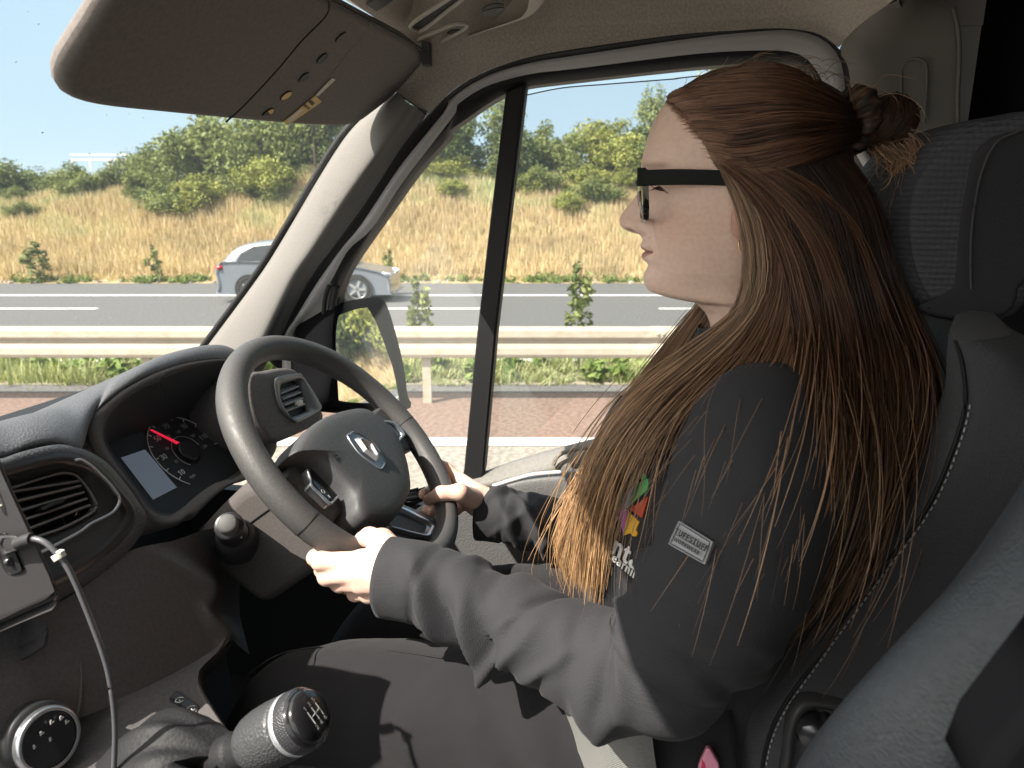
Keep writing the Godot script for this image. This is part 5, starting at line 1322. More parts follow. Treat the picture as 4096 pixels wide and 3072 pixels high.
	var s0: Vector3 = Vector3(-0.134, 1.777, 0.07)
	var s1: Vector3 = Vector3(-0.0807, 1.8493, 0.165)
	put("boot", lathe(s0, s1, [[-0.05, 0.03], [0.02, 0.0285], [0.1, 0.0275], [0.3, 0.024], [0.52, 0.0195], [0.53, 0.0]], 36), M.black_soft, st)
	put("sleeve", lathe(s0, s1, [[0.45, 0.018], [0.72, 0.0175], [0.74, 0.0165], [0.78, 0.0165], [0.8, 0.0172], [0.9, 0.0168], [0.94, 0.015], [0.94, 0.0]], 36), M.gloss_soft, st)
	put("end_cap", lathe(s0, s1, [[0.9, 0.0118], [1.0, 0.0118], [1.04, 0.0108], [1.06, 0.008], [1.06, 0]], 36), M.cowl_grey, st)
	for k in 3:
		put("ring_mark", MB.new().box(s0.lerp(s1, 0.8) + Vector3(0.0165 - k * 0.001, 0.004 - k * 0.0065, 0.002), Vector3(0.002, 0.003, 0.0015)), M.white_ink, st)

func vent(r: Node3D, nr: Vector3) -> void:
	var v := node("air_vent", r)
	var n := Vector3(1, 0.3, 0).normalized()
	var vo := [Vector3(-0.1609, 1.8662, 0.1983), Vector3(-0.157, 1.8534, 0.2146), Vector3(-0.1542, 1.8441, 0.2445), Vector3(-0.1535, 1.8418, 0.2714), Vector3(-0.1531, 1.8402, 0.301), Vector3(-0.1536, 1.842, 0.331), Vector3(-0.1545, 1.845, 0.3582), Vector3(-0.156, 1.8499, 0.3923), Vector3(-0.159, 1.8601, 0.442), Vector3(-0.1797, 1.9289, 0.4269), Vector3(-0.1964, 1.9848, 0.3844), Vector3(-0.1947, 1.9789, 0.3295), Vector3(-0.1944, 1.9779, 0.3038), Vector3(-0.1928, 1.9727, 0.2697), Vector3(-0.1899, 1.9629, 0.249), Vector3(-0.1864, 1.9512, 0.2334), Vector3(-0.1813, 1.9343, 0.2196), Vector3(-0.1728, 1.9061, 0.2078), Vector3(-0.1666, 1.8854, 0.2021)]
	var v1 := [Vector3(-0.1636, 1.8753, 0.2141), Vector3(-0.1607, 1.8655, 0.2259), Vector3(-0.1582, 1.8574, 0.2499), Vector3(-0.1573, 1.8545, 0.2756), Vector3(-0.157, 1.8533, 0.3028), Vector3(-0.1574, 1.8545, 0.3305), Vector3(-0.1582, 1.8574, 0.3574), Vector3(-0.1592, 1.8608, 0.387), Vector3(-0.161, 1.8668, 0.4304), Vector3(-0.1783, 1.9242, 0.4175), Vector3(-0.1929, 1.9729, 0.381), Vector3(-0.1927, 1.9724, 0.3327), Vector3(-0.1922, 1.9708, 0.3074), Vector3(-0.1907, 1.9655, 0.2759), Vector3(-0.188, 1.9568, 0.2562), Vector3(-0.1846, 1.9455, 0.242), Vector3(-0.1801, 1.9304, 0.2304), Vector3(-0.1726, 1.9054, 0.2205), Vector3(-0.1675, 1.8882, 0.2147)]
	var v2 := [Vector3(-0.166, 1.8834, 0.2251), Vector3(-0.1638, 1.8759, 0.2338), Vector3(-0.1616, 1.8688, 0.2553), Vector3(-0.1609, 1.8662, 0.2775), Vector3(-0.1606, 1.8655, 0.304), Vector3(-0.161, 1.8665, 0.3302), Vector3(-0.1613, 1.8675, 0.3545), Vector3(-0.1623, 1.8711, 0.382), Vector3(-0.1632, 1.874, 0.4218), Vector3(-0.1772, 1.9207, 0.4105), Vector3(-0.1901, 1.9636, 0.3799), Vector3(-0.1901, 1.9635, 0.337), Vector3(-0.1895, 1.9616, 0.312), Vector3(-0.1882, 1.9572, 0.2814), Vector3(-0.1856, 1.9486, 0.2631), Vector3(-0.183, 1.9398, 0.2505), Vector3(-0.1793, 1.9275, 0.2405), Vector3(-0.1729, 1.9065, 0.2318), Vector3(-0.1693, 1.8943, 0.2266)]
	var op := [Vector3(-0.1711, 1.9004, 0.2495), Vector3(-0.1703, 1.8978, 0.2537), Vector3(-0.17, 1.8968, 0.2666), Vector3(-0.1699, 1.8963, 0.2801), Vector3(-0.1703, 1.8976, 0.2948), Vector3(-0.1709, 1.8997, 0.3109), Vector3(-0.1715, 1.9017, 0.3262), Vector3(-0.1719, 1.9029, 0.3456), Vector3(-0.1728, 1.9062, 0.394), Vector3(-0.1799, 1.9296, 0.3922), Vector3(-0.1874, 1.9546, 0.3711), Vector3(-0.1865, 1.9517, 0.3322), Vector3(-0.1861, 1.9504, 0.3176), Vector3(-0.185, 1.9467, 0.2794), Vector3(-0.1839, 1.9429, 0.2661), Vector3(-0.1824, 1.9379, 0.2582), Vector3(-0.1801, 1.9304, 0.2541), Vector3(-0.1757, 1.9157, 0.2496), Vector3(-0.1726, 1.9053, 0.2482)]
	put("vent_surround", rings([[vo, -0.03], [vo, -0.004], [vo, 0.003], [v1, 0.006], [v1, 0.003]], n, 90, false), M.dash, v)
	put("vent_frame", rings([[v1, 0.003], [v1, 0.0065], [v2, 0.0065], [v2, 0.001], [op, -0.004], [op, -0.03]], n, 90, false), M.vent_dark, v)
	put("vent_back", MB.new().poly(spl(shift(op, -n * 0.028), 60, true), n), M.black, v)
	var acc := shift([Vector3(-0.1866, 1.9521, 0.2618), Vector3(-0.1864, 1.9512, 0.2552), Vector3(-0.184, 1.9433, 0.2472), Vector3(-0.1808, 1.9325, 0.2405), Vector3(-0.1759, 1.9162, 0.2325), Vector3(-0.1718, 1.9026, 0.2281), Vector3(-0.17, 1.8968, 0.2288), Vector3(-0.1689, 1.893, 0.2333), Vector3(-0.1678, 1.8892, 0.2446), Vector3(-0.168, 1.89, 0.2731)] + [Vector3(-0.1675, 1.8884, 0.2892), Vector3(-0.1677, 1.8891, 0.3255), Vector3(-0.1684, 1.8913, 0.3613)], n * 0.0068)
	put("vent_accent", tube(spl(acc, 60), 0.0016, 8), M.accent, v)
	put("vent_rim", tube(spl(shift([Vector3(-0.1711, 1.9004, 0.2495), Vector3(-0.1703, 1.8978, 0.2537), Vector3(-0.17, 1.8968, 0.2666), Vector3(-0.1703, 1.8976, 0.2948), Vector3(-0.1715, 1.9017, 0.3262), Vector3(-0.1719, 1.9029, 0.3456), Vector3(-0.1728, 1.9062, 0.394)], n * -0.003), 30), 0.0014, 6), M.slat, v)
	put("vent_rim", tube(spl(shift([Vector3(-0.1874, 1.9546, 0.3711), Vector3(-0.1861, 1.9504, 0.3176), Vector3(-0.185, 1.9467, 0.2794), Vector3(-0.1839, 1.9429, 0.2661), Vector3(-0.1824, 1.9379, 0.2582), Vector3(-0.1801, 1.9304, 0.2541), Vector3(-0.1757, 1.9157, 0.2496), Vector3(-0.1717, 1.9022, 0.2485)], n * -0.003), 30), 0.0014, 6), M.slat, v)
	for k in 5:
		var t := (k + 0.7) / 5.6
		var a: Vector3 = Vector3(-0.1867, 1.9523, 0.3276).lerp(Vector3(-0.1716, 1.902, 0.3395), t)
		var b: Vector3 = Vector3(-0.1817, 1.9357, 0.2567).lerp(Vector3(-0.1698, 1.896, 0.2546), t)
		if k == 0: b = Vector3(-0.1796, 1.9286, 0.255)
		var d := Vector3(-0.014, 0.003, 0)
		put("vent_slat", slab([a + d * 0.4, b + d * 0.4, b + d * 1.4, a + d * 1.4], Vector3(0.3, 1, 0).normalized(), 0.0028, 0.0007), M.vent_dark, v)
		put("vent_slat", tube([a + d * 0.35, b + d * 0.35], 0.0013, 6), M.slat, v)
	put("vent_divider", tube([Vector3(-0.1845, 1.9449, 0.2815) - n * 0.014, Vector3(-0.1702, 1.8972, 0.2822) - n * 0.014], 0.0009, 5), M.slat, v)
	put("vent_tab", slab(shift([Vector3(-0.1783, 1.9242, 0.3107), Vector3(-0.1783, 1.9244, 0.297), Vector3(-0.1775, 1.9217, 0.2842), Vector3(-0.1769, 1.9195, 0.2864), Vector3(-0.1773, 1.921, 0.3009), Vector3(-0.1773, 1.9209, 0.3114)], n * 0.002), n, 0.01, 0.0015), M.gloss_soft, v)

func wheel(r: Node3D) -> void:
	var w := node("steering_wheel", r, WHEEL_AT)
	w.basis = Basis(Vector3(0, 0, -1), Vector3(-sin(TILT), cos(TILT), 0), Vector3(cos(TILT), sin(TILT), 0))
	var z := Vector3(0, 0, 1)
	var rows := []
	for i in 120:
		var a := TAU * i / 120
		var o := Vector3(cos(a), sin(a), 0)
		# the grip swells a little at ten and two
		var k := 1.0 + 0.08 * exp(-pow(wrapf(a - 0.75, -PI, PI) / 0.25, 2.0)) + 0.08 * exp(-pow(wrapf(a - 2.39, -PI, PI) / 0.25, 2.0))
		var ring := []
		for j in 28:
			var b := TAU * j / 28
			ring.append(o * (0.178 + cos(b) * 0.0168 * k) + z * sin(b) * 0.0175 * k)
		rows.append(ring)
	put("rim", MB.new().grid(rows, true, true), M.wheel, w)
	var seam_at := [Vector3(-0.1292, 0.1239, 0.005), Vector3(0.1514, 0.1296, 0), Vector3(-0.1956, -0.0372, 0), Vector3(0.17, -0.02, 0)]
	for s in seam_at:
		var a: float = atan2(s.y, s.x)
		var ring := []
		for j in 29:
			var b := TAU * j / 28
			ring.append(Vector3(cos(a), sin(a), 0) * (0.178 + cos(b) * 0.0168) + z * sin(b) * 0.0175)
		put("rim_seam", tube(ring, 0.0007, 5, Vector3.UP, 1.0, false), M.black, w)
	# spokes
	var ls := [Vector3(-0.1311, 0.026, -0.004), Vector3(-0.1193, 0.0306, -0.004), Vector3(-0.1095, 0.0304, -0.004), Vector3(-0.0897, 0.0169, -0.004), Vector3(-0.0786, -0.0035, -0.004), Vector3(-0.0736, -0.0334, -0.004), Vector3(-0.086, -0.0573, -0.004), Vector3(-0.0961, -0.0601, -0.004), Vector3(-0.1081, -0.0544, -0.004), Vector3(-0.1179, -0.0528, -0.004), Vector3(-0.1241, -0.054, -0.004), Vector3(-0.1312, -0.0514, -0.004), Vector3(-0.1333, -0.0388, -0.004), Vector3(-0.1346, -0.0165, -0.004), Vector3(-0.131, 0.0045, -0.004), Vector3(-0.1346, 0.022, -0.004)]
	put("spoke", slab(spl(ls, 60, true), z, 0.02, 0.006), M.wheel, w)
	var rs := [Vector3(0.0891, 0.0271, -0.004), Vector3(0.1103, 0.0225, -0.004), Vector3(0.1242, 0.0222, -0.004), Vector3(0.1388, 0.0252, -0.004), Vector3(0.1724, 0.0227, -0.004), Vector3(0.208, -0.0017, -0.004), Vector3(0.2076, -0.0432, -0.004), Vector3(0.1975, -0.0609, -0.004), Vector3(0.1447, -0.0559, -0.004), Vector3(0.1226, -0.0522, -0.004), Vector3(0.1044, -0.0512, -0.004), Vector3(0.0916, -0.0527, -0.004), Vector3(0.083, -0.0346, -0.004), Vector3(0.0815, 0.0034, -0.004)]
	put("spoke", slab(spl(rs, 60, true), z, 0.02, 0.006), M.wheel, w)
	var bs := [Vector3(-0.1078, -0.06, -0.01), Vector3(-0.0689, -0.0697, -0.01), Vector3(-0.0221, -0.0956, -0.01), Vector3(0.0161, -0.1032, -0.01), Vector3(0.0352, -0.1255, -0.01), Vector3(0.0529, -0.1441, -0.01), Vector3(0.0664, -0.1516, -0.01), Vector3(0.0859, -0.1571, -0.01), Vector3(0.0989, -0.1717, -0.01), Vector3(0.0351, -0.1878, -0.01), Vector3(-0.0184, -0.1649, -0.01), Vector3(-0.063, -0.134, -0.01), Vector3(-0.0958, -0.1015, -0.01), Vector3(-0.1093, -0.0769, -0.01)]
	put("spoke", slab(spl(bs, 70, true), z, 0.018, 0.005), M.wheel, w)
	put("spoke_pocket", slab([Vector3(-0.1091, -0.0563, -0.012), Vector3(-0.0804, -0.0617, -0.012), Vector3(-0.0489, -0.103, -0.012), Vector3(-0.0665, -0.1006, -0.012), Vector3(-0.0995, -0.0812, -0.012)], z, 0.03, 0.003), M.black_soft, w)
	# airbag cover
	var cover := [Vector3(-0.1301, 0.0375, 0.006), Vector3(-0.1194, 0.0413, 0.006), Vector3(-0.103, 0.0458, 0.006), Vector3(-0.0769, 0.0512, 0.006), Vector3(-0.0306, 0.0541, 0.006), Vector3(0.0167, 0.0494, 0.006), Vector3(0.0526, 0.042, 0.006), Vector3(0.0674, 0.0376, 0.006), Vector3(0.0815, 0.0305, 0.006), Vector3(0.0893, 0.0214, 0.006), Vector3(0.0944, 0.0106, 0.006), Vector3(0.097, -0.0056, 0.006), Vector3(0.0968, -0.0253, 0.006), Vector3(0.0792, -0.0499, 0.006), Vector3(0.058, -0.0701, 0.006), Vector3(0.0329, -0.0872, 0.006), Vector3(0.0165, -0.0958, 0.006), Vector3(-0.0007, -0.1, 0.006), Vector3(-0.0306, -0.1034, 0.006), Vector3(-0.0566, -0.1046, 0.006), Vector3(-0.0697, -0.103, 0.006), Vector3(-0.0829, -0.0984, 0.006), Vector3(-0.0973, -0.0916, 0.006), Vector3(-0.1126, -0.0793, 0.006), Vector3(-0.1166, -0.069, 0.006), Vector3(-0.1144, -0.0614, 0.006), Vector3(-0.1093, -0.0554, 0.006), Vector3(-0.1007, -0.0468, 0.006), Vector3(-0.0962, -0.0328, 0.006), Vector3(-0.0963, -0.0119, 0.006), Vector3(-0.0984, 0.0092, 0.006), Vector3(-0.1056, 0.0203, 0.006), Vector3(-0.1159, 0.0289, 0.006), Vector3(-0.1241, 0.0341, 0.006)]
	var cs := spl(cover, 120, true)
	put("airbag_cover", pillow(cs, z, [[0.0, -0.035], [0.0, 0.0], [0.006, 0.0055], [0.02, 0.0105], [0.045, 0.0142], [0.09, 0.0172], [0.2, 0.0198], [0.4, 0.0207], [0.7, 0.021], [1.0, 0.021]]), M.wheel_hub, w)
	# lower lip under the cover where the cowl shows
	var trim := [
		[[Vector3(-0.1132, 0.014, 0.004), Vector3(-0.1222, 0.0024, 0.004), Vector3(-0.1301, -0.0052, 0.004), Vector3(-0.1298, -0.0197, 0.004), Vector3(-0.1285, -0.0344, 0.004), Vector3(-0.1257, -0.0369, 0.004), Vector3(-0.1189, -0.0377, 0.004), Vector3(-0.1021, -0.037, 0.004)], [Vector3(-0.1091, 0.0121, 0.004), Vector3(-0.118, 0.0018, 0.004), Vector3(-0.1249, -0.0063, 0.004), Vector3(-0.124, -0.019, 0.004), Vector3(-0.1225, -0.0324, 0.004), Vector3(-0.1211, -0.034, 0.004), Vector3(-0.1161, -0.0343, 0.004), Vector3(-0.1036, -0.0336, 0.004)]],
		[[Vector3(0.1027, 0.0113, 0.002), Vector3(0.1252, 0.0035, 0.002), Vector3(0.1455, -0.0052, 0.002), Vector3(0.1504, -0.014, 0.002), Vector3(0.1518, -0.0278, 0.002), Vector3(0.1498, -0.0342, 0.002), Vector3(0.1438, -0.0359, 0.002), Vector3(0.0983, -0.0375, 0.002)], [Vector3(0.1051, 0.0057, 0.002), Vector3(0.1225, 0.0001, 0.002), Vector3(0.1369, -0.0066, 0.002), Vector3(0.1412, -0.0146, 0.002), Vector3(0.1415, -0.0247, 0.002), Vector3(0.1393, -0.0303, 0.002), Vector3(0.135, -0.0312, 0.002), Vector3(0.0976, -0.0328, 0.002)]]]
	for t in trim:
		var a := spl(t[0], 40)
		var b := spl(t[1], 40)
		put("spoke_trim", MB.new().grid([shift(a, -z * 0.01), a, shift(blendl(a, b, 0.3), z * 0.0022), shift(blendl(a, b, 0.7), z * 0.0022), b, shift(b, -z * 0.01)]), M.silver, w)
	put("button_panel", slab(spl([Vector3(-0.1041, 0.0122, 0.001), Vector3(-0.1131, 0.0018, 0.001), Vector3(-0.1194, -0.006, 0.001), Vector3(-0.1196, -0.0189, 0.001), Vector3(-0.1176, -0.0326, 0.001), Vector3(-0.1111, -0.034, 0.001), Vector3(-0.0987, -0.0334, 0.001), Vector3(-0.0872, -0.0304, 0.001), Vector3(-0.0886, -0.0117, 0.001), Vector3(-0.0912, 0.0061, 0.001)], 50, true), z, 0.01, 0.001), M.gloss_soft, w)
	put("button", slab([Vector3(-0.1172, 0.0028, 0.005), Vector3(-0.1143, -0.0023, 0.005), Vector3(-0.1107, -0.0157, 0.005), Vector3(-0.1123, -0.0317, 0.005), Vector3(-0.1155, -0.033, 0.005), Vector3(-0.1223, -0.0313, 0.005), Vector3(-0.1231, -0.0174, 0.005), Vector3(-0.1232, -0.0051, 0.005)], z, 0.006, 0.0012), M.gloss, w)
	put("button_panel", slab(spl([Vector3(0.1081, 0.0053, 0.001), Vector3(0.1385, -0.0067, 0.001), Vector3(0.1408, -0.0301, 0.001), Vector3(0.1015, -0.0322, 0.001), Vector3(0.1049, -0.0083, 0.001)], 40, true), z, 0.01, 0.001), M.gloss_soft, w)
	put("button", slab([Vector3(0.1078, 0.0012, 0.004), Vector3(0.1293, -0.0075, 0.004), Vector3(0.1325, -0.0292, 0.004), Vector3(0.1027, -0.0306, 0.004), Vector3(0.1037, -0.0139, 0.004)], z, 0.006, 0.0012), M.gloss, w)
	var ink: Material = M.grey_ink
	for q in [Vector3(-0.1209, -0.019, 0.0065), Vector3(0.1118, -0.0232, 0.006)]:
		var ring := []
		for k in 13: ring.append(q + Vector3(cos(TAU * k / 12), sin(TAU * k / 12), 0) * 0.0026)
		put("button_symbol", tube(ring, 0.0004, 4, z), ink, w)
	put("button_symbol", MB.new().box(Vector3(0.1118, -0.0097, 0.006), Vector3(0.004, 0.0012, 0.0008)), ink, w)
	put("button_symbol", MB.new().box(Vector3(-0.1191, -0.0279, 0.007), Vector3(0.0012, 0.004, 0.0008)), ink, w)
	# silver pocket of the lower spoke
	var po := [Vector3(0.0083, -0.1012, -0.006), Vector3(0.0142, -0.1056, -0.006), Vector3(0.0338, -0.1296, -0.006), Vector3(0.0494, -0.1549, -0.006), Vector3(0.0464, -0.1619, -0.006), Vector3(0.0384, -0.1634, -0.006), Vector3(0.015, -0.1641, -0.006), Vector3(0.0072, -0.1611, -0.006), Vector3(-0.0156, -0.1417, -0.006), Vector3(-0.0351, -0.1229, -0.006), Vector3(-0.0515, -0.1053, -0.006), Vector3(-0.0265, -0.1027, -0.006)]
	var pi_ := [Vector3(-0.0032, -0.1033, -0.006), Vector3(0.0043, -0.1086, -0.006), Vector3(0.0209, -0.1319, -0.006), Vector3(0.0354, -0.1487, -0.006), Vector3(0.0351, -0.1528, -0.006), Vector3(0.0289, -0.1544, -0.006), Vector3(0.0114, -0.1547, -0.006), Vector3(0.0045, -0.1523, -0.006), Vector3(-0.0152, -0.1362, -0.006), Vector3(-0.0314, -0.121, -0.006), Vector3(-0.0438, -0.1082, -0.006), Vector3(-0.0247, -0.1054, -0.006)]
	put("spoke_trim", rings([[po, -0.01], [po, 0.002], [pi_, 0.0015], [pi_, -0.004]], z, 60, false), M.silver, w)
	var deep := [Vector3(-0.001, -0.1073, -0.012), Vector3(0.0043, -0.1128, -0.012), Vector3(0.013, -0.1269, -0.012), Vector3(0.0165, -0.14, -0.012), Vector3(0.0175, -0.1414, -0.012), Vector3(0.0139, -0.1427, -0.012), Vector3(0.0093, -0.1443, -0.012), Vector3(0.0043, -0.1438, -0.012), Vector3(-0.0061, -0.136, -0.012), Vector3(-0.0212, -0.1219, -0.012), Vector3(-0.0333, -0.1096, -0.012), Vector3(-0.0179, -0.1078, -0.012)]
	put("pocket_wall", rings([[pi_, -0.002], [deep, -0.002]], z, 60, false), M.silver_dull, w)
	put("pocket_floor", MB.new().poly(spl(deep, 50, true), z), M.wheel, w)
	# badge: dark shield with a bright rim and a folded diamond
	var bo := [Vector3(-0.0296, 0.0146, 0.027), Vector3(-0.0194, 0.0155, 0.027), Vector3(-0.009, 0.0139, 0.027), Vector3(0.0049, -0.002, 0.027), Vector3(0.0099, -0.018, 0.027), Vector3(0.0059, -0.0327, 0.027), Vector3(-0.0018, -0.0439, 0.027), Vector3(-0.0099, -0.0459, 0.027), Vector3(-0.0241, -0.0465, 0.027), Vector3(-0.0306, -0.0358, 0.027), Vector3(-0.0371, -0.0155, 0.027), Vector3(-0.0363, -0.003, 0.027)]
	var rec := [Vector3(-0.0253, 0.0192, 0.026), Vector3(-0.0176, 0.0209, 0.026), Vector3(-0.0039, 0.0195, 0.026), Vector3(0.0092, 0.0102, 0.026), Vector3(0.0202, -0.0025, 0.026), Vector3(0.0195, -0.0246, 0.026), Vector3(0.0091, -0.0481, 0.026), Vector3(-0.0035, -0.0538, 0.026), Vector3(-0.0185, -0.0532, 0.026), Vector3(-0.0234, -0.0476, 0.026), Vector3(-0.0342, -0.0354, 0.026), Vector3(-0.0399, -0.0155, 0.026), Vector3(-0.0387, -0.0012, 0.026)]
	put("badge_recess", rings([[rec, 0.0008], [bo, -0.0012]], z, 60), M.wheel_dark, w)
	var bs2 := spl(bo, 60, true)
	put("badge_plate", slab(shift(inset(bs2, 0.0012, z), z * 0.0005), z, 0.002, 0.0006), M.badge, w)
	put("badge_rim", MB.new().grid([shift(bs2, -z * 0.002), shift(bs2, z * 0.001), shift(inset(bs2, 0.001, z), z * 0.0018), inset(bs2, 0.002, z)], true), M.silver, w)
	var dia := [Vector3(-0.0222, 0.0057, 0.028), Vector3(-0.0134, 0.0047, 0.028), Vector3(-0.0007, -0.0127, 0.028), Vector3(-0.0105, -0.0343, 0.028), Vector3(-0.0195, -0.0354, 0.028), Vector3(-0.0272, -0.015, 0.028)]
	var cen: Vector3 = (dia[0] + dia[3]) * 0.5
	var din := []
	for p in dia: din.append(p.lerp(cen, 0.55))
	var ridge := []
	for p in dia: ridge.append(p.lerp(cen, 0.27) + z * 0.0055)
	var dm := MB.new()
	for k in 6:
		var j := (k + 1) % 6
		dm.grid([[dia[k], dia[j]], [ridge[k], ridge[j]]])
		dm.grid([[ridge[k], ridge[j]], [din[k], din[j]]])
	put("badge_diamond", dm, M.chrome, w)
	words_at("airbag_mark", "SRS", Vector3(-0.0227, -0.0711, 0.026), Vector3(1, 0, 0), z, 0.0075, M.black, w, true)
	words_at("airbag_mark", "AIRBAG", Vector3(-0.0289, -0.076, 0.026), Vector3(1, 0, 0), z, 0.0058, M.black, w, true)
	for q in [Vector3(-0.0847, 0.0023, 0.0265), Vector3(0.0507, 0.0038, 0.0245)]:
		put("horn_mark", MB.new().box(q, Vector3(0.0012, 0.0075, 0.0012)), M.black, w)
		var arc := []
		for k in 9: arc.append(q + Vector3(0.004 + cos(PI * k / 8 - PI / 2) * 0.003, sin(PI * k / 8 - PI / 2) * 0.003, 0))
		put("horn_mark", tube(arc, 0.0006, 4, z), M.black, w)

func blendl(a: Array, b: Array, t: float) -> Array:
	var out := []
	for i in a.size(): out.append(a[i].lerp(b[i], t))
	return out

func lever(r: Node3D) -> void:
	var g := node("gear_lever", r)
	var p0: Vector3 = Vector3(0.0598, 1.7611, 0.4)
	var p1: Vector3 = Vector3(0.1428, 1.8198, 0.407)
	# leather gaiter with soft pleats
	var base := spl([Vector3(-0.0559, 1.745, 0.4185), Vector3(-0.0559, 1.745, 0.398), Vector3(-0.0518, 1.745, 0.3604), Vector3(-0.0341, 1.745, 0.3523), Vector3(0.0004, 1.745, 0.3632), Vector3(0.036, 1.745, 0.3806), Vector3(0.0636, 1.745, 0.4036), Vector3(0.0524, 1.745, 0.4421), Vector3(-0.0018, 1.745, 0.4524)], 64, true)
	var rows := []
	for k in 14:
		var t := k / 13.0
		var row := []
		for i in 64:
			var fold := sin(i * TAU / 64.0 * 7.0 + t * 2.0) * 0.0016 * sin(PI * minf(t * 1.1, 1.0)) + sin(i * TAU / 64.0 * 3.0 + 1.0) * 0.003 * sin(PI * t)
			var rad := Vector3(cos(i * TAU / 64.0), 0, sin(i * TAU / 64.0))
			var c := p0.lerp(p1, -0.12)
			var a := i * TAU / 64.0
			var top := c + Vector3(0.15 * sin(a), cos(a), 0.0).normalized() * 0.014 + Vector3(0, 0, -sin(a) * 0.014)
			var e: Vector3 = base[i].lerp(top, pow(t, 0.85))
			e.y += 0.03 * pow(sin(PI * t), 0.75) * (1.0 - 0.6 * t)
			var out_ := (e - c.lerp(base[i], 0.5)).normalized()
			row.append(e + Vector3(0, 1, 0) * fold + out_ * fold * 0.6)
		rows.append(row)
	put("gaiter", MB.new().grid(blend_rows(rows, 40), true), M.leather, g)
	put("gaiter_collar", lathe(p0, p1, [[-0.2, 0.0148], [-0.12, 0.0170], [-0.08, 0.0157], [-0.05, 0.0178], [0.0, 0.0161], [0.04, 0.0178], [0.09, 0.0157], [0.1, 0.0139]], 30), M.leather, g)
	put("shaft", lathe(p0, p1, [[0.0, 0.0144], [0.12, 0.0148], [0.25, 0.0165], [0.34, 0.0170]], 30), M.gloss_soft, g)
	put("knob", lathe(p0, p1, [[0.22, 0.0], [0.22, 0.0157], [0.26, 0.0204], [0.32, 0.0228], [0.42, 0.0245], [0.55, 0.0252], [0.68, 0.0248], [0.74, 0.0237], [0.74, 0.0]], 40), M.knob, g)
	put("knob_ring", lathe(p0, p1, [[0.73, 0.0237], [0.74, 0.0247], [0.77, 0.0247], [0.78, 0.0237]], 40), M.chrome, g)
	put("knurled_ring", lathe(p0, p1, [[0.775, 0.0237], [0.79, 0.0245], [0.88, 0.0241], [0.9, 0.0231]], 40), M.knurl, g)
	put("cap_ring", lathe(p0, p1, [[0.895, 0.0233], [0.91, 0.0231], [0.93, 0.0213]], 40), M.gloss, g)
	put("cap", lathe(p0, p1, [[0.9, 0.0213], [0.945, 0.0207], [0.975, 0.0174], [0.99, 0.0104], [0.995, 0.0]], 40), M.gloss, g)
	var ax := (p1 - p0).normalized()
	var f := frame_of(ax, Vector3.UP)
	var top := p0.lerp(p1, 0.994)
	var side: Vector3 = f[0]
	var upv: Vector3 = f[1]
	for k in 3:
		var x := (k - 1) * 0.0058
		put("gear_line", tube([top + side * x + upv * 0.0055, top + side * x - upv * 0.0055], 0.0005, 4, ax), M.grey_ink, g)
		words_at("gear_number", ["1", "3", "5"][k], top + side * x + upv * 0.0085, side, ax, 0.0045, M.grey_ink, g)
		words_at("gear_number", ["2", "4", "6"][k], top + side * x - upv * 0.0085, side, ax, 0.0045, M.grey_ink, g)
	put("gear_line", tube([top - side * 0.0058, top + side * 0.0058], 0.0005, 4, ax), M.grey_ink, g)

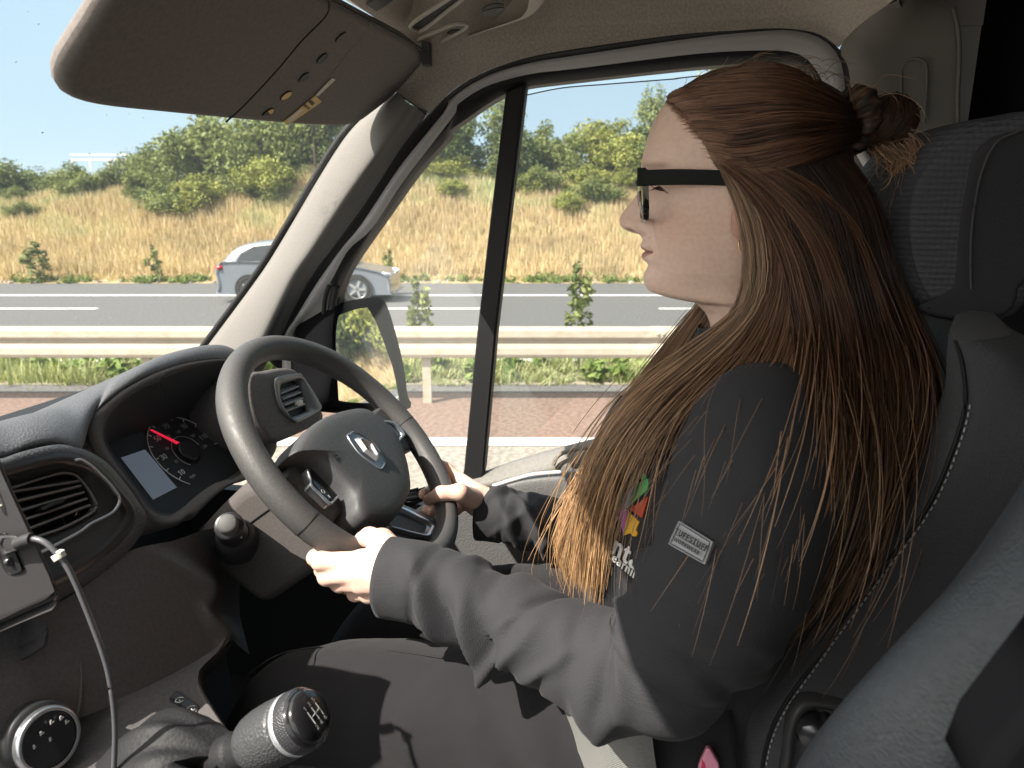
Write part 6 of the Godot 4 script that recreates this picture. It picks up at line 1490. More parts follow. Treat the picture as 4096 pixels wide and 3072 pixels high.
func seats(r: Node3D) -> void:
	var s := node("driver_seat", r)
	# backrest: rows from the top down, columns from the far side over the front to the near side and round the back
	var front := [Vector3(0.6322, 2.1022, 0.2), Vector3(0.6328, 2.0844, 0.2), Vector3(0.6343, 2.0481, 0.2), Vector3(0.6216, 2.0015, 0.2), Vector3(0.6017, 1.9455, 0.2), Vector3(0.5721, 1.8738, 0.2), Vector3(0.5317, 1.773, 0.2), Vector3(0.4975, 1.7103, 0.2), Vector3(0.4958, 1.6212, 0.2), Vector3(0.5033, 1.504, 0.2)]
	var stitch := [Vector3(0.6178, 2.1026, 0.25), Vector3(0.6257, 2.0827, 0.25), Vector3(0.6316, 2.0493, 0.25), Vector3(0.6255, 2.0025, 0.25), Vector3(0.6138, 1.9593, 0.25), Vector3(0.5866, 1.902, 0.25), Vector3(0.5449, 1.8139, 0.25), Vector3(0.5144, 1.742, 0.25), Vector3(0.5071, 1.6694, 0.25), Vector3(0.5134, 1.5618, 0.25)]
	var rear := [Vector3(0.6283, 2.1051, 0.262), Vector3(0.6594, 2.0867, 0.262), Vector3(0.6936, 2.0486, 0.262), Vector3(0.6965, 2.0116, 0.262), Vector3(0.6853, 1.9705, 0.262), Vector3(0.6651, 1.9164, 0.262), Vector3(0.6275, 1.8328, 0.262), Vector3(0.5988, 1.7645, 0.262), Vector3(0.5835, 1.6939, 0.262), Vector3(0.5864, 1.5907, 0.262)]
	var rows := []
	for i in front.size():
		var f: Vector3 = front[i]
		var t: Vector3 = stitch[i]
		var b: Vector3 = rear[i]
		var mid := Vector3(f.x + 0.075, f.y, 0.0)
		rows.append([Vector3(b.x, b.y, -0.26), Vector3(t.x, t.y, -0.25), Vector3(f.x, f.y, -0.2), Vector3(f.x + 0.05, f.y, -0.12), mid, Vector3(f.x + 0.05, f.y, 0.1), Vector3(f.x + 0.012, f.y, 0.175), f, f.lerp(t, 0.5) + Vector3(-0.002, 0, 0.008), t, t.lerp(b, 0.5) + Vector3(0, 0, 0.004), b, Vector3(b.x + 0.05, b.y, 0.2), Vector3(b.x + 0.07, b.y, 0.0), Vector3(b.x + 0.05, b.y, -0.2)])
	put("backrest", loft(rows, 60, 80, true).fan(spl(rows[0], 80, true), Vector3(0.72, rows[0][0].y + 0.015, 0), true), M.seat, s)
	var stp := spl(stitch, 90)
	put("seam", tube(shift(stp, Vector3(0, 0, 0.001)), 0.0016, 6), M.black, s)
	for k in 60:
		var a: Vector3 = stp[8 + k]
		var b: Vector3 = stp[9 + k]
		put("stitch", tube([a.lerp(b, 0.2) + Vector3(0.003, 0, 0.0025), a.lerp(b, 0.75) + Vector3(0.003, 0, 0.0025)], 0.0008, 4), M.thread, s)
	# recliner hollow with the end of a metal shaft
	var rec := [Vector3(0.5247, 1.6836, 0.262), Vector3(0.5213, 1.7232, 0.262), Vector3(0.5215, 1.7527, 0.262), Vector3(0.5269, 1.7728, 0.262), Vector3(0.5378, 1.7815, 0.262), Vector3(0.5551, 1.7826, 0.262), Vector3(0.5712, 1.7816, 0.262), Vector3(0.5978, 1.7738, 0.262), Vector3(0.6064, 1.6979, 0.262), Vector3(0.5711, 1.6613, 0.262)]
	var rin := [Vector3(0.533, 1.6901, 0.262), Vector3(0.53, 1.7247, 0.262), Vector3(0.5302, 1.7492, 0.262), Vector3(0.5341, 1.7667, 0.262), Vector3(0.5424, 1.7741, 0.262), Vector3(0.5558, 1.7751, 0.262), Vector3(0.5693, 1.7743, 0.262), Vector3(0.5909, 1.768, 0.262), Vector3(0.5983, 1.7015, 0.262), Vector3(0.5701, 1.6713, 0.262)]
	var zz := Vector3(-0.15, 0, 1).normalized()
	put("recliner_rim", rings([[rec, -0.01], [rec, 0.006], [rin, 0.007], [rin, -0.006]], zz, 60), M.recess, s)
	var nut: Vector3 = Vector3(0.5419, 1.7535, 0.268)
	put("recliner_shaft", lathe(nut - zz * 0.01, nut + zz * 0.012, [[0, 0.014], [0.6, 0.0145], [0.8, 0.012], [1, 0.011], [1, 0]], 8), M.dark_metal, s)
	put("recliner_shaft", lathe(nut + Vector3(0.012, 0.006, 0) - zz * 0.01, nut + Vector3(0.012, 0.006, 0) + zz * 0.018, [[0, 0.008], [0.9, 0.008], [1, 0.006], [1, 0]], 7), M.dark_metal, s)
	put("cushion", loft([[Vector3(0.55, 1.56, -0.28), Vector3(0.3, 1.55, -0.28), Vector3(0.0, 1.56, -0.27)], [Vector3(0.55, 1.6, -0.2), Vector3(0.3, 1.57, -0.2), Vector3(0.0, 1.58, -0.2)], [Vector3(0.55, 1.58, 0.0), Vector3(0.3, 1.55, 0.0), Vector3(0.0, 1.56, 0)], [Vector3(0.55, 1.6, 0.2), Vector3(0.3, 1.57, 0.2), Vector3(0.0, 1.58, 0.2)], [Vector3(0.55, 1.5, 0.28), Vector3(0.3, 1.5, 0.28), Vector3(0.0, 1.5, 0.27)], [Vector3(0.55, 1.3, 0.27), Vector3(0.3, 1.3, 0.27), Vector3(0.0, 1.3, 0.25)]], 30, 20), M.seat, s)
	# headrest: side outline swept across, mesh cloth at the front, plain cloth on the sides
	var hl := [Vector3(0.7131, 2.2858, 0.09), Vector3(0.6792, 2.2838, 0.09), Vector3(0.6452, 2.2773, 0.09), Vector3(0.6175, 2.2623, 0.09), Vector3(0.5998, 2.2409, 0.09), Vector3(0.5935, 2.2133, 0.09), Vector3(0.595, 2.1851, 0.09), Vector3(0.601, 2.1586, 0.09), Vector3(0.6112, 2.1319, 0.09), Vector3(0.6254, 2.1117, 0.09), Vector3(0.6478, 2.0999, 0.09), Vector3(0.6775, 2.0952, 0.09), Vector3(0.706, 2.097, 0.09), Vector3(0.7224, 2.1095, 0.09), Vector3(0.7267, 2.134, 0.09), Vector3(0.7463, 2.1473, 0.09), Vector3(0.749, 2.2024, 0.09), Vector3(0.7367, 2.2555, 0.09)]
	var outl := spl(hl, 70, true)
	var cen := Vector3.ZERO
	for p in outl: cen += p / 70.0
	var hr := []
	for q in [[-0.13, 0.82], [-0.125, 0.93], [-0.1, 0.99], [-0.05, 1.0], [0.03, 1.0], [0.075, 0.995], [0.1, 0.985], [0.118, 0.96], [0.128, 0.9], [0.134, 0.78], [0.137, 0.5], [0.138, 0.0]]:
		var row := []
		for p in outl:
			var d: Vector3 = (p - cen) * q[1]
			var fwd := clampf(-(p.x - cen.x) / 0.09, 0.0, 1.0)
			row.append(Vector3(cen.x + d.x + fwd * (0.065 if q[0] < 0.0 else 0.02) * pow(absf(q[0]) / 0.13, 1.6) * (1.0 if q[1] > 0.8 else 0.0), cen.y + d.y, q[0]))
		hr.append(row)
	put("headrest", MB.new().grid(blend_rows(hr, 44), true).fan(hr[0], Vector3(cen.x, cen.y, -0.13)), M.mesh_cloth, s)
	var panel := [Vector3(0.7231, 2.2592, 0.139), Vector3(0.6903, 2.2666, 0.139), Vector3(0.6662, 2.2602, 0.139), Vector3(0.6539, 2.2452, 0.139), Vector3(0.6501, 2.2142, 0.139), Vector3(0.6499, 2.1823, 0.139), Vector3(0.6528, 2.1497, 0.139), Vector3(0.6543, 2.1331, 0.139), Vector3(0.6439, 2.1245, 0.139), Vector3(0.6331, 2.118, 0.139), Vector3(0.6279, 2.1123, 0.139), Vector3(0.6424, 2.1058, 0.139), Vector3(0.666, 2.1031, 0.139), Vector3(0.6925, 2.1047, 0.139), Vector3(0.7078, 2.116, 0.139), Vector3(0.7108, 2.1375, 0.139), Vector3(0.7379, 2.1469, 0.139)]
	put("headrest_side", cushion(spl(panel, 60, true), Vector3(0, 0, 1), 0.012, 0.006), M.seat_dark, s)
	put("headrest_seam", tube(spl([Vector3(0.686, 2.2657, 0.141), Vector3(0.6696, 2.2562, 0.141), Vector3(0.6618, 2.2296, 0.141), Vector3(0.6607, 2.1904, 0.141), Vector3(0.6637, 2.1582, 0.141), Vector3(0.6678, 2.1315, 0.141)], 30), 0.0012, 6), M.thread_dark, s)
	put("headrest_post", tube([Vector3(0.7153, 2.1031, 0.06), Vector3(0.7156, 2.0796, 0.06)], 0.0065, 12), M.silver_dull, s)
	put("post_collar", cushion(spl([Vector3(0.6922, 2.0889, 0.07), Vector3(0.7022, 2.093, 0.07), Vector3(0.723, 2.0936, 0.07), Vector3(0.7382, 2.0889, 0.07), Vector3(0.7329, 2.0827, 0.07), Vector3(0.7082, 2.08, 0.07), Vector3(0.6972, 2.083, 0.07)], 30, true), Vector3(0, 0.3, 1).normalized(), 0.03, 0.004), M.gloss_soft, s)
	# lap belt and shoulder belt
	var belt := node("seat_belt", r)
	put("webbing", loft([[Vector3(0.3127, 1.7353, 0.24), Vector3(0.3297, 1.6898, 0.24), Vector3(0.3376, 1.6471, 0.24), Vector3(0.3441, 1.5742, 0.24)], [Vector3(0.3404, 1.7507, 0.262), Vector3(0.3539, 1.7065, 0.262), Vector3(0.3594, 1.6706, 0.262), Vector3(0.366, 1.6009, 0.262)], [Vector3(0.3596, 1.748, 0.268), Vector3(0.3693, 1.714, 0.268), Vector3(0.3736, 1.6784, 0.268), Vector3(0.3796, 1.6096, 0.268)]], 20, 30), M.belt, belt)
	put("webbing", loft([[Vector3(0.3627, 1.75, 0.27), Vector3(0.3681, 1.7155, 0.27), Vector3(0.371, 1.6797, 0.27), Vector3(0.3751, 1.6108, 0.27)], [Vector3(0.3834, 1.7471, 0.275), Vector3(0.3898, 1.713, 0.275), Vector3(0.3934, 1.688, 0.275), Vector3(0.3992, 1.6205, 0.275)], [Vector3(0.4008, 1.7507, 0.27), Vector3(0.4068, 1.7115, 0.27), Vector3(0.4105, 1.6865, 0.27), Vector3(0.4163, 1.6187, 0.27)]], 20, 30), M.belt, belt)
	# the passenger seat's shoulder, close to the camera
	var p := node("passenger_seat", r)
	var edge := [Vector3(0.5957, 2.0738, 0.44), Vector3(0.5876, 2.0568, 0.44), Vector3(0.5739, 2.022, 0.44), Vector3(0.5593, 1.9898, 0.44), Vector3(0.5411, 1.9583, 0.44), Vector3(0.5241, 1.9296, 0.44), Vector3(0.5064, 1.8968, 0.44), Vector3(0.494, 1.8706, 0.44), Vector3(0.4877, 1.8487, 0.44), Vector3(0.4838, 1.8122, 0.44)]
	var ridge := [Vector3(0.5779, 2.0853, 0.49), Vector3(0.5677, 2.0694, 0.49), Vector3(0.5576, 2.0432, 0.49), Vector3(0.5469, 2.0247, 0.49), Vector3(0.5311, 1.9998, 0.49), Vector3(0.5165, 1.9751, 0.49), Vector3(0.5012, 1.9493, 0.49), Vector3(0.4898, 1.9244, 0.49), Vector3(0.4835, 1.9025, 0.49), Vector3(0.483, 1.8683, 0.49)]
	var low := [Vector3(0.5758, 2.0621, 0.53), Vector3(0.5688, 2.0419, 0.53), Vector3(0.56, 2.0183, 0.53), Vector3(0.5519, 1.9985, 0.53), Vector3(0.5473, 1.9785, 0.53), Vector3(0.5421, 1.9603, 0.53), Vector3(0.5384, 1.9443, 0.53), Vector3(0.5346, 1.9279, 0.53), Vector3(0.5327, 1.9114, 0.53), Vector3(0.5291, 1.8914, 0.53)]
	var pr := []
	for i in edge.size():
		var a: Vector3 = edge[i]
		var b: Vector3 = ridge[i]
		var c: Vector3 = low[i]
		pr.append([a + Vector3(0.09, -0.06, -0.01), a + Vector3(0.02, -0.012, -0.012), a, a.lerp(b, 0.5) + Vector3(-0.003, 0.003, 0.003), b, b.lerp(c, 0.2) + Vector3(0.0, 0.002, 0.012), b.lerp(c, 0.6) + Vector3(0, 0, 0.012), c, c + Vector3(0.05, -0.03, -0.02)])
	put("shoulder", loft(pr, 60, 50), M.vinyl, p)
	put("side_trim", slab([Vector3(0.5099, 1.9895, 0.6), Vector3(0.5129, 2.0082, 0.6), Vector3(0.5217, 2.0289, 0.6), Vector3(0.5327, 2.0544, 0.6), Vector3(0.5436, 1.9895, 0.6)], Vector3(0, 0, 1), 0.03, 0.006), M.gap_dark, p)
	put("seat_back", MB.new().box(Vector3(0.78, 1.75, 0.62), Vector3(0.1, 0.6, 0.3)), M.black, p)

func device() -> void:
	# a phone in its holder at the left edge, and the lead plugged into it
	var h := node("phone_holder", self, VAN_AT, VAN_TURN)
	tag(h, "black phone in a dashboard holder at the left edge with a lead plugged in", "phone holder")
	var n := Vector3(0.9, 0.1, 0.43).normalized()
	put("phone", cushion(spl([Vector3(-0.2752, 2.0256, 0.42), Vector3(-0.1168, 2.027, 0.42), Vector3(-0.0954, 2.0224, 0.42), Vector3(-0.0921, 2.0182, 0.42), Vector3(-0.0902, 2.0072, 0.42), Vector3(-0.0618, 1.9189, 0.42), Vector3(-0.0607, 1.911, 0.42), Vector3(-0.066, 1.9044, 0.42), Vector3(-0.1224, 1.8752, 0.42), Vector3(-0.1624, 1.8555, 0.42), Vector3(-0.3412, 1.8008, 0.42)], 50, true), n, 0.012, 0.003), M.holder, h)
	put("clamp", slab([Vector3(-0.1512, 1.8654, 0.42), Vector3(-0.122, 1.8774, 0.42), Vector3(-0.0659, 1.9052, 0.42), Vector3(-0.0603, 1.9082, 0.42), Vector3(-0.0603, 1.901, 0.42), Vector3(-0.0664, 1.8929, 0.42), Vector3(-0.0956, 1.8784, 0.42), Vector3(-0.1246, 1.8644, 0.42), Vector3(-0.155, 1.8477, 0.42)], n, 0.03, 0.003), M.black_soft, h)
	put("bracket", cushion([Vector3(-0.1978, 1.7988, 0.39), Vector3(-0.1644, 1.8196, 0.39), Vector3(-0.1325, 1.8374, 0.39), Vector3(-0.1078, 1.8561, 0.39), Vector3(-0.108, 1.845, 0.39), Vector3(-0.1124, 1.8354, 0.39), Vector3(-0.1361, 1.8187, 0.39), Vector3(-0.1687, 1.798, 0.39), Vector3(-0.2031, 1.7742, 0.39)], n, 0.05, 0.004), M.holder, h)
	put("bracket_foot", cushion([Vector3(-0.232, 1.7398, 0.37), Vector3(-0.1959, 1.7652, 0.37), Vector3(-0.1551, 1.7953, 0.37), Vector3(-0.1527, 1.8028, 0.37), Vector3(-0.1805, 1.7919, 0.37), Vector3(-0.2265, 1.7659, 0.37)], n, 0.05, 0.004), M.black_soft, h)
	put("socket", slab(spl([Vector3(-0.105, 1.9543, 0.424), Vector3(-0.0982, 1.9588, 0.424), Vector3(-0.093, 1.9553, 0.424), Vector3(-0.0874, 1.9343, 0.424), Vector3(-0.0866, 1.9277, 0.424), Vector3(-0.096, 1.9227, 0.424), Vector3(-0.1018, 1.9238, 0.424), Vector3(-0.106, 1.9365, 0.424)], 30, true), n, 0.004, 0.001), M.black, h)
	var sc: Vector3 = Vector3(-0.095, 1.935, 0.426)
	put("screw", lathe(sc - n * 0.003, sc + n * 0.001, [[0, 0.0035], [0.8, 0.0035], [1, 0.0025], [1, 0.0]], 14), M.dark_metal, h)
	var ring := []
	var rc: Vector3 = Vector3(-0.0989, 1.9863, 0.424)
	for k in 21: ring.append(rc + Vector3(0, 1, 0) * cos(TAU * k / 20) * 0.0065 + Vector3(-0.43, 0, 0.9) * sin(TAU * k / 20) * 0.0065)
	put("button_ring", tube(ring, 0.0009, 6, n), mat(0.55, 0.7, 0.5, 0.4), h)
	var c := node("charging_lead", self, VAN_AT, VAN_TURN)
	tag(c, "thin grey charging lead hanging from the phone holder past the heater knob", "lead")
	var path := [Vector3(-0.0776, 1.9552, 0.432), Vector3(-0.0703, 1.9589, 0.432), Vector3(-0.0611, 1.9605, 0.432), Vector3(-0.0527, 1.9579, 0.432), Vector3(-0.0451, 1.951, 0.432), Vector3(-0.0374, 1.9396, 0.432), Vector3(-0.0319, 1.9248, 0.432), Vector3(-0.0273, 1.9085, 0.432), Vector3(-0.0229, 1.8908, 0.432), Vector3(-0.0186, 1.8721, 0.432), Vector3(-0.0158, 1.853, 0.432), Vector3(-0.0153, 1.8324, 0.432), Vector3(-0.0164, 1.8111, 0.432), Vector3(-0.0193, 1.7892, 0.432), Vector3(-0.0253, 1.7575, 0.432), Vector3(-0.0336, 1.7198, 0.432)]
	put("cable", tube(spl(path, 80), 0.0022, 10), M.cable, c)
	put("plug", cushion([Vector3(-0.0954, 1.9528, 0.432), Vector3(-0.0917, 1.9585, 0.432), Vector3(-0.078, 1.9613, 0.432), Vector3(-0.0752, 1.9593, 0.432), Vector3(-0.0755, 1.9531, 0.432), Vector3(-0.0788, 1.949, 0.432), Vector3(-0.0939, 1.9437, 0.432)], n, 0.01, 0.002), M.black_soft, c)
	put("plug_neck", tube(spl([Vector3(-0.0784, 1.9551, 0.432), Vector3(-0.0695, 1.959, 0.432), Vector3(-0.0644, 1.9602, 0.432)], 8), 0.0048, 10), M.black_soft, c)
	var tp: Vector3 = Vector3(-0.0444, 1.9503, 0.432)
	var tp2: Vector3 = Vector3(-0.0423, 1.9464, 0.432)
	put("tape", lathe(tp, tp2, [[0, 0.0035], [0, 0.0047], [1, 0.0047], [1, 0.0035]], 12), mat(0.75, 0.72, 0.62, 0.7), c)
	put("tape_end", MB.new().box(Vector3(-0.0403, 1.9528, 0.433), Vector3(0.004, 0.0012, 0.004)), mat(0.75, 0.72, 0.62, 0.7), c)

const EYE := Vector3(0.3821, 2.2, 0.8475)   # where the profile was looked at from
var hip := Vector3(0.48, 1.5, 0.06)
var who: Node3D

func on(called: String, mb, m: Material, parent: Node = null) -> MeshInstance3D:   # part of the driver, given in the van's axes
	if parent == null: return put(called, mb, m, who, -hip)
	return put(called, mb, m, parent)

func driver() -> void:
	var turn := Basis(Vector3.UP, VAN_TURN)
	who = node("person", self, VAN_AT + turn * hip, VAN_TURN)
	tag(who, "woman driving, both hands on the wheel, long auburn hair, glasses, black jacket", "person")
	driver_materials()
	body()
	clothes()
	spectacles()
	hair()

func driver_materials() -> void:
	M.skin = mat(1, 1, 1, 0.5, 0.4)
	M.skin.vertex_color_use_as_albedo = true
	M.skin.subsurf_scatter_enabled = true
	M.skin.subsurf_scatter_strength = 0.06
	M.skin.albedo_texture = ramp_tex(FastNoiseLite.TYPE_SIMPLEX, 0.03, [[0.15, Color(0.93, 0.88, 0.86)], [0.6, Color(1, 1, 1)]], 6, 61)
	bump(M.skin, M.felt, 9.0, 0.15)
	M.jacket = bump(mat(0.036, 0.036, 0.041, 0.8, 0.35), M.weave, 42.0, 0.9)
	M.jacket.rim_enabled = true; M.jacket.rim = 0.12; M.jacket.rim_tint = 0.2
	M.trousers = bump(mat(0.026, 0.025, 0.028, 0.9, 0.25), M.felt, 16.0, 0.6)
	M.jacket.albedo_texture = M.speck
	M.trousers.albedo_texture = M.speck
	M.trousers.rim_enabled = true; M.trousers.rim = 0.3; M.trousers.rim_tint = 0.3
	M.shirt = mat(0.008, 0.008, 0.01, 0.9, 0.2)
	M.hair = mat(1, 1, 1, 0.42, 0.45)
	M.hair.vertex_color_use_as_albedo = true
	M.frame_dark = mat(0.006, 0.008, 0.005, 0.4, 0.25)
	M.frame_gloss = mat(0.01, 0.011, 0.009, 0.08, 0.6)
	M.lens = mat(0.9, 0.95, 0.95, 0.01, 0.5); M.lens.albedo_color.a = 0.06; M.lens.transparency = BaseMaterial3D.TRANSPARENCY_ALPHA
	M.gold = mat(0.8, 0.5, 0.2, 0.2); M.gold.metallic = 1.0
	M.lash = mat(0.03, 0.018, 0.012, 0.6)

# --- head: the profile at the middle plane, swept round level by level
const WH := 0.08
var prof_y := []
var prof_r := []
func profile() -> Array:   # from the top of the brow down to the collar
	return [Vector3(0.3924, 2.3078, 0.08), Vector3(0.386, 2.2956, 0.08), Vector3(0.3821, 2.2894, 0.08), Vector3(0.3794, 2.2832, 0.08), Vector3(0.3752, 2.2706, 0.08), Vector3(0.3722, 2.2579, 0.08), Vector3(0.3704, 2.2474, 0.08), Vector3(0.37, 2.2415, 0.08), Vector3(0.371, 2.2356, 0.08), Vector3(0.373, 2.2291, 0.08), Vector3(0.3725, 2.2237, 0.08), Vector3(0.369, 2.2195, 0.08), Vector3(0.3661, 2.2153, 0.08), Vector3(0.362, 2.2091, 0.08), Vector3(0.3561, 2.2018, 0.08), Vector3(0.3519, 2.196, 0.08), Vector3(0.3503, 2.1917, 0.08), Vector3(0.351, 2.1868, 0.08), Vector3(0.3541, 2.1825, 0.08), Vector3(0.3592, 2.1796, 0.08), Vector3(0.3658, 2.1775, 0.08), Vector3(0.3708, 2.1762, 0.08), Vector3(0.3736, 2.1734, 0.08), Vector3(0.3745, 2.1703, 0.08), Vector3(0.3735, 2.1672, 0.08), Vector3(0.3729, 2.1647, 0.08), Vector3(0.3739, 2.1617, 0.08), Vector3(0.3762, 2.1592, 0.08), Vector3(0.3748, 2.1564, 0.08), Vector3(0.3745, 2.1532, 0.08), Vector3(0.3764, 2.15, 0.08), Vector3(0.3797, 2.1478, 0.08), Vector3(0.3813, 2.1445, 0.08), Vector3(0.3802, 2.141, 0.08), Vector3(0.3779, 2.137, 0.08), Vector3(0.377, 2.1326, 0.08), Vector3(0.3779, 2.1266, 0.08), Vector3(0.3806, 2.1216, 0.08), Vector3(0.3848, 2.1176, 0.08), Vector3(0.3934, 2.1147, 0.08), Vector3(0.4048, 2.1119, 0.08), Vector3(0.4173, 2.1099, 0.08), Vector3(0.4273, 2.1083, 0.08), Vector3(0.4323, 2.1059, 0.08), Vector3(0.4375, 2.1012, 0.08), Vector3(0.4428, 2.096, 0.08), Vector3(0.4485, 2.0837, 0.08), Vector3(0.4509, 2.0657, 0.08)]
func base_line() -> Array:   # the same without nose, lips and chin
	return [Vector3(0.3924, 2.3078, 0.08), Vector3(0.3794, 2.2832, 0.08), Vector3(0.3722, 2.2579, 0.08), Vector3(0.3714, 2.2474, 0.08), Vector3(0.3728, 2.2379, 0.08), Vector3(0.376, 2.2261, 0.08), Vector3(0.3792, 2.2141, 0.08), Vector3(0.381, 2.2021, 0.08), Vector3(0.381, 2.19, 0.08), Vector3(0.3799, 2.1777, 0.08), Vector3(0.3793, 2.1679, 0.08), Vector3(0.3802, 2.1592, 0.08), Vector3(0.3813, 2.1505, 0.08), Vector3(0.383, 2.1405, 0.08), Vector3(0.384, 2.1305, 0.08), Vector3(0.3869, 2.1217, 0.08), Vector3(0.3934, 2.1155, 0.08), Vector3(0.4048, 2.1119, 0.08), Vector3(0.4173, 2.1099, 0.08), Vector3(0.4273, 2.1083, 0.08), Vector3(0.4375, 2.1012, 0.08), Vector3(0.4428, 2.096, 0.08), Vector3(0.4485, 2.0837, 0.08), Vector3(0.4509, 2.0657, 0.08)]
func at_y(curve: Array, y: float) -> float:   # r where a falling curve passes height y
	for k in curve.size() - 1:
		if curve[k + 1].y <= y and curve[k].y >= y:
			return lerpf(curve[k].x, curve[k + 1].x, (curve[k].y - y) / maxf(curve[k].y - curve[k + 1].y, 1e-6))
	return curve[-1].x if y < curve[-1].y else curve[0].x
func table(t: Array, x: float) -> float:   # smooth value from [x, value] pairs with rising x
	if x <= t[0][0]: return t[0][1]
	for k in t.size() - 1:
		if x <= t[k + 1][0]:
			var a: Array = t[maxi(k - 1, 0)]
			var d: Array = t[mini(k + 2, t.size() - 1)]
			return cr(a[1], t[k][1], t[k + 1][1], d[1], (x - t[k][0]) / (t[k + 1][0] - t[k][0]))
	return t[-1][1]
var p_line := []
var b_line := []
const HALF := [[2.00, 0.058], [2.06, 0.053], [2.085, 0.051], [2.10, 0.050], [2.112, 0.049], [2.125, 0.050], [2.14, 0.056], [2.165, 0.064], [2.19, 0.0685], [2.22, 0.0715], [2.25, 0.0725], [2.28, 0.071], [2.30, 0.064], [2.315, 0.053], [2.324, 0.040], [2.329, 0.022], [2.331, 0.002]]
const BACK := [[2.00, 0.60], [2.06, 0.572], [2.10, 0.556], [2.14, 0.557], [2.17, 0.563], [2.20, 0.567], [2.24, 0.566], [2.27, 0.558], [2.295, 0.544], [2.31, 0.528], [2.322, 0.508], [2.329, 0.487], [2.331, 0.474]]
func bellv(x: float, m: float, s: float) -> float:
	return exp(-(x - m) * (x - m) / (s * s))
func head_ring(y: float, n: int, grow := 0.0) -> Array:
	var f0 := at_y(b_line, y)
	var top := smoothstep(2.296, 2.331, y)
	f0 = lerpf(f0, 0.47, top * top) if y > 2.296 else f0
	var bump_ := at_y(fine_line, y) - at_y(b_line, y)
	if y > 2.29: bump_ = 0.0
	var bk := table(BACK, y)
	var hw := table(HALF, y)
	var rc := lerpf(f0, bk, 0.52)
	var ring := []
	var yn: float = p_line[16].y       # nose tip
	var ye: float = p_line[10].y - 0.002
	var ym: float = p_line[27].y       # mouth line
	for k in n:
		var t := TAU * k / n
		t = t - 0.42 * sin(t)           # more points at the front
		var c := cos(t)
		var s := sin(t)
		var a := (rc - f0) if c > 0 else (bk - rc)
		var face := smoothstep(2.10, 2.14, y) * (1.0 - smoothstep(2.25, 2.29, y)) * (1.0 if c > 0 else 0.0)
		var p := lerpf(2.0, 2.35, face)
		var x := -a * signf(c) * pow(absf(c), 2.0 / p)
		var z := hw * signf(s) * pow(absf(s), 2.0 / lerpf(2.0, 2.15, face))
		var az := absf(z)
		if c > 0.0:
			# width of what stands out at the middle: nose bridge, nose wings, lips, chin
			var sg := 0.0105
			if y > yn: sg = lerpf(0.0125, 0.0085, smoothstep(yn, yn + 0.03, y))
			elif y > yn - 0.016: sg = 0.0135
			elif y > p_line[22].y: sg = 0.0135
			elif y > p_line[32].y: sg = 0.021
			else: sg = 0.026
			x += bump_ * exp(-pow(az / sg, 2.6 if y < p_line[22].y else 2.0))
			# nose wing, its crease, nostril
			x -= 0.0065 * bellv(az, 0.0135, 0.0055) * bellv(y, yn - 0.0085, 0.0085)
			x += 0.0022 * bellv(az, 0.021, 0.003) * bellv(y, yn - 0.008, 0.009)
			x += 0.004 * bellv(az, 0.0075, 0.0032) * bellv(y, yn - 0.0125, 0.0025)
			# eye hollow, lid, brow
			x += 0.0075 * bellv(az, 0.030, 0.013) * bellv(y, ye, 0.0105)
			x -= 0.0065 * bellv(az, 0.031, 0.0105) * bellv(y, ye - 0.002, 0.0075)
			x -= 0.002 * bellv(az, 0.028, 0.016) * bellv(y, ye + 0.021, 0.006)
			# cheek, smile crease, corner of the mouth, hollow under the lip
			x -= 0.0045 * bellv(az, 0.038, 0.019) * bellv(y, yn - 0.004, 0.021)
			x += 0.0026 * bellv(az, 0.026 + (yn - y) * 0.22, 0.004) * bellv(y, yn - 0.022, 0.014)
			x += 0.0035 * bellv(az, 0.0225, 0.0045) * bellv(y, ym, 0.005)
			x -= 0.002 * bellv(az, 0.030, 0.007) * bellv(y, ym - 0.002, 0.01)
			x += 0.0018 * bellv(az, 0.0, 0.02) * bellv(y, ym, 0.0016)
		var out_ := Vector3(x / maxf(a, 0.01), 0, z / maxf(hw, 0.01)).normalized() * grow
		ring.append(Vector3(rc + x, y, WH + z) + out_)
	return ring
func skin_tone(p: Vector3) -> Color:
	var c := Color(0.80, 0.585, 0.485)
	var y := p.y
	var az := absf(p.z - WH)
	var yn: float = p_line[16].y
	var ym: float = p_line[27].y
	var front := 1.0 if p.x < 0.42 else 0.0
	var blush := 0.55 * bellv(y, yn - 0.004, 0.02) * bellv(az, 0.047, 0.018) + 0.35 * bellv(y, yn, 0.01) * bellv(az, 0.0, 0.012) * front
	c = c.lerp(Color(0.64, 0.38, 0.29), clampf(blush, 0, 1))
	var lip := 0.0
	if az < 0.0235 and front > 0.0:
		var up := ym + 0.0068 * (1.0 - pow(az / 0.0235, 1.6))
		var dn := ym - 0.0085 * (1.0 - pow(az / 0.0235, 2.0))
		lip = smoothstep(up + 0.0008, up - 0.0012, y) * smoothstep(dn - 0.001, dn + 0.0015, y)
	c = c.lerp(Color(0.42, 0.18, 0.165), lip * 0.85)
	c = c.lerp(Color(0.16, 0.05, 0.04), 0.85 * lip * bellv(y, ym, 0.0011))
	if front > 0.0:
		c = c.lerp(Color(0.1, 0.03, 0.025), 0.9 * bellv(az, 0.0085, 0.0034) * bellv(y, yn - 0.0112, 0.0022))
		var ye: float = p_line[10].y - 0.002
		c = c.lerp(Color(0.25, 0.14, 0.09), 0.55 * bellv(y, ye + 0.023 - az * 0.05, 0.0032) * smoothstep(0.008, 0.014, az) * (1.0 - smoothstep(0.046, 0.056, az)))
		c = c.lerp(Color(0.4, 0.19, 0.15), 0.35 * bellv(y, ye, 0.008) * bellv(az, 0.03, 0.014))
	return c

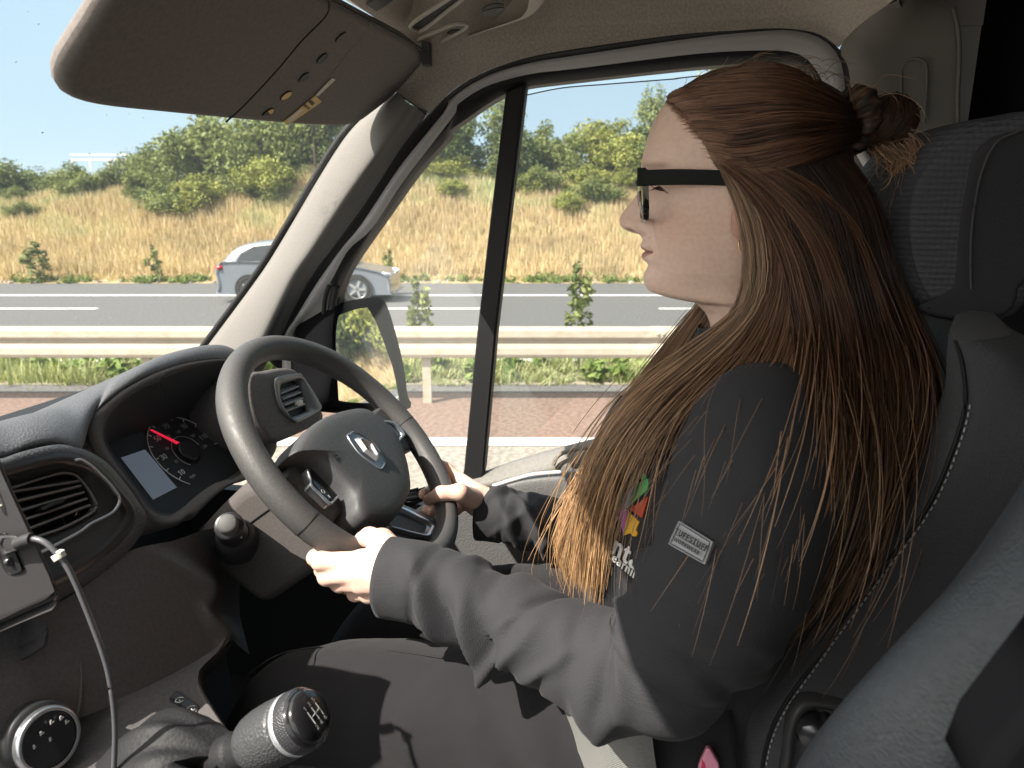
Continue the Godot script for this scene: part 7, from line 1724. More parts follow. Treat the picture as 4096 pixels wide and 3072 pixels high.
func body() -> void:
	p_line = smooth_keep(profile())
	b_line = spl(base_line(), 200)
	var rows := []
	var cols := []
	var y := 2.02
	while y < 2.3305:
		var ring := head_ring(y, 220)
		rows.append(ring)
		var row := []
		for p in ring: row.append(skin_tone(p))
		cols.append(row)
		y += 0.0013 if y > 2.10 and y < 2.26 else 0.0025
	# the sweep falls forwards a little at the top of each side; close the crown
	var m := MB.new().grid(rows, true, false, cols)
	m.fan(rows[-1], Vector3(0.474, 2.3315, WH), true)
	for k in range(m.c.size() - rows[-1].size() - 1, m.c.size()): m.c[k] = Color(0.80, 0.585, 0.485)
	# ear, mostly under the hair
	var ear := []
	for k in 12:
		var t := PI * k / 11.0
		var e := []
		for q in 16:
			var a := TAU * q / 16
			e.append(Vector3(0.4684, 2.1965, 0.157) + Vector3(sin(t) * cos(a) * 0.014 + 0.004 * cos(t), cos(t) * 0.026 + 0.003, sin(t) * sin(a) * 0.007 + 0.003))
		ear.append(e)
	var em := MB.new().grid(ear, true)
	em.tint(Color(0.5, 0.29, 0.22))
	m.add(em)
	# trunk and limbs under the clothes, then the two hands
	var inner := MB.new()
	inner.add(tube([Vector3(0.49, 1.5, 0.06), Vector3(0.5, 1.8, 0.06), Vector3(0.5, 2.0, 0.07), Vector3(0.5, 2.06, 0.08)], [0.1, 0.11, 0.09, 0.05], 16))
	inner.add(tube(spl(near_arm(), 20), 0.03, 10))
	inner.add(tube(spl(far_arm(), 20), 0.03, 10))
	inner.tint(Color(0.80, 0.585, 0.485))
	m.add(inner)
	var left := [
		[Vector3(0.0949, 1.8345, 0.193), Vector3(0.044, 1.8269, 0.189), 0.0108, 0.0100], [Vector3(0.044, 1.8269, 0.189), Vector3(0.0237, 1.816, 0.163), 0.0100, 0.0088], [Vector3(0.0237, 1.816, 0.163), Vector3(0.0204, 1.8148, 0.135), 0.0086, 0.0078],
		[Vector3(0.092, 1.8235, 0.2), Vector3(0.0487, 1.8083, 0.187), 0.0108, 0.0098], [Vector3(0.0487, 1.8083, 0.187), Vector3(0.0275, 1.7968, 0.155), 0.0096, 0.0086], [Vector3(0.0275, 1.7968, 0.155), Vector3(0.0259, 1.7941, 0.13), 0.0084, 0.0076],
		[Vector3(0.095, 1.811, 0.199), Vector3(0.0598, 1.7967, 0.18), 0.0102, 0.0092], [Vector3(0.0598, 1.7967, 0.18), Vector3(0.0397, 1.7873, 0.15), 0.009, 0.0082], [Vector3(0.0397, 1.7873, 0.15), Vector3(0.0368, 1.7842, 0.125), 0.008, 0.0072],
		[Vector3(0.0988, 1.7944, 0.19), Vector3(0.0728, 1.7802, 0.17), 0.0092, 0.0082], [Vector3(0.0728, 1.7802, 0.17), Vector3(0.0574, 1.7752, 0.15), 0.008, 0.0072], [Vector3(0.0574, 1.7752, 0.15), Vector3(0.0556, 1.7746, 0.13), 0.007, 0.0064],
		[Vector3(0.1298, 1.8416, 0.19), Vector3(0.1069, 1.8462, 0.168), 0.0175, 0.0138], [Vector3(0.1069, 1.8462, 0.168), Vector3(0.0852, 1.8406, 0.15), 0.0134, 0.0112], [Vector3(0.0852, 1.8406, 0.15), Vector3(0.0719, 1.8326, 0.14), 0.0108, 0.0092],
		[Vector3(0.0949, 1.8345, 0.193), Vector3(0.1343, 1.8341, 0.195), 0.0125, 0.019], [Vector3(0.092, 1.8235, 0.2), Vector3(0.1359, 1.8285, 0.2), 0.0118, 0.019], [Vector3(0.095, 1.811, 0.199), Vector3(0.1356, 1.8211, 0.2), 0.0112, 0.018], [Vector3(0.0988, 1.7944, 0.19), Vector3(0.1333, 1.8096, 0.195), 0.0105, 0.017],
		[Vector3(0.1351, 1.8273, 0.198), Vector3(0.1604, 1.828, 0.208), 0.024, 0.025], [Vector3(0.1075, 1.8446, 0.17), Vector3(0.0946, 1.8256, 0.178), 0.011, 0.010], [Vector3(0.121, 1.84, 0.18), Vector3(0.1073, 1.8154, 0.185), 0.014, 0.014]]
	nets_tint(m, left)
	var right := [
		[Vector3(0.108, 1.788, -0.165), Vector3(0.0829, 1.8047, -0.172), 0.0105, 0.0096], [Vector3(0.0829, 1.8047, -0.172), Vector3(0.0665, 1.8141, -0.168), 0.0094, 0.0085], [Vector3(0.0665, 1.8141, -0.168), Vector3(0.0549, 1.8154, -0.158), 0.0084, 0.0075],
		[Vector3(0.1094, 1.7771, -0.17), Vector3(0.0806, 1.771, -0.172), 0.0105, 0.0096], [Vector3(0.0806, 1.771, -0.172), Vector3(0.0635, 1.774, -0.15), 0.0094, 0.0086], [Vector3(0.0635, 1.774, -0.15), Vector3(0.0606, 1.7803, -0.122), 0.0088, 0.0082],
		[Vector3(0.1135, 1.7657, -0.165), Vector3(0.0866, 1.7513, -0.165), 0.01, 0.0092], [Vector3(0.0866, 1.7513, -0.165), Vector3(0.0733, 1.7502, -0.14), 0.009, 0.0084], [Vector3(0.0733, 1.7502, -0.14), Vector3(0.0657, 1.7568, -0.118), 0.0084, 0.0076],
		[Vector3(0.1203, 1.7582, -0.155), Vector3(0.1024, 1.7452, -0.15), 0.009, 0.0082], [Vector3(0.1024, 1.7452, -0.15), Vector3(0.0864, 1.7487, -0.125), 0.008, 0.0075], [Vector3(0.0864, 1.7487, -0.125), Vector3(0.0773, 1.7609, -0.105), 0.0075, 0.007],
		[Vector3(0.1365, 1.78, -0.12), Vector3(0.126, 1.8015, -0.09), 0.0165, 0.0126], [Vector3(0.126, 1.8015, -0.09), Vector3(0.1002, 1.8007, -0.082), 0.0122, 0.0105], [Vector3(0.1002, 1.8007, -0.082), Vector3(0.0799, 1.7871, -0.088), 0.0104, 0.0088],
		[Vector3(0.1113, 1.791, -0.158), Vector3(0.1401, 1.7765, -0.14), 0.012, 0.018], [Vector3(0.1094, 1.7771, -0.17), Vector3(0.1376, 1.7677, -0.15), 0.012, 0.018], [Vector3(0.1135, 1.7657, -0.165), Vector3(0.1375, 1.7617, -0.15), 0.012, 0.018], [Vector3(0.1203, 1.7582, -0.155), Vector3(0.1387, 1.7579, -0.145), 0.011, 0.017],
		[Vector3(0.1381, 1.7695, -0.142), Vector3(0.1658, 1.7616, -0.145), 0.023, 0.024]]
	nets_tint(m, right)
	on("body", m, M.skin)
	# lashes of the near eye
	var lash := MB.new()
	for k in 18:
		var t := k / 17.0
		var a: Vector3 = Vector3(0.3836, 2.2217, 0.112).lerp(Vector3(0.3984, 2.2183, 0.122), t) + Vector3(0.0006, 0.0035 * sin(PI * t), 0.001)
		var d := Vector3(-0.0045 + 0.002 * t, -0.0022 - 0.001 * sin(PI * t), 0.0035 + 0.002 * t)
		lash.add(tube(splu([a, a + d * 0.6 + Vector3(0, -0.0008, 0), a + d], 4), [0.0004, 0.0004, 0.0003, 0.0001], 4, Vector3.UP, 1.0, false))
	on("eyelashes", lash, M.lash).set_meta("kind", "stuff")
	var lid := spl([Vector3(0.3821, 2.2237, 0.108), Vector3(0.3855, 2.221, 0.114), Vector3(0.3892, 2.2196, 0.118), Vector3(0.3938, 2.2189, 0.121), Vector3(0.3989, 2.2187, 0.122)], 14)
	on("eyelid_line", tube(shift(lid, Vector3(-0.0004, 0, 0.0012)), 0.0005, 4), M.lash)
	# hoop earring
	var ho := []
	for k in 28:
		var a := TAU * k / 27.0
		ho.append(Vector3(0.4669, 2.1721, 0.16) + Vector3(sin(a) * 0.004, cos(a) * 0.0085, sin(a) * 0.007))
	on("hoop_earring", tube(ho, 0.0007, 6), M.gold)
	var rg := []
	for k in 20:
		var a := TAU * k / 19.0
		rg.append(Vector3(0.0661, 1.7972, 0.182) + Vector3(sin(a) * 0.003, cos(a) * 0.0098, sin(a) * 0.0093))
	on("finger_ring", tube(rg, 0.0011, 6), M.gold)

func smooth_keep(p: Array) -> Array:
	var out := []
	for k in p.size() - 1:
		for j in 6:
			out.append(cr(p[maxi(k - 1, 0)], p[k], p[k + 1], p[mini(k + 2, p.size() - 1)], j / 6.0))
	out.append(p[-1])
	var at := []
	for k in p.size(): at.append(out[k * 6])
	fine_line = out
	return at
var fine_line := []

func nets_tint(m: MB, bones: Array) -> void:
	var h := MB.new()
	nets(bones, 0.0026, 0.006, h)
	for k in h.v.size():
		var p := h.v[k]
		var best := 1.0
		for b in bones: best = minf(best, p.distance_to(b[1]) / (b[3] + 0.004))
		h.c[k] = Color(0.80, 0.585, 0.485).lerp(Color(0.70, 0.42, 0.33), 0.5 * smoothstep(1.5, 0.7, best))
	m.add(h)

func near_arm() -> Array:
	return [Vector3(0.1248, 1.8225, 0.2), Vector3(0.1683, 1.8212, 0.205), Vector3(0.236, 1.8066, 0.22), Vector3(0.3098, 1.7942, 0.242), Vector3(0.3643, 1.7875, 0.26), Vector3(0.3999, 1.7968, 0.27), Vector3(0.4322, 1.8374, 0.272), Vector3(0.4572, 1.8919, 0.268), Vector3(0.4714, 1.9446, 0.258), Vector3(0.4799, 1.9897, 0.242), Vector3(0.485, 2.0108, 0.215), Vector3(0.4927, 2.0105, 0.16)]
func far_arm() -> Array:
	return [Vector3(0.1403, 1.7439, -0.15), Vector3(0.1953, 1.7408, -0.15), Vector3(0.2876, 1.7195, -0.16), Vector3(0.3657, 1.6884, -0.175), Vector3(0.434, 1.7286, -0.185), Vector3(0.4619, 1.8265, -0.17), Vector3(0.4667, 1.9063, -0.12)]

func sleeve(path: Array, rad: Array, seed_: int, folds: int, amp: float) -> MB:
	var n := 150
	var sides := 72
	var p := spl(path, n)
	var rr := splu(rad, n)
	var g := RandomNumberGenerator.new()
	g.seed = seed_
	var fl := []
	for k in folds:
		fl.append([g.randf_range(0.06, 0.66), g.randf_range(-0.07, 0.07), g.randf() * TAU, g.randf_range(0.5, 1.1), amp * g.randf_range(-1.0, 1.0), g.randf_range(0.010, 0.024)])
	for k in folds:
		fl.append([g.randf_range(0.06, 0.62), g.randf_range(-0.09, 0.09), g.randf() * TAU, g.randf_range(0.35, 0.9), amp * g.randf_range(-0.45, 0.35), g.randf_range(0.006, 0.011)])
	# gathers inside the elbow and behind the cuff
	for k in 5:
		fl.append([0.42 + k * 0.035, 0.02, 1.9, 0.9, amp * (0.35 if k % 2 == 0 else -0.6), 0.014])
	for k in 4:
		fl.append([0.1 + k * 0.055, 0.05, 1.4 + k * 0.3, 1.0, amp * (1.2 if k % 2 == 0 else -1.3), 0.016])
	var nz := FastNoiseLite.new()
	nz.frequency = 9.0
	nz.seed = seed_
	var rows := []
	for i in n:
		var u := float(i) / (n - 1)
		var t: Vector3 = (p[mini(i + 1, n - 1)] - p[maxi(i - 1, 0)]).normalized()
		var f := frame_of(t, Vector3(0, 0, 1))
		var ring := []
		for k in sides:
			var a := TAU * k / sides
			var r: float = rr[i]
			for q in fl:
				var da := wrapf(a - q[2], -PI, PI)
				if absf(da) > 2.2: continue
				var du: float = u - q[0] - q[1] * sin(da)
				if absf(du) > 0.08: continue
				r += q[4] * exp(-du * du / (q[5] * q[5])) * exp(-da * da / (q[3] * q[3]))
			var d: Vector3 = f[0] * cos(a) + f[1] * sin(a)
			r += nz.get_noise_3dv((p[i] + d * r) * 1.0) * 0.004
			r -= 0.003 * exp(-pow((u - 0.082) / 0.005, 2.0))
			ring.append(p[i] + d * r)
		rows.append(ring)
	# turned-in edge of the cuff
	var inner := []
	for q in rows[0]: inner.append(p[0].lerp(q, 0.9) + (p[1] - p[0]).normalized() * 0.002)
	var deep := []
	for q in rows[6]: deep.append(p[6].lerp(q, 0.86))
	rows.insert(0, inner)
	rows.insert(0, deep)
	return MB.new().grid(rows, true)

# --- trunk: levels of [y, front r, back r, half width, middle w]
const TRUNK := [[1.42, 0.36, 0.585, 0.165, 0.06], [1.50, 0.355, 0.58, 0.168, 0.06], [1.60, 0.345, 0.58, 0.165, 0.06], [1.70, 0.335, 0.59, 0.162, 0.06], [1.80, 0.318, 0.615, 0.166, 0.06], [1.88, 0.322, 0.64, 0.172, 0.06], [1.95, 0.352, 0.655, 0.176, 0.062], [2.00, 0.385, 0.652, 0.172, 0.064], [2.03, 0.41, 0.64, 0.15, 0.066], [2.05, 0.43, 0.62, 0.11, 0.07], [2.07, 0.435, 0.60, 0.078, 0.075], [2.09, 0.438, 0.59, 0.07, 0.08]]
func trunk(y: float) -> Array:
	for k in TRUNK.size() - 1:
		if y <= TRUNK[k + 1][0] or k == TRUNK.size() - 2:
			var t := clampf((y - TRUNK[k][0]) / (TRUNK[k + 1][0] - TRUNK[k][0]), 0, 1)
			var o := []
			for q in 5: o.append(cr(TRUNK[maxi(k - 1, 0)][q], TRUNK[k][q], TRUNK[k + 1][q], TRUNK[mini(k + 2, TRUNK.size() - 1)][q], t))
			return o
	return TRUNK[-1]
func trunk_ring(y: float, n: int, grow := 0.0) -> Array:
	var q := trunk(y)
	var rc: float = (q[1] + q[2]) * 0.5
	var ring := []
	for k in n:
		var a := TAU * k / n
		var c := cos(a)
		var s := sin(a)
		ring.append(Vector3(rc - (rc - q[1] + grow) * signf(c) * pow(absf(c), 0.85), y, q[4] + (q[3] + grow) * signf(s) * pow(absf(s), 0.85)))
	return ring
func drape(p: Vector3, grow: float) -> Vector3:   # the point where the line of sight to p meets the trunk
	var d := (p - EYE).normalized()
	var t := 0.3
	while t < 1.0:
		var x := EYE + d * t
		var q := trunk(x.y)
		var rc: float = (q[1] + q[2]) * 0.5
		var e := pow(absf(x.x - rc) / (rc - q[1] + grow), 2.353) + pow(absf(x.z - q[4]) / (q[3] + grow), 2.353)
		if e < 1.0: return x
		t += 0.002
	return p

func clothes() -> void:
	var rows := []
	var nz := FastNoiseLite.new()
	nz.frequency = 6.0
	var y := 1.42
	while y <= 2.092:
		var ring := trunk_ring(y, 90)
		for k in ring.size():
			ring[k] += Vector3(0, 0, 1) * nz.get_noise_3dv(ring[k] * Vector3(1, 1.6, 1)) * 0.01
		rows.append(ring)
		y += 0.012
	on("jacket", MB.new().grid(rows, true), M.jacket)
	# stand-up collar, open at the front
	var col := []
	for lv in [[2.045, 0.014, 0.0], [2.07, 0.010, 0.0], [2.095, 0.012, 0.004], [2.11, 0.016, 0.006], [2.112, 0.012, 0.006], [2.09, 0.004, 0.004], [2.06, -0.002, 0.0]]:
		var row := []
		for k in 60:
			var a := lerpf(0.55, TAU - 0.55, k / 59.0)
			var hw: float = 0.068 + lv[1]
			row.append(Vector3(0.512 - cos(a) * (0.082 + lv[1]) + lv[2], lv[0] - 0.03 * maxf(0.0, cos(a)), 0.078 + sin(a) * hw))
		col.append(row)
	on("jacket_collar", MB.new().grid(col), M.jacket)
	var yoke := []
	for q in [Vector3(0.4297, 2.0369, 0.2), Vector3(0.451, 2.0316, 0.2), Vector3(0.4807, 2.0283, 0.2), Vector3(0.5104, 2.022, 0.2), Vector3(0.5287, 2.0103, 0.2)]: yoke.append(drape(q, 0.006))
	on("jacket_seam", tube(spl(yoke, 30), 0.0016, 6), M.jacket)
	# zip down the near front edge and the far one
	var zip1 := []
	for q in [Vector3(0.4378, 2.0502, 0.12), Vector3(0.4179, 2.0303, 0.12), Vector3(0.4068, 2.0135, 0.12), Vector3(0.4013, 2.0015, 0.13), Vector3(0.3976, 1.9886, 0.13), Vector3(0.3861, 1.9782, 0.14), Vector3(0.3729, 1.9664, 0.14), Vector3(0.3648, 1.9493, 0.14), Vector3(0.3593, 1.932, 0.14), Vector3(0.3539, 1.9107, 0.14), Vector3(0.3491, 1.8911, 0.14), Vector3(0.3464, 1.8733, 0.14), Vector3(0.3476, 1.8517, 0.14), Vector3(0.3547, 1.8284, 0.14)]: zip1.append(drape(q, 0.004))
	on("zip", tube(spl(zip1, 60), 0.0024, 6), M.zip)
	var zip2 := []
	for q in [Vector3(0.3588, 2.0028, 0.08), Vector3(0.3429, 1.9746, 0.08), Vector3(0.3289, 1.9338, 0.08), Vector3(0.3201, 1.9025, 0.08), Vector3(0.311, 1.8705, 0.08), Vector3(0.3052, 1.8445, 0.08), Vector3(0.31, 1.8233, 0.08), Vector3(0.3225, 1.8005, 0.08)]: zip2.append(drape(q, 0.004))
	on("zip", tube(spl(zip2, 60), 0.0022, 6), M.zip)
	on("zip_pull", MB.new().box(drape(Vector3(0.4373, 2.0497, 0.12), 0.006), Vector3(0.006, 0.003, 0.003)), M.silver)
	# near sleeve, far sleeve
	on("sleeve", sleeve(near_arm(), NEAR_R, 5, 40, 0.0105), M.jacket)
	on("sleeve", sleeve(far_arm(), [0.042, 0.044, 0.048, 0.056, 0.064, 0.07, 0.066], 8, 26, 0.009), M.jacket)
	badge()
	emblem()
	# trousers
	var nearl := sleeve([Vector3(0.4836, 1.6514, 0.15), Vector3(0.4041, 1.6468, 0.152), Vector3(0.2737, 1.6363, 0.152), Vector3(0.1336, 1.6234, 0.15), Vector3(0.0374, 1.6121, 0.147), Vector3(-0.0286, 1.5832, 0.142), Vector3(-0.0656, 1.5055, 0.135), Vector3(-0.0877, 1.3735, 0.125), Vector3(-0.0978, 1.2051, 0.12)], [0.105, 0.1, 0.088, 0.079, 0.073, 0.071, 0.062, 0.055, 0.05], 21, 14, 0.0025)
	var farl := sleeve([Vector3(0.4577, 1.5845, -0.07), Vector3(0.3722, 1.5841, -0.1), Vector3(0.2525, 1.5836, -0.115), Vector3(0.1192, 1.5688, -0.12), Vector3(0.0106, 1.5349, -0.12), Vector3(-0.0585, 1.4308, -0.12), Vector3(-0.078, 1.2242, -0.12)], [0.1, 0.095, 0.088, 0.08, 0.074, 0.066, 0.055], 22, 12, 0.0025)
	on("trouser_leg", nearl, M.trousers)
	on("trouser_leg", farl, M.trousers)
	on("trouser_seat", loft([[Vector3(0.6, 1.5, -0.12), Vector3(0.6, 1.56, 0.0), Vector3(0.6, 1.56, 0.12), Vector3(0.6, 1.5, 0.22)], [Vector3(0.45, 1.5, -0.13), Vector3(0.45, 1.62, 0.0), Vector3(0.45, 1.62, 0.12), Vector3(0.45, 1.5, 0.22)], [Vector3(0.3, 1.5, -0.13), Vector3(0.3, 1.58, 0.0), Vector3(0.3, 1.58, 0.1), Vector3(0.3, 1.5, 0.2)]], 20, 20), M.trousers)
	var seam := []
	for q in [Vector3(-0.0615, 1.6707, 0.2), Vector3(-0.0115, 1.7106, 0.2), Vector3(0.0458, 1.728, 0.2), Vector3(0.1006, 1.7337, 0.2), Vector3(0.1797, 1.7324, 0.2), Vector3(0.2308, 1.7279, 0.2)]: seam.append(drape_leg(q))
	on("trouser_seam", tube(spl(seam, 40), 0.0009, 5), M.black)
	# pocket zip on the hem, and the pink clip hanging there
	var pz := []
	for q in [Vector3(0.4353, 1.7038, 0.2), Vector3(0.4363, 1.6679, 0.2), Vector3(0.4369, 1.6224, 0.2)]: pz.append(drape(q, 0.003))
	on("pocket_zip", tube(spl(pz, 20), 0.0016, 6), M.black)
	var tagn := node("key_fob", self, VAN_AT, VAN_TURN)
	tag(tagn, "small pink plastic fob hanging at the driver's hip beside the seat belt", "key fob")
	put("fob", cushion([Vector3(0.4542, 1.7124, 0.262), Vector3(0.4578, 1.714, 0.262), Vector3(0.4667, 1.6991, 0.262), Vector3(0.4697, 1.6791, 0.262), Vector3(0.4463, 1.675, 0.262), Vector3(0.4493, 1.6962, 0.262)], Vector3(-0.1, 0.1, 1).normalized(), 0.008, 0.002), mat(0.75, 0.3, 0.42, 0.4), tagn)
	put("fob_mark", slab([Vector3(0.4514, 1.7022, 0.2625), Vector3(0.4546, 1.6976, 0.2625), Vector3(0.4565, 1.6876, 0.2625), Vector3(0.4514, 1.6893, 0.2625)], Vector3(-0.1, 0.1, 1).normalized(), 0.001, 0.0002), mat(0.6, 0.05, 0.12, 0.4), tagn)

func drape_leg(p: Vector3) -> Vector3:
	var path := spl([Vector3(0.4836, 1.6514, 0.15), Vector3(0.4041, 1.6468, 0.152), Vector3(0.2737, 1.6363, 0.152), Vector3(0.1336, 1.6234, 0.15), Vector3(0.0374, 1.6121, 0.147), Vector3(-0.0286, 1.5832, 0.142), Vector3(-0.0656, 1.5055, 0.135), Vector3(-0.0877, 1.3735, 0.125), Vector3(-0.0978, 1.2051, 0.12)], 60)
	var rr := splu([0.105, 0.1, 0.088, 0.079, 0.073, 0.071, 0.062, 0.055, 0.05], 60)
	var d := (p - EYE).normalized()
	var t := 0.3
	while t < 1.0:
		var x := EYE + d * t
		for k in 60:
			if x.distance_to(path[k]) < rr[k] + 0.001: return x
		t += 0.003
	return p

const NEAR_R := [0.0415, 0.0425, 0.043, 0.046, 0.050, 0.055, 0.061, 0.066, 0.070, 0.070, 0.062, 0.05]
func on_tube(p: Vector3, path: Array, rr: Array, grow: float) -> Vector3:   # where the line of sight to p meets a limb
	var d := (p - EYE).normalized()
	var t := 0.3
	while t < 1.0:
		var x := EYE + d * t
		for k in path.size():
			if x.distance_to(path[k]) < rr[k] + grow: return x
		t += 0.001
	return p
func badge() -> void:   # rubber label on the upper arm
	var path := spl(near_arm(), 80)
	var rr := splu(NEAR_R, 80)
	var c := [Vector3(0.4138, 1.9694, 0.33), Vector3(0.4393, 1.9546, 0.33), Vector3(0.4347, 1.936, 0.33), Vector3(0.4069, 1.9505, 0.33)]
	var t := node("sleeve_label", who, -hip)
	var rows := []
	for i in 7:
		var row := []
		for j in 10:
			var q: Vector3 = c[0].lerp(c[1], j / 9.0).lerp(c[3].lerp(c[2], j / 9.0), i / 6.0)
			row.append(on_tube(q, path, rr, 0.0045))
		rows.append(row)
	var mid: Vector3 = rows[3][4].lerp(rows[3][5], 0.5)
	var x: Vector3 = rows[3][9] - rows[3][0]
	var y: Vector3 = rows[6][4] - rows[0][4]
	var n := face_n(rows[0][0], rows[0][9], rows[6][4], EYE)
	var rim := []
	for j in 10: rim.append(rows[0][j])
	for i in range(1, 7): rim.append(rows[i][9])
	for j in range(8, -1, -1): rim.append(rows[6][j])
	for i in range(5, 0, -1): rim.append(rows[i][0])
	var m := MB.new().grid(blend_rows(rows, 14))
	m.grid([rim, shift(rim, -n * 0.006)], true)
	put("patch", m, M.patch, t)
	put("patch_edge", tube(rim + [rim[0]], 0.0007, 6), M.patch, t)
	words_at("label_text", "TUFFSTUFF", mid - y * 0.14 + n * 0.0022, x, n, 0.0061, M.black, t, true, true)
	words_at("label_text", "WORKWEAR", mid + y * 0.2 - x * 0.05 + n * 0.0022, x, n, 0.0043, M.black, t, true)
	put("label_line", tube([mid - x * 0.4 + n * 0.002, mid + n * 0.0022, mid + x * 0.4 + n * 0.002], 0.0003, 4, n), M.black, t)
	var st := []
	for p in rim: st.append(p.lerp(mid, 0.1) + n * 0.0007)
	put("label_stitch", tube(st + [st[0]], 0.0003, 4, n), M.black, t)

func emblem() -> void:   # print on the chest: a star of five figures over two words
	var e := node("chest_print", who, -hip)
	var shapes := [
		[[510,1062, 468,1190, 466,1222, 368,1222, 440,1150], Color(0.05, 0.3, 0.62)],
		[[578,1048, 574,1110, 480,1196, 520,1075], Color(0.1, 0.48, 0.16)],
		[[576,1146, 540,1268, 470,1226], Color(0.5, 0.07, 0.03)],
		[[368,1228, 462,1228, 434,1372, 420,1280], Color(0.5, 0.16, 0.5)],
		[[464,1238, 524,1290, 500,1345, 438,1376], Color(0.72, 0.4, 0.03)]]
	var dots := [[435,1152, 19, Color(0.05, 0.3, 0.62)], [548,1040, 19, Color(0.1, 0.48, 0.16)], [406,1287, 15, Color(0.5, 0.16, 0.5)], [494,1352, 20, Color(0.72, 0.4, 0.03)]]
	var o := drape(Vector3(0.3562, 1.8952, 0.1402), 0.0035)
	var a := drape(Vector3(0.3891, 1.918, 0.1871), 0.0035)
	var b := drape(Vector3(0.3577, 1.8741, 0.1572), 0.0035)
	var n := face_n(o, a, b, EYE)
	# the print follows the cloth: every corner is laid on the chest
	for s in shapes:
		var pts := []
		var q: Array = s[0]
		for k in q.size() / 2: pts.append(chest_at(q[k * 2], q[k * 2 + 1]))
		put("print_figure", slab(pts, n, 0.0016, 0.0002), mat(s[1].r, s[1].g, s[1].b, 0.6), e)
	for d in dots:
		var pts := []
		for k in 12: pts.append(chest_at(d[0] + cos(TAU * k / 12) * d[2], d[1] + sin(TAU * k / 12) * d[2]))
		put("print_dot", slab(pts, n, 0.0016, 0.0002), mat(d[3].r, d[3].g, d[3].b, 0.6), e)
	var w := mat(0.7, 0.7, 0.7, 0.6)
	var p0 := chest_at(395, 1445)
	words_at("print_word", "penta", p0, chest_at(475, 1480) - chest_at(320, 1400), n, 0.025, w, e, true)
	words_at("print_word", "For Learning", chest_at(402, 1520), chest_at(470, 1552) - chest_at(335, 1478), n, 0.0115, w, e, true)

func chest_at(x: float, y: float) -> Vector3:
	var o := Vector3(0.3398, 1.9191, 0.0934)
	var ex := Vector3(0.3941, 1.9524, 0.1735) - o
	var ey := Vector3(0.3471, 1.8328, 0.1648) - o
	return drape(o + ex * (x - 300.0) / 300.0 + ey * (y - 1000.0) / 600.0, 0.0035)

func spectacles() -> void:
	var g := node("glasses", who, -hip)
	# front: two rounded rims in a plane across the face
	var yc: float = Vector3(0.377, 2.214, 0.145).y
	var rf: float = Vector3(0.3767, 2.214, 0.145).x
	for s in [-1.0, 1.0]:
		var o := []
		var i := []
		var cz: float = WH + s * 0.0345
		for q in [[-0.030, 0.022], [0.0, 0.0235], [0.030, 0.0235], [0.0315, 0.020], [0.029, -0.006], [0.022, -0.020], [0.008, -0.0245], [-0.010, -0.0245], [-0.022, -0.018], [-0.0275, 0.002]]:
			var z: float = cz + s * q[0]
			var wrap := 0.08 * pow((z - WH) / 0.07, 2.0) * 0.07
			o.append(Vector3(rf - 0.006 + wrap - q[1] * 0.10, yc + q[1], z))
			i.append(Vector3(rf - 0.006 + wrap - q[1] * 0.10 + 0.0, yc + q[1] * 0.86, cz + s * q[0] * 0.89))
		var nn := Vector3(-1, -0.1, 0).normalized()
		put("rim", rings([[o, -0.004], [o, 0.0015], [i, 0.0015], [i, -0.004], [o, -0.004]], nn, 50, false), M.frame_gloss, g)
		put("lens", MB.new().grid([spl(i, 50, true), shift(inset(spl(i, 50, true), 0.006, nn), nn * 0.0018), shift(inset(spl(i, 50, true), 0.016, nn), nn * 0.003)], true).poly(shift(inset(spl(i, 50, true), 0.016, nn), nn * 0.003), nn), M.lens, g)
		var hz: float = WH + s * 0.0665
		var h0 := Vector3(0.3774, 2.2298, 0.1465)
		var arm := [Vector3(h0.x - 0.004, h0.y + 0.0, hz), Vector3(h0.x + 0.03, h0.y + 0.0005, hz + s * 0.004), Vector3(h0.x + 0.07, h0.y - 0.001, hz + s * 0.006), Vector3(h0.x + 0.095, h0.y - 0.004, hz + s * 0.004), Vector3(h0.x + 0.115, h0.y - 0.02, hz)]
		var rows := []
		var ap := spl(arm, 24)
		for k in 24:
			var hh := lerpf(0.0072, 0.0062, k / 23.0)
			var p: Vector3 = ap[k]
			rows.append([p + Vector3(0, -hh, s * 0.0016), p + Vector3(0, -hh + 0.0008, s * 0.0024), p + Vector3(0, hh - 0.0008, s * 0.0024), p + Vector3(0, hh, s * 0.0016), p + Vector3(0, hh, -s * 0.0016), p + Vector3(0, -hh, -s * 0.0016)])
		put("temple", MB.new().grid(rows, true).fan(rows[0], arm[0]), M.frame_dark, g)
		put("hinge_block", MB.new().box(Vector3(h0.x - 0.0055, h0.y + 0.001, hz - s * 0.001), Vector3(0.008, 0.0165, 0.005)), M.frame_dark, g)
	put("bridge", tube(spl([Vector3(rf - 0.007, yc + 0.012, WH - 0.008), Vector3(rf - 0.0095, yc + 0.0145, WH), Vector3(rf - 0.007, yc + 0.012, WH + 0.008)], 10), 0.0026, 8), M.frame_dark, g)

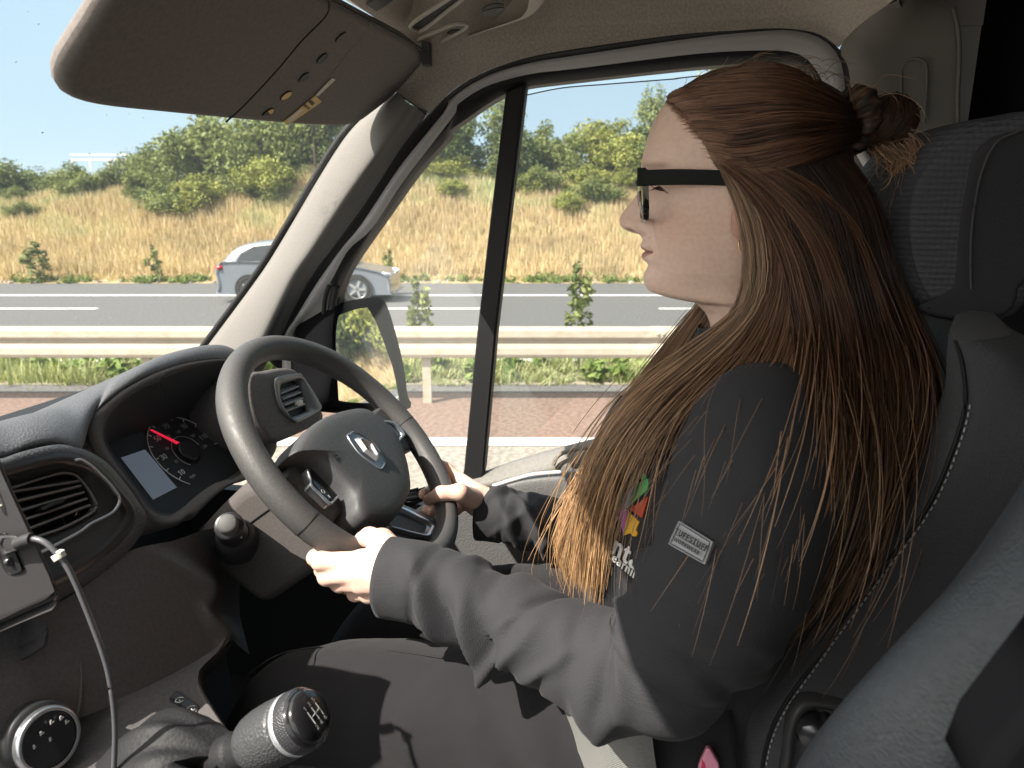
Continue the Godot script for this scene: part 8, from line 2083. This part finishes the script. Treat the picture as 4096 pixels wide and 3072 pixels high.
# --- hair
func strands(guides: Array, count: int, width: float, spread: Array, root: Color, tip: Color, vary: float, clumps: int, start := Vector2(0, 0.06), stop := Vector2(0.86, 1.0), lo := 0.0, hi := 1.0, wild := 0.0) -> MB:
	var seg := 22
	var gs := []
	for q in guides: gs.append(spl(q, seg))
	var m := MB.new()
	m.own = true
	var ng := gs.size() - 1
	var cl := []
	for k in clumps: cl.append([rng.randf_range(lo, hi), Vector3(rng.randfn(0, 1), rng.randfn(0, 1), rng.randfn(0, 1)), rng.randfn(0, 1)])
	for k in count:
		var c = cl[rng.randi() % clumps]
		var s := clampf(c[0] + rng.randfn(0, 0.35 / clumps + 0.02), lo, hi) * ng
		var a := mini(int(s), ng - 1)
		var f := s - a
		var off := Vector3(rng.randfn(0, 1), rng.randfn(0, 0.4), rng.randfn(0, 1))
		var co: Vector3 = c[1]
		var ph := rng.randf() * TAU
		var t0 := rng.randf_range(start.x, start.y)
		var t1 := rng.randf_range(stop.x, stop.y)
		var shade := clampf(1.0 + rng.randfn(0, vary) + c[2] * vary * 0.7, 0.35, 2.2)
		var wv := width * rng.randf_range(0.6, 1.3)
		var pts := []
		for i in seg:
			var t := lerpf(t0, t1, i / float(seg - 1))
			var x := t * (seg - 1)
			var j := clampi(int(x), 0, seg - 2)
			var e := x - j
			var p: Vector3 = gs[a][j].lerp(gs[a][j + 1], e).lerp(gs[a + 1][j].lerp(gs[a + 1][j + 1], e), f)
			var sp: float = table(spread, t)
			p += (co * 0.7 + off * 0.55) * sp + Vector3(cos(ph + t * 5.0), 0, sin(ph + t * 4.0)) * sp * 0.3
			if wild > 0.0: p += (off * wild * t * t + Vector3(sin(ph + t * 9.0), sin(ph * 2.0 + t * 7.0) * 0.5, cos(ph + t * 8.0)) * wild * 0.4 * t)
			pts.append(clear_of_head(p, skull * lerpf(0.12, 1.0, smoothstep(0.0, 0.2, t)) + 0.001 * off.x))
		add_strand(m, pts, wv, (root * shade).lerp(tip * shade, 0.0), root, tip, shade, t0, t1)
	return m
var skull := 0.006
var head_tab := []
func clear_of_head(p: Vector3, gap: float) -> Vector3:   # a hair never runs through the skull
	if p.y > 2.3395 or p.y < 2.09: return p
	if head_tab.is_empty():
		for k in 260:
			var y := 2.085 + k * 0.001
			var f0 := at_y(b_line, y)
			var top := smoothstep(2.296, 2.331, y)
			if y > 2.296: f0 = lerpf(f0, 0.47, top * top)
			var bk := table(BACK, y)
			head_tab.append([lerpf(f0, bk, 0.52), f0, bk, table(HALF, y)])
	var q: Array = head_tab[clampi(int((p.y - 2.085) * 1000.0), 0, 259)]
	var dx: float = p.x - q[0]
	var a: float = (q[2] - q[0] if dx > 0 else q[0] - q[1]) + gap
	var e := sqrt(dx * dx / (a * a) + pow((p.z - WH) / (q[3] + gap), 2.0))
	if e >= 1.0 or e < 0.02: return p
	return Vector3(q[0] + dx / e, p.y + maxf(0.0, p.y - 2.30) * 0.15, WH + (p.z - WH) / e)
func add_strand(m: MB, pts: Array, w: float, _c: Color, root: Color, tip: Color, shade: float, t0: float, t1: float) -> void:
	var n := pts.size()
	var b := m.v.size()
	var side := Vector3(0.3, 0.2, 1).normalized()
	for i in n:
		var t: Vector3 = (pts[mini(i + 1, n - 1)] - pts[maxi(i - 1, 0)]).normalized()
		var u := t.cross(side).normalized()
		var z := u.cross(t)
		var k := w * (1.0 if i < n - 5 else lerpf(1.0, 0.25, (i - n + 5) / 4.0)) * (0.3 + 0.35 * i if i < 2 else 1.0)
		var col := root.lerp(tip, smoothstep(0.25, 0.95, lerpf(t0, t1, i / float(n - 1))))
		col = Color(col.r * shade, col.g * shade, col.b * shade)
		for q in [u * -0.866 + z * -0.5, u * 0.866 + z * -0.5, z]:
			m.v.append(pts[i] + q * k)
			m.nn.append(q)
			m.c.append(col)
			m.uv.append(Vector2.ZERO)
	for i in n - 1:
		var r := b + i * 3
		m.idx.append_array([r, r + 1, r + 3, r + 1, r + 4, r + 3, r + 1, r + 2, r + 4, r + 2, r + 5, r + 4, r + 2, r, r + 5, r, r + 3, r + 5])

func hair() -> void:
	var h := node("hair", who, -hip)
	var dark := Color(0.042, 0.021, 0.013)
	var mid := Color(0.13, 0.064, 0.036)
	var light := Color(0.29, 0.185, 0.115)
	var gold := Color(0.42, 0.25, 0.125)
	# scalp cover
	var line := [Vector3(0.4045, 2.2997, 0.08), Vector3(0.415, 2.2835, 0.12), Vector3(0.4256, 2.2695, 0.14), Vector3(0.4315, 2.2531, 0.146), Vector3(0.4396, 2.2381, 0.15), Vector3(0.4497, 2.2274, 0.152), Vector3(0.4614, 2.2136, 0.15), Vector3(0.4689, 2.1986, 0.15), Vector3(0.4713, 2.1803, 0.15), Vector3(0.4708, 2.1465, 0.14)]
	var rows := []
	var y := 2.075
	while y < 2.331:
		var ring := head_ring(y, 160, 0.0)
		var hr := at_y(line, y) if y < line[0].y else 0.0
		var keep := []
		for p in ring:
			if p.x > hr: keep.append(p)
		# keep runs from near the face round the back to the far side
		if keep.size() > 8:
			var first := []
			var second := []
			for p in keep:
				if p.z >= WH: first.append(p)
				else: second.append(p)
			first.sort_custom(func(a, b): return a.x < b.x)
			second.sort_custom(func(a, b): return a.x > b.x)
			var all := first + second
			var sp := spl(all, 60)
			var mids := Vector3(0.47, y, WH)
			for k in 60:
				var edge := minf(k, 59 - k) / 6.0
				var d: Vector3 = (sp[k] - mids)
				d.y = 0.25 * smoothstep(2.24, 2.33, y)
				sp[k] += d.normalized() * lerpf(0.0005, 0.006, smoothstep(0.0, 1.0, edge))
			rows.append(sp)
		y += 0.004
	var cap := MB.new().grid(rows).fan(rows[-1], Vector3(0.48, 2.337, WH), true)
	cap.tint(Color(0.045, 0.021, 0.012))
	put("scalp_cover", cap, M.hair, h)
	# swept back from the forehead to the tie
	var up := [
		[Vector3(0.4124, 2.3273, 0.03), Vector3(0.4476, 2.3414, 0.035), Vector3(0.5053, 2.3351, 0.045), Vector3(0.5523, 2.3104, 0.06), Vector3(0.5724, 2.2838, 0.075)],
		[Vector3(0.4025, 2.3145, 0.078), Vector3(0.4396, 2.3305, 0.082), Vector3(0.499, 2.3282, 0.086), Vector3(0.5442, 2.3065, 0.088), Vector3(0.5694, 2.2847, 0.083)],
		[Vector3(0.4043, 2.3033, 0.105), Vector3(0.4369, 2.3093, 0.13), Vector3(0.4924, 2.3075, 0.136), Vector3(0.5385, 2.2944, 0.118), Vector3(0.5665, 2.2808, 0.096)],
		[Vector3(0.4145, 2.2834, 0.13), Vector3(0.4449, 2.2828, 0.15), Vector3(0.4925, 2.2852, 0.158), Vector3(0.5357, 2.2816, 0.136), Vector3(0.5656, 2.2774, 0.104)],
		[Vector3(0.4276, 2.2609, 0.142), Vector3(0.4575, 2.2581, 0.16), Vector3(0.4986, 2.2645, 0.166), Vector3(0.5371, 2.269, 0.144), Vector3(0.5654, 2.2728, 0.11)],
		[Vector3(0.4392, 2.2385, 0.148), Vector3(0.4743, 2.2332, 0.166), Vector3(0.5116, 2.2432, 0.168), Vector3(0.5414, 2.2554, 0.148), Vector3(0.567, 2.2677, 0.112)]]
	put("swept_back_hair", strands(up, 4200, 0.0006, [[0, 0.0012], [0.5, 0.0028], [1, 0.0035]], mid, dark, 0.3, 80, Vector2(0, 0.035), Vector2(0.9, 1.0)), M.hair, h)
	# long hair: from the temple over the collar to the chest, and down the back
	var fall := [
		[Vector3(0.4308, 2.2565, 0.146), Vector3(0.4546, 2.2186, 0.158), Vector3(0.4688, 2.1821, 0.166), Vector3(0.4754, 2.1471, 0.166), Vector3(0.4711, 2.1059, 0.16), Vector3(0.4292, 2.0625, 0.16), Vector3(0.3876, 2.0188, 0.168), Vector3(0.3583, 1.9716, 0.174), Vector3(0.3417, 1.923, 0.178), Vector3(0.3329, 1.8726, 0.18), Vector3(0.3295, 1.8238, 0.182)],
		[Vector3(0.437, 2.2513, 0.15), Vector3(0.4705, 2.2063, 0.166), Vector3(0.4833, 2.162, 0.17), Vector3(0.4843, 2.1286, 0.168), Vector3(0.4706, 2.0981, 0.166), Vector3(0.4333, 2.0584, 0.168), Vector3(0.3961, 2.0245, 0.174), Vector3(0.3738, 1.9935, 0.18), Vector3(0.3591, 1.9607, 0.184), Vector3(0.3496, 1.922, 0.186), Vector3(0.3454, 1.8767, 0.186), Vector3(0.3434, 1.817, 0.186)],
		[Vector3(0.4503, 2.2505, 0.158), Vector3(0.4911, 2.2023, 0.174), Vector3(0.505, 2.1504, 0.176), Vector3(0.5062, 2.1055, 0.18), Vector3(0.4936, 2.0678, 0.205), Vector3(0.4711, 2.0396, 0.245), Vector3(0.454, 2.0112, 0.285), Vector3(0.4393, 1.9789, 0.315), Vector3(0.4258, 1.9523, 0.335)],
		[Vector3(0.4694, 2.2498, 0.164), Vector3(0.5111, 2.1983, 0.172), Vector3(0.526, 2.1422, 0.172), Vector3(0.5324, 2.0941, 0.182), Vector3(0.5283, 2.0615, 0.225), Vector3(0.5219, 2.0275, 0.262), Vector3(0.5139, 1.988, 0.285), Vector3(0.4997, 1.942, 0.3), Vector3(0.482, 1.8899, 0.305)],
		[Vector3(0.4965, 2.2534, 0.162), Vector3(0.5358, 2.2023, 0.162), Vector3(0.5541, 2.1416, 0.16), Vector3(0.5639, 2.0934, 0.172), Vector3(0.5635, 2.0543, 0.205), Vector3(0.5583, 2.0131, 0.235), Vector3(0.5501, 1.9653, 0.252), Vector3(0.5304, 1.9005, 0.262), Vector3(0.4981, 1.841, 0.272)],
		[Vector3(0.5219, 2.258, 0.148), Vector3(0.565, 2.2064, 0.136), Vector3(0.5848, 2.148, 0.13), Vector3(0.5986, 2.0994, 0.15), Vector3(0.602, 2.0598, 0.186), Vector3(0.5979, 2.0143, 0.205), Vector3(0.5819, 1.964, 0.222), Vector3(0.554, 1.9, 0.24), Vector3(0.517, 1.8429, 0.25)],
		[Vector3(0.542, 2.2637, 0.125), Vector3(0.5856, 2.2153, 0.1), Vector3(0.6076, 2.1631, 0.09), Vector3(0.6264, 2.1031, 0.11), Vector3(0.6361, 2.0598, 0.14), Vector3(0.6291, 2.0157, 0.16), Vector3(0.6138, 1.9707, 0.176), Vector3(0.5927, 1.9292, 0.19), Vector3(0.5624, 1.8779, 0.205)]]
	# dense sheets beneath
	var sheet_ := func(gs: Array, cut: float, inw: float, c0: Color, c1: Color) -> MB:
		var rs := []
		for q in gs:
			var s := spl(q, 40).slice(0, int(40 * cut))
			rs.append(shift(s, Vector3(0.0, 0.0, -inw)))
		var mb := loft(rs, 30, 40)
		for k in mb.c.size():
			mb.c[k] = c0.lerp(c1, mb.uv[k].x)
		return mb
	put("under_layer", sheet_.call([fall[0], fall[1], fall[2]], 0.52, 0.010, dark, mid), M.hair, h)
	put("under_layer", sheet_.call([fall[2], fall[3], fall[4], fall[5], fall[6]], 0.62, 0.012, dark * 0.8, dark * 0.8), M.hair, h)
	put("front_lock", strands(fall, 2600, 0.0006, [[0, 0.001], [0.3, 0.004], [0.6, 0.006], [1, 0.006]], Color(0.28, 0.18, 0.112), gold, 0.25, 46, Vector2(0, 0.25), Vector2(0.8, 1.0), 0.0, 0.17), M.hair, h)
	put("front_lock", strands(fall, 260, 0.0005, [[0, 0.001], [0.3, 0.005], [0.6, 0.014], [1, 0.02]], light, gold, 0.3, 60, Vector2(0.1, 0.35), Vector2(0.8, 1.03), 0.0, 0.17), M.hair, h)
	put("side_hair", strands(fall, 1500, 0.0006, [[0, 0.001], [0.3, 0.003], [0.5, 0.006], [1, 0.03]], mid, light, 0.3, 50, Vector2(0, 0.1), Vector2(0.48, 0.78), 0.13, 0.5), M.hair, h)
	var temple := [
		[Vector3(0.4333, 2.2483, 0.147), Vector3(0.4677, 2.2143, 0.168), Vector3(0.4974, 2.1666, 0.178), Vector3(0.5164, 2.1108, 0.186), Vector3(0.5224, 2.0671, 0.215), Vector3(0.5197, 2.0291, 0.255)],
		[Vector3(0.4371, 2.2493, 0.15), Vector3(0.4821, 2.222, 0.172), Vector3(0.5236, 2.1787, 0.176), Vector3(0.5483, 2.1226, 0.176), Vector3(0.5575, 2.0694, 0.2), Vector3(0.5607, 2.0199, 0.23)],
		[Vector3(0.4428, 2.2489, 0.154), Vector3(0.4963, 2.2315, 0.174), Vector3(0.5476, 2.1903, 0.158), Vector3(0.5752, 2.1327, 0.15), Vector3(0.5876, 2.077, 0.17), Vector3(0.5872, 2.0263, 0.205)]]
	put("temple_hair", strands(temple, 1300, 0.0006, [[0, 0.001], [0.4, 0.003], [1, 0.008]], mid, dark * 1.4, 0.3, 40, Vector2(0, 0.2), Vector2(0.6, 1.0)), M.hair, h)
	put("baby_hair", strands([[Vector3(0.402, 2.3138, 0.08), Vector3(0.4185, 2.3197, 0.08), Vector3(0.4446, 2.3244, 0.08)], [Vector3(0.4094, 2.2886, 0.125), Vector3(0.4255, 2.289, 0.135), Vector3(0.4488, 2.2868, 0.148)], [Vector3(0.4245, 2.2643, 0.141), Vector3(0.4382, 2.2632, 0.15), Vector3(0.4614, 2.258, 0.16)], [Vector3(0.4379, 2.2414, 0.147), Vector3(0.4517, 2.2347, 0.156), Vector3(0.4674, 2.2223, 0.165)]], 1000, 0.00024, [[0, 0.001], [1, 0.0015]], Color(0.34, 0.2, 0.135), mid, 0.3, 300, Vector2(-0.16, 0.1), Vector2(0.7, 1.0)), M.hair, h)
	put("loose_strands", strands(fall, 230, 0.0004, [[0, 0.001], [0.4, 0.006], [0.6, 0.016], [1, 0.04]], mid, light, 0.3, 90, Vector2(0.1, 0.35), Vector2(0.7, 1.02), 0.16, 0.5, 0.004), M.hair, h)
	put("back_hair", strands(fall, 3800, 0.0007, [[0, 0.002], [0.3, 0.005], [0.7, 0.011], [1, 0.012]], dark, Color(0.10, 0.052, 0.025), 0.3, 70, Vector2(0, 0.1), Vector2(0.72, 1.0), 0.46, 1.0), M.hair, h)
	put("back_hair", strands(fall, 260, 0.0004, [[0, 0.003], [0.4, 0.009], [0.7, 0.02], [1, 0.03]], mid, light, 0.35, 90, Vector2(0.1, 0.5), Vector2(0.75, 1.03), 0.45, 1.0, 0.004), M.hair, h)
	# the lock on the far side of the neck
	var farl := [
		[Vector3(0.4611, 2.1486, 0.03), Vector3(0.4493, 2.1073, 0.025), Vector3(0.4259, 2.0707, 0.03), Vector3(0.3971, 2.0256, 0.05), Vector3(0.3613, 1.9712, 0.075), Vector3(0.3308, 1.9159, 0.095), Vector3(0.3089, 1.866, 0.1), Vector3(0.299, 1.825, 0.1), Vector3(0.311, 1.7879, 0.105)],
		[Vector3(0.4748, 2.1305, 0.05), Vector3(0.4563, 2.0894, 0.045), Vector3(0.4359, 2.0492, 0.055), Vector3(0.4076, 2.0068, 0.08), Vector3(0.3752, 1.9583, 0.1), Vector3(0.3451, 1.9083, 0.115), Vector3(0.324, 1.8595, 0.12), Vector3(0.3172, 1.8196, 0.12), Vector3(0.3271, 1.7918, 0.125)]]
	put("far_lock", strands(farl, 1300, 0.0006, [[0, 0.002], [0.4, 0.007], [1, 0.006]], light, gold, 0.25, 30, Vector2(0, 0.2), Vector2(0.85, 1.0)), M.hair, h)
	put("far_lock", strands(farl, 160, 0.0004, [[0, 0.004], [0.5, 0.016], [1, 0.02]], light, gold, 0.3, 50, Vector2(0, 0.4), Vector2(0.7, 1.02), 0.0, 1.0, 0.006), M.hair, h)
	# bun and fly-away hairs
	var bc: Vector3 = Vector3(0.5956, 2.2797, 0.085)
	var bun := MB.new()
	bun.own = true
	for k in 900:
		var ax := Vector3(1.0, -0.1, 0.1).rotated(Vector3.UP, rng.randfn(0, 0.35)).rotated(Vector3.BACK, rng.randfn(0, 0.3)).normalized()
		var f := frame_of(ax, Vector3.UP)
		var a0 := rng.randf() * TAU
		var r := 0.024 + rng.randfn(0, 0.0016)
		var along := rng.randf_range(-0.018, 0.02)
		var rr := sqrt(maxf(0.0, 1.0 - pow(along / 0.0275, 2.0))) * r
		var pts := []
		for i in 16:
			var a := a0 + i * 0.2
			pts.append(bc + ax * (along + 0.003 * sin(a)) + (f[0] * cos(a) + f[1] * sin(a)) * rr * Vector3(1.05, 1.0, 0.9).length() / 1.7)
		add_strand(bun, pts, 0.0007, dark, dark, dark * 1.6, clampf(1.0 + rng.randfn(0, 0.3), 0.4, 2.0), 0.0, 1.0)
	put("bun", bun, M.hair, h)
	var core := []
	for k in 14:
		var t := PI * k / 13.0
		var ring := []
		for q in 20: ring.append(bc + Vector3(cos(t) * 0.024, sin(t) * cos(TAU * q / 20) * 0.0225, sin(t) * sin(TAU * q / 20) * 0.021))
		core.append(ring)
	put("bun_core", MB.new().grid(core, true).tint(Color(0.03, 0.014, 0.008)), M.hair, h)
	var ends := [[Vector3(0.5745, 2.2664, 0.09), Vector3(0.5823, 2.2575, 0.095), Vector3(0.5897, 2.2508, 0.1), Vector3(0.5962, 2.2466, 0.1)], [Vector3(0.5885, 2.2611, 0.1), Vector3(0.5995, 2.2527, 0.1), Vector3(0.6085, 2.2444, 0.1), Vector3(0.6125, 2.2277, 0.1)], [Vector3(0.6075, 2.2689, 0.1), Vector3(0.6169, 2.2566, 0.1), Vector3(0.6165, 2.2443, 0.1), Vector3(0.609, 2.2236, 0.1)]]
	put("bun_ends", strands(ends, 170, 0.0005, [[0, 0.003], [1, 0.006]], light, light * 1.5, 0.3, 30, Vector2(0, 0.2), Vector2(0.6, 1.0), 0.0, 1.0, 0.008), M.hair, h)
	var fly := [[Vector3(0.4189, 2.2936, 0.1), Vector3(0.4136, 2.3104, 0.1), Vector3(0.4257, 2.3245, 0.1), Vector3(0.4507, 2.3307, 0.1)], [Vector3(0.4595, 2.3255, 0.1), Vector3(0.4673, 2.3333, 0.1), Vector3(0.4836, 2.3368, 0.1), Vector3(0.5086, 2.3319, 0.1)], [Vector3(0.5179, 2.3196, 0.1), Vector3(0.5289, 2.3312, 0.1), Vector3(0.5414, 2.3268, 0.1), Vector3(0.5491, 2.3106, 0.1)], [Vector3(0.5661, 2.2819, 0.1), Vector3(0.5839, 2.3016, 0.1), Vector3(0.6007, 2.2932, 0.1), Vector3(0.611, 2.2729, 0.1)], [Vector3(0.5881, 2.2652, 0.1), Vector3(0.611, 2.2729, 0.1), Vector3(0.6189, 2.2565, 0.1), Vector3(0.6049, 2.2236, 0.1)], [Vector3(0.5847, 2.2237, 0.1), Vector3(0.5978, 2.2152, 0.1), Vector3(0.5962, 2.1939, 0.1), Vector3(0.6089, 2.1724, 0.1)]]
	put("flyaway_hairs", strands(fly, 110, 0.00028, [[0, 0.003], [0.5, 0.008], [1, 0.012]], light, light * 1.4, 0.3, 60, Vector2(0, 0.3), Vector2(0.6, 1.0), 0.0, 1.0, 0.008), M.hair, h)
	# fabric hair tie with a spotted pattern
	var tie := []
	var tc: Vector3 = Vector3(0.5659, 2.2825, 0.088)
	var nz := FastNoiseLite.new()
	nz.frequency = 60.0
	var tcol := []
	for i in 80:
		var a := TAU * i / 80
		var ring := []
		var cc := []
		for j in 20:
			var b := TAU * j / 20
			var cr_ := 0.0105 + 0.0012 * sin(a * 11.0 + sin(b) * 2.0) + 0.0009 * sin(a * 23.0 + b)
			var dir := Vector3(0.42 * sin(a), cos(a), sin(a) * 0.9)
			var p := tc + dir * (0.021 + cos(b) * cr_) + Vector3(0.9, 0.1, -0.42).normalized() * sin(b) * cr_ * 1.1
			ring.append(p)
			var v := nz.get_noise_3dv(p)
			cc.append(Color(0.012, 0.008, 0.006) if v > 0.08 else Color(0.06, 0.03, 0.018) if v > -0.25 else Color(0.12, 0.065, 0.042))
		tie.append(ring)
		tcol.append(cc)
	put("hair_tie", MB.new().grid(tie, true, true, tcol), M.hair_tie, h)
